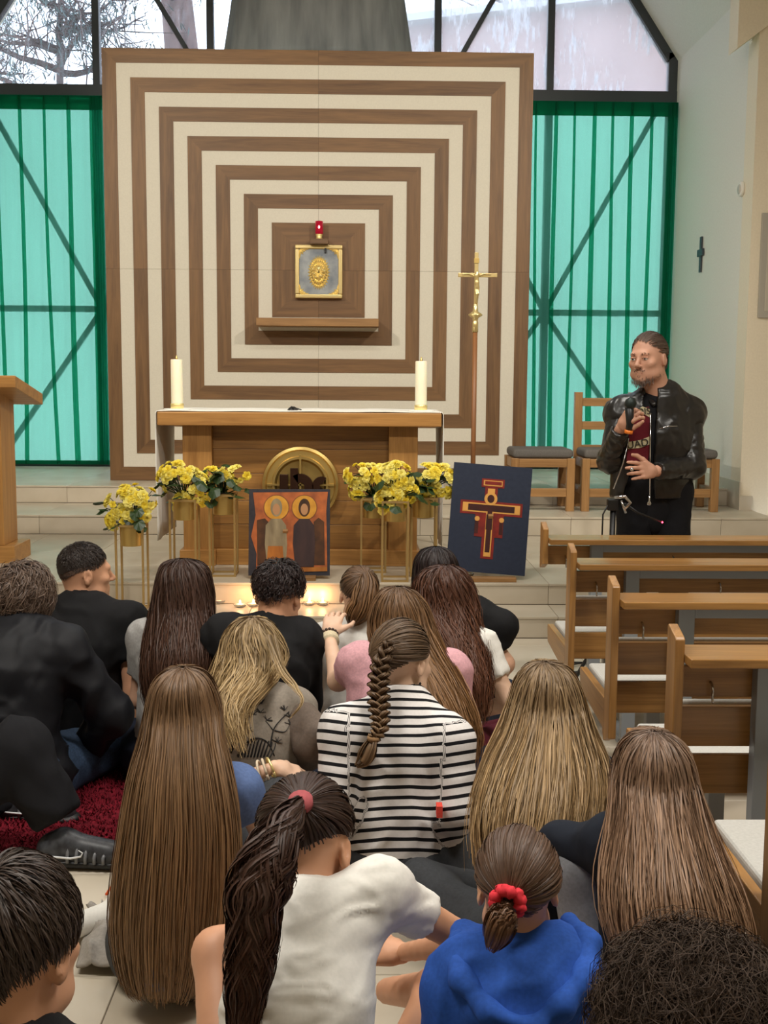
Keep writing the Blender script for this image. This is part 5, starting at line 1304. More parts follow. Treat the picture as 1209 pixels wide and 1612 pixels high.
    def hood(s, g=.034):
        w = s.w_sp
        pts = [w(-.105, .05, .02), w(-.10, -.03, .0), w(-.06, -.095, -.05), w(0, -.12, -.085), w(.06, -.095, -.05), w(.10, -.03, .0), w(.105, .05, .02)]
        return chain(pts, [g * .8, g, g * 1.15, g * 1.3, g * 1.15, g, g * .8], .03) + [elli(w(0, -.085, -.055), V3(.10, .045, .085) * s.sc, None, .03)]
    def w_sp(s, x, y, z):
        """point near the neck base: x right, y forward, z up"""
        return s.p3 + s.sc * (s.rt * x + s.fw * y + V3(0, 0, z))
# ------------------------------------------------------------------ cloth and hair colours
F_BLACK = fabric('black_cotton', (26, 26, 28)); F_BLACKJ = fabric('black_shell_fabric', (24, 25, 30), 0.6); F_BLACKP = fabric('black_trousers', (22, 22, 26))
F_WHITE = fabric('white_cotton', (236, 233, 226), 0.85, 0.97); F_GREYT = fabric('pale_grey_cotton', (170, 168, 166)); F_PINK = fabric('pink_cotton', (226, 172, 180)); F_WINE = fabric('wine_skirt', (96, 34, 48))
F_BEIGE = fabric('taupe_sweat', (150, 140, 128)); F_TAUPE_SHADE = fabric('shaded_taupe_sleeve', (114, 100, 90)); F_BLUE = fabric('blue_cotton', (96, 118, 166)); F_HOOD = fabric('royal_blue_sweat', (44, 88, 178))
F_NAVY = fabric('navy_cloth', (26, 32, 44)); F_GREYP = fabric('grey_sweatpants', (138, 140, 146)); F_DGREY = fabric('dark_grey_trousers', (66, 68, 72)); F_JEANS = fabric('blue_denim', (60, 80, 108), 0.85, 0.75)
F_LGREY = fabric('light_grey_fleece', (158, 152, 144)); F_DJEANS = fabric('dark_denim', (40, 48, 66))
M_SHOE = noisy('dark_shoe', (34, 34, 38), (60, 60, 64), 30.0, 0.5)
HA = hair_mat
H_DKBR = HA('hair_dark_brown', (52, 36, 30), (82, 54, 40), (30, 21, 18)); H_BRN = HA('hair_brown', (74, 54, 42), (118, 84, 58), (42, 30, 24)); H_CURL = HA('hair_curly_brown', (78, 62, 54), (116, 96, 82), (40, 31, 27))
H_BLK = HA('hair_black', (34, 26, 26), (52, 36, 34), (18, 15, 16)); H_AUB = HA('hair_auburn', (64, 42, 34), (112, 70, 48), (36, 24, 20)); H_GOLD = HA('hair_golden_brown', (88, 68, 52), (146, 106, 66), (54, 41, 31))
H_BLOND = HA('hair_dark_blond', (124, 104, 78), (190, 162, 116), (84, 68, 50)); H_LB = HA('hair_light_brown', (100, 78, 60), (136, 104, 70), (60, 46, 36)); H_ASH = HA('hair_ash_blond', (104, 86, 68), (172, 142, 100), (70, 56, 44))
H_TIP = HA('hair_brown_ombre', (98, 80, 68), (156, 122, 94), (62, 48, 40)); H_TOP = HA('hair_near_black', (40, 32, 28), (58, 46, 40), (22, 18, 17)); H_BR2 = HA('hair_braid', (86, 68, 52), (142, 112, 80), (50, 38, 30))
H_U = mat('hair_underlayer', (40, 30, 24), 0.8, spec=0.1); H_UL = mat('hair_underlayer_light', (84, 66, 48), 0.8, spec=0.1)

# ---- 1  curly boy in the black hooded jacket, far left
p = Seated(42, 888, 4.10, 'boy with curly brown hair in black hooded jacket at the left edge', yaw=R(12), lean=0.30, sh=0.185, head_yaw=R(25), head_pitch=0.25, bulk=1.22, male=True)
p.arm['R'] = (at(176, 1125, 4.0), at(120, 1200, 4.15)); p.leg['R'] = (at(190, 1165, 4.28), at(120, 1250, 4.35))
p.body(SK2); p.shirt(F_BLACKJ, 1.95, 0.022, (0.012, 11.0), extra=p.hood(.036), name='jacket', seed=3); p.trousers(F_JEANS)
p.shoes(M_SHOE)
hair_cap(p.root, p.H, H_CURL, std_hairline(.5, -.2, -.75)); hair_short(p.root, p.H, H_CURL, 1, 2800, 0.085, 0.026, curl=0.010, width=0.003, hl=std_hairline(.5, -.25, -.8), m=11, mess=0.55, down=.02)
# ---- 2  boy with cropped hair in a black T-shirt
p = Seated(133, 853, 4.45, 'boy with cropped dark hair in black T-shirt looking right', yaw=R(8), lean=0.12, sh=0.185, head_yaw=R(62), head_pitch=0.02, bulk=1.08, male=True)
p.arm['R'] = (at(212, 1088, 4.32), at(228, 1165, 4.25)); p.body(SK2, handspec={'R': dict(d=V3(.3, .2, -1), n=V3(0, -1, 0), side=1)})
p.shirt(F_BLACK, 0.55, 0.016, (0.008, 13.0), seed=5); p.trousers(F_DJEANS); p.shoes(M_SHOE)
p.H['hr'] = p.H['hr'] * .955; hair_cap(p.root, p.H, mat('cropped_stubble', (104, 80, 66), .8), std_hairline(.5, -.06, -.66), 2.0, 'stubble'); hair_cap(p.root, p.H, H_TOP, std_hairline(.5, .10, -.28), 2.4); hair_short(p.root, p.H, H_TOP, 2, 5200, 0.016, 0.008, width=0.0018, hl=std_hairline(.48, -.12, -.72), m=4, mess=0.3, len_side=0.12)
# ---- 3  girl with long dark brown hair
p = Seated(287, 882, 4.25, 'girl with long dark brown hair and pale grey top', yaw=R(6), lean=0.24, sh=0.13, head_pitch=0.05, headscale=.92, bulk=.9)
p.body(SK); p.shirt(F_GREYT, 0.6, seed=6); p.trousers(F_DJEANS); p.shoes(M_SHOE)
Y = 4.25
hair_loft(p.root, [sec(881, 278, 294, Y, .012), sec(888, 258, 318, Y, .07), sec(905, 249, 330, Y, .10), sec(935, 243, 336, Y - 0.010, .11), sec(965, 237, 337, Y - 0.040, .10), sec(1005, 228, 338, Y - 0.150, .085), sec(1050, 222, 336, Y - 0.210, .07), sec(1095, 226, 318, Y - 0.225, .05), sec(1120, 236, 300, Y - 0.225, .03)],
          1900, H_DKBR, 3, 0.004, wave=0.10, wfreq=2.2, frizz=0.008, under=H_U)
# ---- 4  dark-haired boy in a black top
p = Seated(442, 886, 4.20, 'dark-haired boy in loose black top with bowed head', yaw=R(8), lean=0.34, sh=0.15, head_yaw=R(18), head_pitch=0.35, bulk=.94, male=True, side=.12)
p.sh['R'] = at(475, 1008, 4.08); p.sh['L'] = at(352, 1000, 4.08); p.arm['R'] = (at(482, 1110, 4.12), at(455, 1150, 4.4)); p.arm['L'] = (at(338, 1085, 4.12), at(370, 1150, 4.4))
p.body(SK2); p.shirt(F_BLACK, 1.2, 0.02, (0.010, 12.0), seed=8); p.trousers(F_DGREY); p.shoes(M_SHOE)
hair_cap(p.root, p.H, H_BLK, std_hairline(.5, -.05, -.55)); hair_short(p.root, p.H, H_BLK, 4, 2600, 0.05, 0.020, curl=0.004, width=0.003, hl=std_hairline(.5, -.1, -.6), m=8, mess=0.5, len_side=0.5)
# ---- 5  girl with ponytail in a white T-shirt
p = Seated(567, 893, 4.45, 'girl with low ponytail in white T-shirt with a hand on her shoulder', yaw=R(4), lean=0.30, sh=0.14, head_yaw=R(12), head_pitch=0.3, bulk=.92)
p.body(SK); p.shirt(F_WHITE, 0.6, seed=9); p.trousers(F_DJEANS); p.shoes(M_SHOE)
hair_cap(p.root, p.H, H_GOLD, std_hairline(.5, -.05, -.6)); hair_pulled(p.root, p.H, H_GOLD, 5, 900, scalp_dir(p.H, 575, 908), 0.0035)
a = scalp(p.H, scalp_dir(p.H, 575, 908), .012)
hair_tail(p.root, [a, at(578, 925, 4.30), at(572, 950, 4.28), at(560, 968, 4.28), at(552, 985, 4.29)], [.02, .045, .052, .045, .012], 420, H_GOLD, 6, .004, wave=.25, wfreq=1.5)
# ---- 6  black-haired girl in a black T-shirt
p = Seated(687, 862, 4.58, 'girl with black hair in black T-shirt before the blue cross board', yaw=R(-6), lean=0.22, sh=0.155, head_pitch=0.05, headscale=.92, bulk=1.0)
p.arm['R'] = (at(795, 1045, 4.5), at(770, 1100, 4.7))
p.body(SK); p.shirt(F_BLACK, 0.75, 0.018, (0.009, 13.0), seed=11, extra=[cap(p.sh['R'], at(792, 985, 4.5), .075, .062, .05)]); p.trousers(F_DJEANS); p.shoes(M_SHOE)
Y = 4.58
hair_loft(p.root, [sec(861, 680, 694, Y, .012), sec(868, 662, 710, Y, .07), sec(885, 652, 720, Y, .10), sec(915, 649, 726, Y, .105), sec(950, 646, 730, Y - 0.030, .09), sec(1000, 648, 732, Y - 0.120, .07), sec(1040, 655, 726, Y - 0.150, .04)], 1100, H_BLK, 7, 0.004, wave=.05, under=H_U)
# ---- 7  girl with long wavy auburn hair, white T-shirt
p = Seated(701, 893, 4.12, 'girl with long wavy auburn hair in white T-shirt and wine skirt', yaw=R(6), lean=0.24, sh=0.14, head_pitch=0.03, headscale=.92, bulk=.92)
p.sh['R'] = at(757, 1020, 4.02); p.arm['R'] = (at(802, 1105, 3.95), at(742, 1125, 4.15))
p.body(SK3); p.shirt(F_WHITE, 0.58, 0.012, seed=12); p.trousers(F_WINE, 1.6, .03, 'skirt'); p.shoes(M_SHOE)
Y = 4.12
hair_loft(p.root, [sec(892, 694, 710, Y, .012), sec(899, 670, 730, Y, .075), sec(918, 655, 744, Y, .105), sec(950, 648, 752, Y - 0.010, .11), sec(985, 648, 757, Y - 0.075, .10), sec(1025, 655, 768, Y - 0.165, .085), sec(1070, 668, 775, Y - 0.240, .07), sec(1115, 700, 765, Y - 0.270, .05), sec(1140, 718, 755, Y - 0.270, .03)],
          1900, H_AUB, 8, 0.004, wave=0.16, wfreq=3.2, frizz=0.012, under=H_U)
# ---- 8  girl in pink whose arm lies on her neighbour's shoulder
p = Seated(627, 926, 3.80, 'girl in pink T-shirt with golden brown hair reaching her arm forward', yaw=R(6), lean=0.28, sh=0.155, head_pitch=0.03, headscale=.92, bulk=.95)
p.sh['L'] = at(566, 1046, 3.72); p.arm['L'] = (at(532, 1072, 3.86), at(518, 1000, 4.12)); p.sh['R'] = at(708, 1058, 3.7)
p.arm['R'] = (at(725, 1150, 3.7), at(690, 1200, 3.95))
p.body(SK3, handspec={'L': dict(d=V3(.12, .55, .45), n=V3(-.1, -.6, .75), side=1, curl=(.3, .3, .3, .3), thumb=.9, res=.004)})
p.shirt(F_PINK, 0.55, 0.014, (0.007, 13.0), seed=14); p.trousers(F_DJEANS); p.shoes(M_SHOE)
Y = 3.80
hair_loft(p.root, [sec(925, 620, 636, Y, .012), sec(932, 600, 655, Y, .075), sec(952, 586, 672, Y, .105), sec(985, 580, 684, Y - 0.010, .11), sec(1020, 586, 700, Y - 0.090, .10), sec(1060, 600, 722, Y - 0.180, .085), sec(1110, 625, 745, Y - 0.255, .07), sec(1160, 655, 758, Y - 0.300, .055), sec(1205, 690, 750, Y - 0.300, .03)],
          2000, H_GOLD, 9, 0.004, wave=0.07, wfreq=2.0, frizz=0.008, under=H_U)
w0 = p.arm['L'][1]; dd = unit(p.arm['L'][1] - p.arm['L'][0])
M_CREAM2 = fabric('cream_band', (226, 210, 176)); M_BEAD = mat('dark_beads', (70, 52, 44), 0.3)
q = MB(); fr = [w0 - dd * .045 + dd * .028 * k / 5 for k in range(6)]; q.tube(fr, .0335, 16); pset(q.build('wrist_band', M_CREAM2, smooth=True), p.root)
q = MB()
for k in range(16):
    th = 2 * math.pi * k / 16; e1 = unit(np.cross(dd, V3(0, 0, 1))); e2 = np.cross(dd, e1); c = w0 - dd * .004 + .0305 * (e1 * math.cos(th) + e2 * math.sin(th)); q.lathe([(.001, -.006), (.0055, -.003), (.0055, .003), (.001, .006)], c, 8)
pset(q.build('bead_bracelet', M_BEAD, smooth=True), p.root)

# ---- 9  blond girl in the printed taupe sweatshirt
p9 = p = Seated(397, 976, 3.42, 'blond girl in taupe sweatshirt with black tree and tiger print', yaw=R(8), lean=0.38, sh=0.15, head_pitch=0.05, neckf=.1, bulk=1.0, headscale=.9)
p.arm['R'] = (at(497, 1165, 3.22), at(455, 1225, 3.5)); p.arm['L'] = (at(348, 1160, 3.25), at(385, 1215, 3.5))
p.body(SK); sw9 = p.shirt(F_BEIGE, 0.12, 0.02, (0.008, 13.0), seed=15, name='sweatshirt')
for k in 'LR': solid('sleeve', [cap(p.sh[k] * .9 + p.arm[k][0] * .1, p.arm[k][0], .070 * p.b, .062 * p.b, .03), cap(p.arm[k][0], p.arm[k][1] * .9 + p.arm[k][0] * .1, .060 * p.b, .044 * p.b, .03)], .009, F_TAUPE_SHADE if k == 'R' else F_BEIGE, p.root, (0.007, 15.0), seed=4)  # right sleeve: same taupe cloth, its shading put into the colour
p.trousers(F_DGREY); p.shoes(M_SHOE)
Y = 3.42
hair_loft(p.root, [sec(975, 390, 404, Y, .012), sec(982, 369, 424, Y, .075), sec(1002, 354, 440, Y, .105), sec(1030, 347, 449, Y - .02, .11), sec(1058, 336, 440, Y - .10, .095), sec(1088, 326, 412, Y - .19, .06), sec(1115, 330, 390, Y - .25, .04), sec(1145, 345, 386, Y - .29, .03), sec(1172, 360, 388, Y - .31, .02)],
          1700, H_BLOND, 10, 0.004, wave=0.12, wfreq=1.8, frizz=0.012, tips=(.6, 1.02), under=H_UL)
hair_tail(p.root, [at(420, 1010, 3.30), at(440, 1055, 3.22), at(464, 1085, 3.12), at(472, 1105, 3.05), at(455, 1130, 3.02)], [.03, .018, .012, .009, .004], 60, H_BLOND, 31, .0035, wave=.5, wfreq=1.5, name='loose_lock', core=False)

# ---- 10  girl with French braid and striped top
p10 = p = Seated(634, 978, 3.30, 'girl with French braid in black and white striped top', yaw=R(4), lean=0.26, sh=0.175, head_yaw=R(38), head_pitch=0.22, bulk=.98)
p.sh['R'] = at(705, 1168, 3.12); p.sh['L'] = at(543, 1152, 3.12)
p.arm['R'] = (at(722, 1275, 3.06), at(690, 1325, 3.25)); p.arm['L'] = (at(528, 1255, 3.06), at(550, 1320, 3.3))
p.body(SK3)
sh10 = p.shirt(F_WHITE, 1.85, 0.016, (0.007, 13.0), seed=17, name='striped_top', res=.0085); p.trousers(F_DGREY); p.shoes(M_SHOE)
def stripe_mat():
    m = noisy('striped_jersey', (236, 232, 230), (228, 224, 222), 140.0, 0.85, 0.1, 0.0008, 0.25); b = bsdf(m); src = b.inputs['Base Color'].links[0].from_socket
    a = nd(m, 'ShaderNodeAttribute'); a.attribute_name = 'stripe'; w = nd(m, 'ShaderNodeMath', operation='MULTIPLY'); lk(m, a.outputs['Fac'], w.inputs[0]); w.inputs[1].default_value = 1 / .0285
    f = nd(m, 'ShaderNodeMath', operation='FRACT'); lk(m, w.outputs[0], f.inputs[0]); c = nd(m, 'ShaderNodeMath', operation='LESS_THAN'); lk(m, f.outputs[0], c.inputs[0]); c.inputs[1].default_value = .35
    x = nd(m, 'ShaderNodeMix', data_type='RGBA'); lk(m, c.outputs[0], x.inputs[0]); lk(m, src, x.inputs[6]); x.inputs[7].default_value = lin(22, 22, 26); lk(m, x.outputs[2], b.inputs['Base Color']); return m
def stripes(o, p):
    me = o.data; n = len(me.vertices); V = np.empty(n * 3, np.float32); me.vertices.foreach_get('co', V); V = V.reshape(-1, 3).astype(float)
    val = V[:, 2] * .92 + .55 * (V[:, 1] - p.p0[1])
    for k in 'LR':
        s, (e, w) = p.sh[k], p.arm[k]; ux = unit(e - s); t = (V - s) @ ux; d = np.linalg.norm(V - s - np.clip(t, 0, np.linalg.norm(e - s))[:, None] * ux, axis=1)
        u2 = unit(w - e); t2 = (V - e) @ u2; d2 = np.linalg.norm(V - e - np.clip(t2, 0, 9)[:, None] * u2, axis=1)
        sg = 1 if k == 'R' else -1; la = np.linalg.norm(e - s); arm = t; m = (np.minimum(d, d2) < .085) & (((V - s) @ p.rt * sg > -.012 - .05 * np.clip(t, 0, .4)) | (t2 > .02)) & (t > -.05)
        val = np.where(m, -arm + s[2], val)
    a = me.attributes.new('stripe', 'FLOAT', 'POINT'); a.data.foreach_set('value', (val + 5).astype(np.float32))
stripes(sh10, p); sh10.data.materials.clear(); sh10.data.materials.append(stripe_mat())
hair_cap(p.root, p.H, H_BR2, std_hairline(.5, -.08, -.7))
tie = V3(-.45, -.80, -.30); hair_pulled(p.root, p.H, H_BR2, 11, 1500, (-.38, -.86, -.10), 0.0035, lift=.010)
def braid(parent, path, rads, n, material, seed, turns):
    rng = np.random.default_rng(seed); K = np.array([list(a) + [r] for a, r in zip(path, rads)], float); m = turns * 9; ts = np.linspace(0, 1, m); k = catmull(K, ts); C = k[:, :3]; r = k[:, 3]
    T = np.gradient(C, axis=0); T /= np.linalg.norm(T, axis=1)[:, None]; ax = np.cross(T, V3(0, 1, 0)); ax /= np.linalg.norm(ax, axis=1)[:, None]; bx = np.cross(ax, T); SS = []; OO = []
    for j in range(3):
        a = 2 * math.pi * (ts * turns / 2 + j / 3); cen = C + (np.sin(a) * r * .75)[:, None] * ax + (np.sin(2 * a) * r * .42)[:, None] * bx
        for i in range(n):
            u, q = rng.uniform(0, 6.283), math.sqrt(rng.uniform(.2, 1)); off = (math.cos(u) * q * r * .52)[:, None] * ax + (math.sin(u) * q * r * .52)[:, None] * bx
            SS.append(cen + off); OO.append(off)
    ribbons('braid', np.array(SS), np.array(OO) + 1e-6, .004, material, parent, rng, .4, .9, .1, .8)
B = [at(612, 1010, 3.17), at(600, 1045, 3.14), at(596, 1080, 3.11), at(597, 1115, 3.07), at(598, 1145, 3.03), at(588, 1163, 3.01)]
braid(p.root, B, [.014, .024, .027, .026, .021, .014], 46, H_BR2, 12, 9)
hair_tail(p.root, [B[-1], at(582, 1180, 3.0), at(574, 1196, 3.0), at(560, 1207, 3.0)], [.012, .024, .024, .006], 170, H_BR2, 13, .0035, tips=(.75, 1), name='braid_tail')
q = MB(); q.tube([B[-1] + V3(0, 0, .006), B[-1] - V3(.002, 0, .006)], .0165, 12); pset(q.build('hair_tie', fabric('tan_tie', (150, 116, 80)), smooth=True), p.root)
q = MB(); nb = p.p3 * .45 + p.H['hc'] * .55
for k in range(28):
    th = 2 * math.pi * k / 28; c = nb + V3(.058 * math.cos(th) * p.sc, .062 * math.sin(th) * p.sc - .012, -.012 + .006 * (k % 2)); q.lathe([(.001, -.004), (.004, 0), (.001, .004)], c, 6)
pset(q.build('choker', M_BLACK), p.root)
tg = at(692, 1278, 2.985); q = MB(); q.box(tg[0] - .008, tg[0] + .008, tg[1] - .004, tg[1] + .03, tg[2] - .016, tg[2] + .016); pset(q.build('red_tab', fabric('coral_tab', (240, 84, 70))), p.root)

# ---- 11  girl with hair down to the floor, blue T-shirt
p = Seated(287, 1053, 2.74, 'girl in blue T-shirt with very long light brown hair down to the floor', yaw=R(18), lean=0.10, sh=0.13, head_pitch=0.03, headscale=.92, bulk=.82)
p.sh['R'] = at(372, 1245, 2.72); p.sh['L'] = at(246, 1225, 2.78); p.arm['R'] = (at(412, 1305, 2.74), at(395, 1350, 2.95)); p.arm['L'] = (at(262, 1270, 3.0), at(432, 1208, 3.05))
p.leg['R'] = (at(440, 1262, 3.02), at(420, 1400, 3.2)); p.leg['L'] = (at(238, 1385, 3.05), at(196, 1428, 3.0))
p.body(SK3, handspec={'L': dict(d=V3(.8, .3, -.35), n=V3(.2, -.3, .9), side=-1, curl=(.35, .4, .4, .4), res=.004)}); p.shirt(F_BLUE, 0.62, 0.012, (0.005, 14.0), seed=18); p.trousers(F_DGREY); p.shoes(F_WHITE)
Y = 2.74
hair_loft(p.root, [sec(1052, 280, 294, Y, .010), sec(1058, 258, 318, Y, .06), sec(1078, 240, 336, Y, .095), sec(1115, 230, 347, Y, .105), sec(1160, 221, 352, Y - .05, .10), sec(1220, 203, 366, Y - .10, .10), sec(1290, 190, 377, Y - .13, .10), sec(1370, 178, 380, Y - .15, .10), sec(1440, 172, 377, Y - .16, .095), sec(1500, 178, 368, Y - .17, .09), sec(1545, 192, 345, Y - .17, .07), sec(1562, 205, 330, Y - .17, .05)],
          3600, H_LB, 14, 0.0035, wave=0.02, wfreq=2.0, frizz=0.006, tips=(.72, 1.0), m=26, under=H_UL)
wv = p.arm['L'][1]; wd = unit(p.arm['L'][1] - p.arm['L'][0])
for k, (m_, rr) in enumerate(((fabric('cream_cord', (224, 206, 180)), .0325), (fabric('cream_cord', (224, 206, 180)), .032), (M_GOLD, .031))):
    q = MB(); c = wv - wd * (.040 - .015 * k); e1 = unit(np.cross(wd, V3(0, 0, 1)) + .15 * (k - 1) * wd); e2 = unit(np.cross(wd, e1)); q.tube([c + rr * (e1 * math.cos(t) + e2 * math.sin(t)) for t in np.linspace(0, 6.283, 20)], .0035, 6); pset(q.build('bracelet', m_, smooth=True), p.root)

# ---- 12  blond girl on the right
p = Seated(858, 1046, 2.78, 'girl with long straight dark blond hair left of the pews', yaw=R(6), lean=0.22, sh=0.13, head_pitch=0.03, headscale=.92, bulk=.85)
p.sh['L'] = at(812, 1205, 2.70); p.arm['L'] = (at(800, 1310, 2.72), at(840, 1350, 2.9))
p.body(SK); p.shirt(F_NAVY, 1.9, 0.014, seed=20); p.trousers(F_DGREY); p.shoes(M_SHOE)
Y = 2.78
hair_loft(p.root, [sec(1045, 852, 866, Y, .010), sec(1051, 832, 890, Y, .065), sec(1072, 815, 908, Y, .10), sec(1110, 802, 922, Y - 0.010, .11), sec(1150, 788, 936, Y - 0.090, .11), sec(1195, 765, 955, Y - 0.180, .11), sec(1245, 748, 962, Y - 0.255, .10), sec(1295, 742, 955, Y - 0.315, .08), sec(1340, 746, 930, Y - 0.345, .06), sec(1385, 752, 890, Y - 0.360, .04)],
          3200, H_ASH, 15, 0.0038, wave=0.03, wfreq=1.6, frizz=0.010, tips=(.66, 1.0), m=22, under=H_UL, clump=.09)
# ---- 13  brown-haired girl with grey knee
p = Seated(1030, 1156, 2.30, 'girl with long brown ombre hair, navy sleeve and raised grey knee', yaw=R(-8), lean=0.20, sh=0.125, head_pitch=0.03, headscale=.92, bulk=.85)
p.arm['L'] = (at(885, 1330, 2.34), at(990, 1345, 2.55)); p.sh['L'] = at(975, 1330, 2.22); p.leg['L'] = (at(912, 1372, 2.30), at(925, 1560, 2.55))
p.sh['R'] = at(1066, 1330, 2.22); p.arm['R'] = (at(1088, 1410, 2.24), at(1060, 1450, 2.45))
p.body(SK); p.shirt(F_NAVY, 1.9, 0.014, (0.007, 13.0), seed=22, name='jacket'); p.trousers(F_GREYP, fold=(0.002, 10)); p.shoes(M_SHOE)
Y = 2.30
hair_loft(p.root, [sec(1155, 1022, 1040, Y, .010), sec(1162, 998, 1062, Y, .065), sec(1185, 977, 1083, Y, .10), sec(1225, 966, 1095, Y - 0.010, .11), sec(1270, 962, 1108, Y - 0.090, .11), sec(1320, 955, 1128, Y - 0.180, .105), sec(1375, 948, 1152, Y - 0.255, .095), sec(1430, 950, 1172, Y - 0.300, .08), sec(1485, 965, 1180, Y - 0.330, .06), sec(1530, 985, 1165, Y - 0.330, .04)],
          2900, H_TIP, 16, 0.0034, wave=0.04, wfreq=1.5, frizz=0.010, tips=(.7, 1.0), m=22, under=H_UL, clump=.08)

# ---- 14  girl with dark ponytail in white T-shirt
p14 = p = Seated(487, 1231, 2.06, 'girl in white T-shirt with long dark ponytail and bare knees', yaw=R(2), lean=0.38, sh=0.165, head_yaw=R(22), head_pitch=0.62, head_roll=R(8), neckf=.55, bulk=.76)
p.sh['R'] = at(596, 1402, 1.93); p.sh['L'] = at(440, 1400, 1.93)
p.arm['R'] = (at(735, 1482, 2.02), at(632, 1500, 2.22)); p.arm['L'] = (at(380, 1425, 2.06), at(420, 1500, 2.35))
p.leg['L'] = (at(342, 1500, 2.12), at(360, 1680, 2.35)); p.leg['R'] = (at(690, 1560, 2.2), at(610, 1560, 2.42))
p.body(SK2, bare_legs=True, handspec={'R': dict(d=V3(-.7, .3, -.1), n=V3(0, -.3, .95), side=1, curl=(.4, .45, .5, .5), res=.004)})
p.shirt(F_WHITE, 0.50, 0.006, (0.004, 18.0, (1, 1, 2.2)), seed=24, res=.007, collar=False); p.trousers(F_BLACKP, 0.55, .012, 'shorts')
hair_cap(p.root, p.H, H_DKBR, std_hairline(.5, -.05, -.6)); T14 = scalp_dir(p.H, 474, 1272); hair_pulled(p.root, p.H, H_DKBR, 17, 1500, T14, 0.003, lift=.010)
a = scalp(p.H, T14, .014)
hair_tail(p.root, [a, at(452, 1302, 1.84), at(424, 1350, 1.78), at(405, 1405, 1.75), at(397, 1465, 1.73), at(392, 1530, 1.72), at(384, 1600, 1.72), at(374, 1690, 1.72)], [.015, .032, .043, .044, .040, .034, .028, .008], 1700, H_DKBR, 18, .0034, wave=.7, wfreq=3.0, m=34, flat=.6)
q = MB(); q.tube([a + unit(a - p.H['hc']) * (.006 * k) for k in range(3)], .022, 14); pset(q.build('hair_tie', fabric('rose_tie', (180, 92, 96)), smooth=True), p.root)

# ---- 15  girl with red scrunchie and blue hoodie
p = Seated(815, 1303, 1.88, 'girl in royal blue hoodie with red scrunchie', yaw=R(4), lean=0.24, sh=0.105, head_yaw=R(2), head_pitch=0.2, headscale=.92, bulk=.8)
p.body(SK2); p.shirt(F_HOOD, 1.95, 0.02, (0.008, 12.0), seed=26, name='hoodie', res=.008, extra=p.hood(.030) + [elli(p.w_sp(.065, -.01, .01), V3(.05, .06, .045), None, .03), elli(p.w_sp(-.06, -.01, .0), V3(.045, .06, .04), None, .03)], collar=False)
c = p.w_sp; 
solid('hood_edge', chain([c(.02, -.165, -.045), c(.07, -.14, -.02), c(.12, -.09, .01), c(.13, -.01, .035), c(.10, .05, .05)], [.012, .018, .02, .02, .016], .02) + chain([c(.02, -.168, -.05), c(-.06, -.15, -.03), c(-.11, -.09, .0), (c(-.115, 0, .03))], [.012, .016, .018, .016], .02), .006, F_HOOD, p.root, (0.003, 25.0))
p.trousers(F_DGREY); p.shoes(M_SHOE)
hair_cap(p.root, p.H, HA('hair_mid_brown', (84, 62, 48), (104, 78, 58), (52, 38, 30)), std_hairline(.5, -.05, -.7)); hair_pulled(p.root, p.H, HA('hair_mid_brown', (84, 62, 48), (104, 78, 58), (52, 38, 30)), 19, 2400, scalp_dir(p.H, 803, 1413), 0.0026, lift=.008, hl=std_hairline(.5, -.05, -.78))
a = scalp(p.H, scalp_dir(p.H, 803, 1413), .014)
hair_tail(p.root, [a, a + V3(-.010, -.014, -.022), at(790, 1448, 1.70), at(781, 1472, 1.71), at(772, 1496, 1.715)], [.014, .020, .025, .022, .008], 420, H_BRN, 20, .003, tips=(.7, 1))
M_SCR = fabric('red_scrunchie', (238, 62, 74)); q = MB(); dn = unit(a - p.H['hcen']); e1 = unit(np.cross(dn, V3(0, 0, 1))); e2 = np.cross(dn, e1)
q.tube([a + dn * .004 + .021 * (e1 * math.cos(t) + e2 * math.sin(t)) + dn * .004 * math.sin(9 * t) for t in np.linspace(0, 6.283, 60)], [.0095 + .0025 * math.sin(k * 1.4) for k in range(60)], 10); pset(q.build('scrunchie', M_SCR, smooth=True), p.root)

# ---- 16  boy at the lower left corner, 17 curly head at the lower right corner
p = Seated(22, 1352, 1.50, 'boy with straight short dark hair at the lower left corner', yaw=R(10), lean=0.15, sh=0.18, head_yaw=R(14), head_pitch=0.1, male=True)
p.body(SK2); p.shirt(F_BLACK, 0.6, seed=28); p.trousers(F_DGREY)
hair_cap(p.root, p.H, H_TOP, std_hairline(.5, -.02, -.5)); hair_short(p.root, p.H, HA('hair_straight_dark', (58, 46, 40), (72, 58, 50), (30, 24, 21)), 21, 3600, 0.055, 0.014, width=0.0024, hl=std_hairline(.5, -.04, -.55), m=8, mess=0.16, len_side=0.45, whorl=(-.25, -.3, .92))
p = Seated(1088, 1512, 1.34, 'person with dark tousled curls at the lower right corner', yaw=R(-5), lean=0.15, sh=0.17, head_pitch=0.05, headscale=1.05)
p.body(SK2); p.shirt(F_DGREY, 1.9, seed=30); p.trousers(F_DGREY)
hair_cap(p.root, p.H, H_TOP, std_hairline(.5, -.1, -.6)); hair_short(p.root, p.H, HA('hair_dark_curls', (54, 44, 38), (74, 60, 50), (30, 25, 23), .75, .2), 22, 9000, 0.07, 0.05, curl=0.010, width=0.0014, hl=std_hairline(.5, -.15, -.65), m=10, mess=0.9, whorl=(.1, .75, .65))

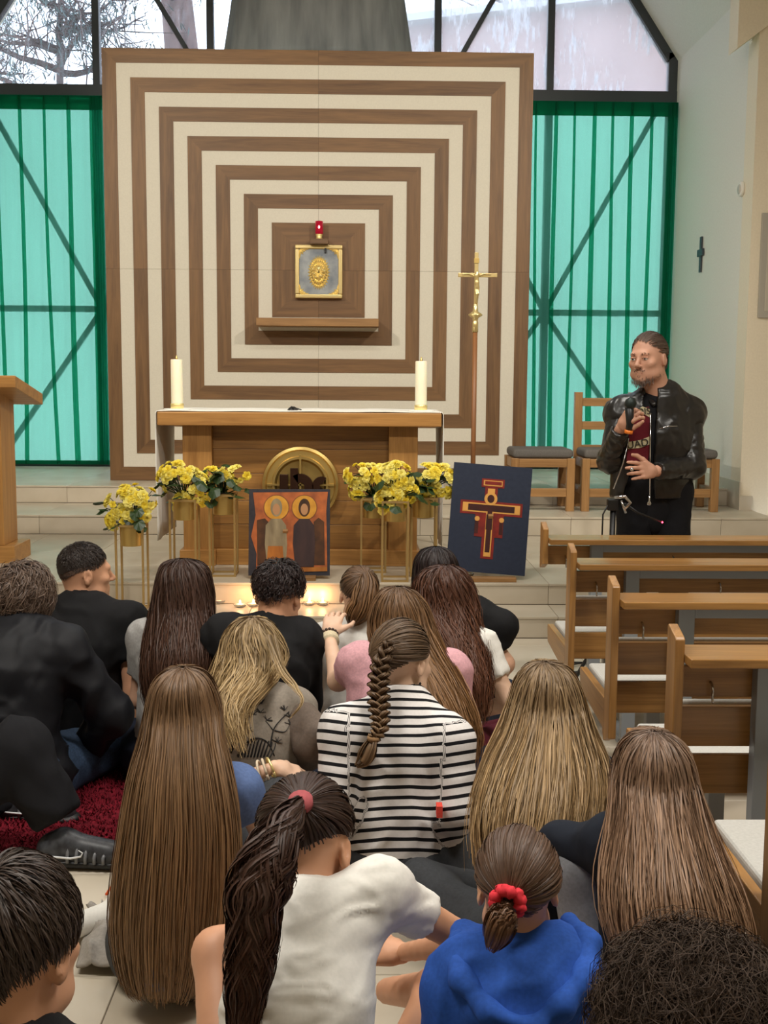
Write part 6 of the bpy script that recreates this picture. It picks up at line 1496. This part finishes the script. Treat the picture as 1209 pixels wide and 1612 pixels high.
# ---- 18  person in black trousers at the left edge, mostly out of the frame, with dark trainers
p = Seated(-150, 1000, 3.42, 'person in black trousers and dark trainers, mostly beyond the left edge', yaw=R(60), lean=0.2, sh=0.18, male=True, bulk=1.1)
p.leg['R'] = (at(28, 1180, 3.45), at(92, 1290, 3.42)); p.leg['L'] = (at(-40, 1170, 3.85), at(20, 1275, 3.78))
p.body(SK2); p.shirt(F_BLACK, 1.9, .016, seed=33); p.trousers(F_BLACKP, 1.98, .04, seed=34, fold=(0.012, 9.0))
M_SHB = noisy('black_mesh_upper', (38, 38, 42), (70, 72, 76), 40.0, 0.4); M_SHS = mat('black_sole', (22, 22, 24), 0.5); M_SHG = mat('grey_overlay', (112, 114, 118), 0.35); M_SWO = mat('swoosh_white', (220, 222, 224), 0.4)
def trainer(a, d, parent):
    d = unit(V3(d[0], d[1], 0)); n = V3(d[1], -d[0], 0); z = V3(0, 0, 1); P = lambda x, y, h: V3(a[0], a[1], .0) + d * x + n * y + z * h
    sh = solid('shoe', [cap(P(-.05, 0, .05), P(.16, 0, .04), .044, .036, .03), cap(P(-.04, 0, .055), P(-.01, 0, .085), .040, .036, .03), cap(P(.02, 0, .068), P(.13, 0, .048), .034, .032, .03)], .006, M_SHB, parent)
    s = solid('sole', [cap(P(-.06, 0, .018), P(.17, 0, .018), .047, .043, .01, (z, 2.4))], .006, M_SHS, parent)
    pset(s, parent)
    for k in range(5):
        x = .03 + .028 * k; q = MB(); q.tube([P(x - .012, y, h) for y, h in ((.047, .028), (.047, .048), (.038, .072 - .005 * k), (.0, .104 - .009 * k), (-.038, .072 - .005 * k), (-.047, .048), (-.047, .028))], .0055, 6); pset(q.build('side_rib', M_SHG, smooth=True), parent)
    q = MB(); q.tube([P(x, .052, h) for x, h in ((-.055, .052), (-.02, .047), (.03, .045), (.062, .052), (.068, .064), (.055, .072))], [.0015, .003, .0035, .003, .0025, .001], 6); pset(q.build('swoosh', M_SWO, smooth=True), parent)
for key in 'RL':
    an = p.leg[key][1]; trainer(V3(an[0] + .03, an[1] - .02, 0), V3(1, -.12, 0), p.root)

# ---- flat print on the taupe sweatshirt: lines laid on the cloth
from mathutils.bvhtree import BVHTree
def surf_print(o, lines, width, material, parent, name, lift=.0015):
    dg = bpy.context.evaluated_depsgraph_get(); me = o.data; bv = BVHTree.FromPolygons([v.co for v in me.vertices], [tuple(f.vertices) for f in me.polygons]); q = MB()
    for ln, wd in lines:
        pts = []
        K = catmull(np.array([[x, y, 0] for x, y in ln], float), np.linspace(0, 1, max(4, 4 * len(ln))))
        for x, y, _ in K:
            hit = bv.ray_cast(Vector(CAM), Vector(unit(ray(x, y))))
            if hit[0] is not None: pts.append(np.array(hit[0]) + np.array(hit[1]) * lift)
        if len(pts) > 2: q.tube(pts, width * wd * np.linspace(1, .5, len(pts)), 4)
    if q.v: pset(q.build(name, material), parent)
g = random.Random(5); L = []
L += [([(362, 1185), (368, 1165), (352, 1145), (350, 1128), (368, 1118), (362, 1105)], 3.4), ([(352, 1140), (368, 1135), (382, 1140), (388, 1150)], 1.5), ([(368, 1118), (382, 1105), (392, 1092)], 1.3), ([(425, 1175), (430, 1150), (440, 1135), (455, 1120)], 1.6), ([(432, 1150), (448, 1152), (456, 1140)], 1.2), ([(430, 1150), (418, 1135)], 1.2), ([(372, 1118), (384, 1124), (400, 1112), (410, 1108)], 1.0)]
for (x, y) in ((388, 1092), (402, 1100), (412, 1108), (395, 1125), (410, 1122), (390, 1150), (420, 1134), (448, 1118), (456, 1140), (436, 1168), (455, 1128), (384, 1106)):
    for k in range(6):
        an = g.uniform(-2.8, .3); L.append(([(x, y), (x + 4 * math.cos(an), y + 4 * math.sin(an)), (x + 9 * math.cos(an), y + 8 * math.sin(an))], .8))
for k in range(11):
    x = 378 + 5 * k; L.append(([(x - 3, 1192), (x + 1 + .3 * k, 1178 - 8 * math.sin(k / 10 * 3.1)), (x + 5, 1170 - 6 * math.sin(k / 10 * 3.1))], 1.7))
L.append(([(374, 1190), (385, 1172), (402, 1162), (420, 1168), (432, 1190)], 1.6))
surf_print(sw9, L, .0016, mat('black_print', (30, 28, 28), .8), p9.root, 'tree_and_tiger_print')

# ---- pale grey jacket dropped on the floor beside the long-haired girl
q = at_z(165, 1505, 0.0); jk = empty('dropped_jacket', (q[0], q[1], 0), 'light grey jacket crumpled on the floor beside the long hair', 'jacket')
gx, gy = np.meshgrid(np.linspace(0, 1, 64), np.linspace(0, 1, 48)); e0 = at_z(118, 1535, 0.0); e1 = at_z(345, 1552, 0.0); e2 = at_z(140, 1430, 0.0)
wob = .05 * vnoise(np.stack([gx * 5, gy * 5, 0 * gx], -1), 3); Pj = e0 + (gx + wob)[..., None] * (e1 - e0) + (gy + wob)[..., None] * (e2 - e0)
rid = 1 - np.abs(vnoise(np.stack([gx * 5 + 2 * gy, gy * 4.5 - gx * 3, 0 * gx], -1), 7)) * 1.6; edge = np.clip(6 * np.minimum(np.minimum(gx, 1 - gx), np.minimum(gy, 1 - gy)), 0, 1)
Pj[..., 2] = .008 + (.05 * np.clip(rid, 0, 1) ** 2 + .06 * np.clip(vnoise(np.stack([gx * 2.5, gy * 2.5, 0 * gx], -1), 9), 0, 1) + .012) * (.25 + .75 * edge)
ii = np.arange(47)[:, None] * 64 + np.arange(63)[None]; o = link('cloth', np_mesh('cloth', Pj.reshape(-1, 3), np.stack([ii, ii + 1, ii + 65, ii + 64], -1).reshape(-1, 4)), F_LGREY); md = o.modifiers.new('thick', 'SOLIDIFY'); md.thickness = .006; pset(o, jk)
q = at_z(163, 1420, 0.0); cp = empty('orange_cloth', (q[0], q[1] + .03, 0), 'small orange cloth tip beside the long hair', 'cloth')
solid('cloth', [cap(V3(q[0] + .0, q[1] + .03, .008), V3(q[0] + .07, q[1] + .05, .05), .007, .03, .02, (V3(0, 1, 0), 2.0))], .007, fabric('orange_cloth', (232, 96, 52)), cp, (0.006, 20.0))
# ------------------------------------------------------------------ the speaking man, standing behind the front screen of the pews
MY = 5.62
top = at(1021, 524, MY); mx = at(1033, 700, MY)[0]
man = empty('person', (mx, MY, 0), 'bearded man in black leather jacket speaking into a microphone', 'person')
hcz = top[2] - .125; hc = V3(at(1019, 570, MY)[0], MY - .02, hcz); H = make_head(hc, math.pi - R(-42), 0.06, R(-2), 1.03, True); H['hr'] = V3(.0785, .098, .0955)
# the head looks towards the camera, turned to the photo's left
S_ = lambda px, py, dy=0.0: at(px, py, MY + dy)
neck = S_(1040, 625, .01); shR = S_(980, 652, .02); shL = S_(1082, 652, .03); chest = S_(1035, 690, .02); waist = S_(1030, 760, .02); hipc = S_(1028, 800, .02)
elR = S_(960, 726, -.06); wrR = S_(978, 672, -.20); elL = S_(1091, 735, -.05); wrL = S_(1030, 742, -.20)
hipR = V3(hipc[0] - .09, MY + .02, .92); hipL = V3(hipc[0] + .09, MY + .02, .92); knR = V3(hipc[0] - .10, MY, .50); knL = V3(hipc[0] + .11, MY, .50); anR = V3(hipc[0] - .11, MY + .03, .08); anL = V3(hipc[0] + .13, MY + .03, .08)
fn = V3(0, 1, 0); F3 = (fn, 1.45)
tors = lambda g: [cap(neck - V3(0, 0, .04), chest, .11 + g, .165 + g, .06, F3), cap(chest, waist, .165 + g, .150 + g, .06, F3), cap(waist, hipc, .150 + g, .145 + g, .05, F3), cap(neck - V3(0, 0, .03), shR, .05 + g, .062 + g, .05), cap(neck - V3(0, 0, .03), shL, .05 + g, .062 + g, .05), cap(chest, shR, .12 + g, .06 + g, .05, F3), cap(chest, shL, .12 + g, .06 + g, .05, F3)]
mic_c = S_(991, 655, -.245)
hR = hand_prims(wrR, S_(993, 652, -.27) - wrR, V3(-.75, -.55, .1), 1, 1.02, (.75, .8, .85, .85), .2)
hL = hand_prims(wrL, S_(985, 738, -.34) - wrL, V3(.05, -.75, .25), 1, 1.05, (.12, .15, .2, .25), .9)
hp_ = head_prims(H, neck - V3(0, 0, .03), .060)
solids('body', [(tors(-.02) + [cap(shR, elR, .05, .045), cap(elR, wrR, .04, .028), cap(shL, elL, .05, .045), cap(elL, wrL, .04, .028), cap(hipR, knR, .08, .055), cap(knR, anR, .05, .035), cap(hipL, knL, .08, .055), cap(knL, anL, .05, .035)], .013), (hp_, .0045), (hR, .004), (hL, .004)], skin('man_skin', (212, 160, 134)), man)
# T-shirt
F_TEE = fabric('black_tee', (24, 24, 28)); tee = solid('t_shirt', tors(-.004) + [cap(neck - V3(0, 0, .05), neck - V3(0, 0, .01), .075, .066, .02)], .009, F_TEE, man, (0.003, 14.0))
# leather jacket, open in front
M_LEA = noisy('black_leather', (20, 19, 19), (34, 31, 30), 40.0, 0.32, 0.25, 0.002, 0.6)
axj = [at(993, 625, MY - .3), at(1005, 700, MY - .3)]
def jclip(P):
    """removes the front opening between the two zip edges"""
    x = P[..., 0]; z = P[..., 2]; y = P[..., 1]
    za, zb = S_(1030, 622)[2], S_(1030, 790)[2]; t = np.clip((za - z) / (za - zb), 0, 1)
    xr = S_(1010, 622)[0] + t * (S_(968, 780)[0] - S_(1010, 622)[0]) + .02 * np.sin(t * 3.1); xl = S_(1030, 622)[0] + t * (S_(1023, 790)[0] - S_(1030, 622)[0]) - .012 * np.sin(t * 3.1)
    d = np.minimum(x - xr, xl - x); return np.where(y < MY - .02, d, -.05)
Jt = tors(.022) + [cap(waist, hipc + V3(0, 0, .02), .172, .165, .04, F3), cap(S_(985, 690, -.03), S_(978, 778, -.05), .07, .055, .04)]
hemz = S_(1030, 782)[2]
def jc(P): return np.maximum(jclip(P), hemz - P[..., 2])
jb = solid('jacket_body', Jt, .0065, M_LEA, man, (0.005, 18.0), 1, jc, 5)
solid('jacket_sleeve', [cap(shR, elR, .068, .057, .03), cap(elR, wrR * .9 + elR * .1, .055, .043, .03, ends=1)], .0065, M_LEA, man, (0.0055, 26.0), 1, None, 6)
solid('jacket_sleeve', [cap(shL, elL, .068, .058, .03), cap(elL, wrL * .92 + elL * .08, .056, .044, .03, ends=1)], .0065, M_LEA, man, (0.0055, 24.0), 1, None, 7)
solid('collar', chain([neck + V3(-.05, -.07, -.035), neck + V3(-.075, -.02, .0), neck + V3(-.05, .05, .02), neck + V3(.02, .065, .022), neck + V3(.07, .02, .0), neck + V3(.055, -.06, -.035)], [.014, .016, .018, .018, .016, .014], .01), .006, M_LEA, man, (0.002, 20.0), 1)
solid('trousers', [cap(hipR, knR, .098, .075, .04), cap(knR, anR, .072, .06, .03), cap(hipL, knL, .098, .075, .04), cap(knL, anL, .072, .06, .03), cap(hipR + V3(0, 0, .05), hipL + V3(0, 0, .05), .10, .10, .05), cap(hipR + V3(.02, 0, .12), hipL + V3(-.02, 0, .12), .10, .10, .05)], .011, F_BLACKP, man, (0.005, 12.0))
for an in (anR, anL): solid('shoe', [cap(V3(an[0], an[1] + .02, .05), V3(an[0] - .02, an[1] - .16, .04), .045, .038, .03), cap(V3(an[0], an[1], .05), V3(an[0], an[1], .11), .045, .05, .03)], .009, M_BLACK, man, clip=lambda P: -(P[..., 2] - .002))
# hair, beard, brows, eyes
HM = HA('man_hair', (84, 68, 58), (100, 82, 70), (48, 39, 34)); hair_cap(man, H, HM, std_hairline(.62, -.05, -.7)); hair_pulled(man, H, HM, 51, 2200, (0, -.98, -.15), .0028, hl=std_hairline(.60, -.08, -.7), lift=.006)
a = scalp(H, V3(0, -.98, -.15), .01); hair_tail(man, [a, a + H['f'] * -.03 + V3(0, 0, -.01), a + H['f'] * -.035 + V3(0, 0, -.05), a + H['f'] * -.02 + V3(0, 0, -.09)], [.016, .026, .024, .008], 200, HM, 52, .003)
rng = np.random.default_rng(53)
def patch(name, pts, n, L, spread, drop, material, w=.0022):
    P = np.array([hp(H, *q[:3]) for q in pts]); ss = np.array([q[3] for q in pts]); i = rng.integers(0, len(P), n); base = P[i] + rng.normal(0, 1, (n, 3)) * ss[i][:, None]
    nrm = base - hp(H, 0, .02, -.05); nrm /= np.linalg.norm(nrm, axis=1)[:, None]; d = nrm * spread + V3(0, 0, -drop); d /= np.linalg.norm(d, axis=1)[:, None]
    t = np.linspace(0, 1, 4)[None, :, None]; S = base[:, None] - nrm[:, None] * .004 + d[:, None] * L * t * rng.uniform(.6, 1.2, (n, 1, 1)); ribbons(name, S, np.repeat(nrm[:, None], 4, 1), w, material, man, rng)
HB = HA('man_beard', (72, 54, 44), (104, 80, 64), (44, 34, 29))
patch('beard', [(0, .096, -.105, .008), (.018, .09, -.105, .009), (-.018, .09, -.105, .009), (.034, .075, -.10, .009), (-.034, .075, -.10, .009), (.048, .05, -.09, .009), (-.048, .05, -.09, .009), (.06, .025, -.075, .008), (-.06, .025, -.075, .008), (0, .09, -.115, .009)], 900, .014, .6, .8, HB)
patch('moustache', [(.010, .099, -.047, .004), (-.010, .099, -.047, .004), (.022, .094, -.052, .004), (-.022, .094, -.052, .004), (0, .094, -.08, .005)], 130, .007, .4, .9, HB)
patch('eyebrow', [(.022, .098, .024, .003), (.034, .093, .026, .003), (.044, .084, .024, .003), (-.022, .098, .024, .003), (-.034, .093, .026, .003), (-.044, .084, .024, .003)], 150, .007, .8, .1, HB)
M_EYE = mat('eye_white', (226, 218, 210), .25); M_IRIS = mat('iris', (58, 48, 42), .2)
for x in (-1, 1):
    solid('eyeball', [elli(hp(H, x * .031, .083, .003), V3(.0125, .0125, .0115), H['rot'], .002)], .003, M_EYE, man)
    solid('iris', [elli(hp(H, x * .031, .0935, .002), V3(.0055, .0028, .0055), H['rot'], .002)], .0014, M_IRIS, man)
    solid('eyelid', [cap(hp(H, x * .019, .091, .009), hp(H, x * .043, .089, .007), .0045, .004, .003), cap(hp(H, x * .031, .096, .0095), hp(H, x * .042, .090, .0075), .0042, .004, .003)], .0022, skin('man_skin', (212, 160, 134)), man)
solid('lips', [cap(hp(H, -.017, .0905, -.058), hp(H, .017, .0905, -.058), .0052, k=.003), cap(hp(H, -.015, .0905, -.0665), hp(H, .015, .0905, -.0665), .0062, k=.003)], .0025, mat('lip', (170, 104, 92), .5), man)
# print on the T-shirt: maroon band with two cream banners
M_MAR = fabric('maroon_print', (104, 26, 38)); M_BAN = fabric('cream_banner', (206, 196, 160)); M_INK = mat('black_ink', (24, 22, 22), .8)
ty = MY - .155
def dec(name, poly, y, m):
    v = [tuple(at(x, yy, y)) for x, yy in poly]; q = MB(); n = len(v); q.quadmesh(v + [(a, b + .004, c) for a, b, c in v], [tuple(range(n)), tuple(range(2 * n - 1, n - 1, -1))] + [(i, i + n, (i + 1) % n + n, (i + 1) % n) for i in range(n)]); return pset(q.build(name, m), tee)
dec('maroon_print', [(988, 648), (1022, 640), (1024, 700), (1020, 726), (986, 726), (990, 690)], MY - .150, M_MAR)
dec('cream_banner', [(1003, 645), (1012, 640), (1023, 644), (1023, 657), (1012, 651), (1003, 655)], MY - .153, M_BAN)
dec('cream_banner', [(988, 696), (1008, 693), (1023, 687), (1024, 699), (1008, 705), (987, 707)], MY - .153, M_BAN)
def word(txt, px, py, size, y, tilt):
    me = text_mesh(txt, size, .001); c = at(px, py, y); o = link('lettering', me, M_INK); o.location = c; o.rotation_euler = (R(90), R(tilt), 0); pset(o, tee)
word('OIS', 1013, 648, .045, MY - .158, -6); word('UAD', 1004, 699, .050, MY - .158, -10)
# zips, pocket, rings
q = MB()
for a_, b_ in (((1024, 650), (1023, 788)), ((990, 690), (966, 770))):
    q.tube([at(a_[0], a_[1], MY - .155), at((a_[0] + b_[0]) / 2 + (0 if a_[0] > 1000 else 3), (a_[1] + b_[1]) / 2, MY - .165), at(b_[0], b_[1], MY - .155)], .0035, 6)
pset(q.build('zip', M_CHROME, smooth=True), jb)
q = MB(); q.tube([at(1038, 675, MY - .158), at(1052, 671, MY - .162), at(1066, 671, MY - .150)], .003, 6); pset(q.build('pocket_zip', M_CHROME, smooth=True), jb)
q = MB(); c = at(1022, 788, MY - .16); q.lathe([(.002, -.025), (.010, -.02), (.011, -.012), (.004, 0), (.004, .02), (.001, .022)], c, 10); pset(q.build('zip_pull', M_CHROME, smooth=True), jb)
for (px, py, dy) in ((995, 739, -.315), (991, 654, -.285)):
    c = at(px, py, MY + dy); q = MB(); q.lathe([(.001, -.006), (.008, -.003), (.009, .003), (.001, .006)], c, 10, 'y'); pset(q.build('ring', M_CHROME, smooth=True), man)
# microphone in his hand
a = at(992, 668, MY - .262); b = at(990.5, 641, MY - .285); b2 = at(994, 631, MY - .292); e_ = at(990, 678, MY - .258)
mc = empty('microphone', tuple(e_), 'black handheld microphone with orange ring in the man\'s hand', 'microphone')
q = MB(); q.tube([e_, a, b], [.017, .018, .021], 14); pset(q.build('handle', M_BLACK, smooth=True), mc)
q = MB(); q.tube([b, b + (b2 - b) * .3, b + (b2 - b) * .9, b2 + (b2 - b) * .5], [.022, .027, .027, .012], 16); pset(q.build('grille', mat('mic_grille', (46, 54, 52), .5, .6), smooth=True), mc)
d = unit(e_ - a); q = MB(); q.tube([e_ - d * .003, e_ + d * .014], .0195, 14); pset(q.build('orange_ring', mat('orange_plastic', (240, 130, 40), .4, Emission_Color=(1, .3, .03, 1), Emission_Strength=.0), smooth=True), mc)

# small brass figure on the processional cross
fy = py_ - 0.018; cz = 2.228; x0 = px_ + 0.002
solid('corpus', [elli((x0 + .004, fy, cz + .014), V3(.013, .012, .017), None, .006), cap((x0, fy, cz - .004), (x0 + .003, fy, cz - .055), .018, .014, .01), cap((x0 + .003, fy, cz - .055), (x0 + .005, fy, cz - .085), .017, .017, .01),
    cap((x0, fy, cz - .012), (x0 - .05, fy + .004, cz + .008), .0075, .006, .006), cap((x0 - .05, fy + .004, cz + .008), (x0 - .098, fy + .006, cz + .004), .006, .005, .004), cap((x0, fy, cz - .012), (x0 + .05, fy + .004, cz + .008), .0075, .006, .006), cap((x0 + .05, fy + .004, cz + .008), (x0 + .10, fy + .006, cz + .004), .006, .005, .004),
    cap((x0 - .006, fy, cz - .085), (x0 + .001, fy - .012, cz - .135), .0105, .009, .006), cap((x0 + .001, fy - .012, cz - .135), (x0, fy + .004, cz - .19), .0085, .006, .005), cap((x0 + .012, fy, cz - .085), (x0 + .012, fy - .010, cz - .13), .0105, .009, .006), cap((x0 + .012, fy - .010, cz - .13), (x0 + .006, fy + .004, cz - .19), .0085, .006, .005)], .0035, M_BRASS, pc)

# ------------------------------------------------------------------ third level: pieces that belong to a part
def base(n): return n.split('.')[0]
def regroup(thing_name, part, pieces):
    for root in [o for o in bpy.data.objects if o.parent is None and base(o.name) == thing_name]:
        kids = [o for o in bpy.data.objects if o.parent == root]
        host = next((o for o in kids if base(o.name) == part), None)
        if host is None: continue
        for k in kids:
            if k is not host and base(k.name) in pieces:
                w = wmat(k); k.parent = host; k.matrix_parent_inverse = wmat(host).inverted() @ w @ k.matrix_basis.inverted()
for a_, b_, c_ in (('pew', 'back_board', ('bag_hook',)), ('pew_front_screen', 'back_board', ('bag_hook',)), ('pew', 'seat_board', ('seat_cushion', 'seat_end', 'seat_apron')), ('tabernacle', 'door', ('oval_relief', 'relief_figures', 'corner_ornament', 'lock')),
                   ('brass_monogram_disc', 'dish', ('letter_i', 'letter_h', 'letter_s', 'cross_bars')), ('curtain', 'cloth', ('pleat', 'hem', 'header_band', 'gathered_edge')), ('tea_light', 'wax', ('flame',)), ('altar_candle', 'wax', ('wick_tip',)),
                   ('processional_cross', 'brass_cross', ('corpus', 'title_plate')), ('sanctuary_lamp', 'red_glass', ('flame',)), ('clamp_stand', 'arm', ('red_light',)), ('icon_painting', 'board', ('painted_field', 'gold_border', 'dark_ground', 'halo_rim', 'halo', 'robe', 'skirt', 'hair', 'face')),
                   ('cross_painting', 'board', ('red_cross', 'gold_outline', 'dark_inlay', 'gold_end', 'title_plate', 'halo', 'halo_inlay', 'side_roundel', 'side_inlay'))):
    regroup(a_, b_, c_)
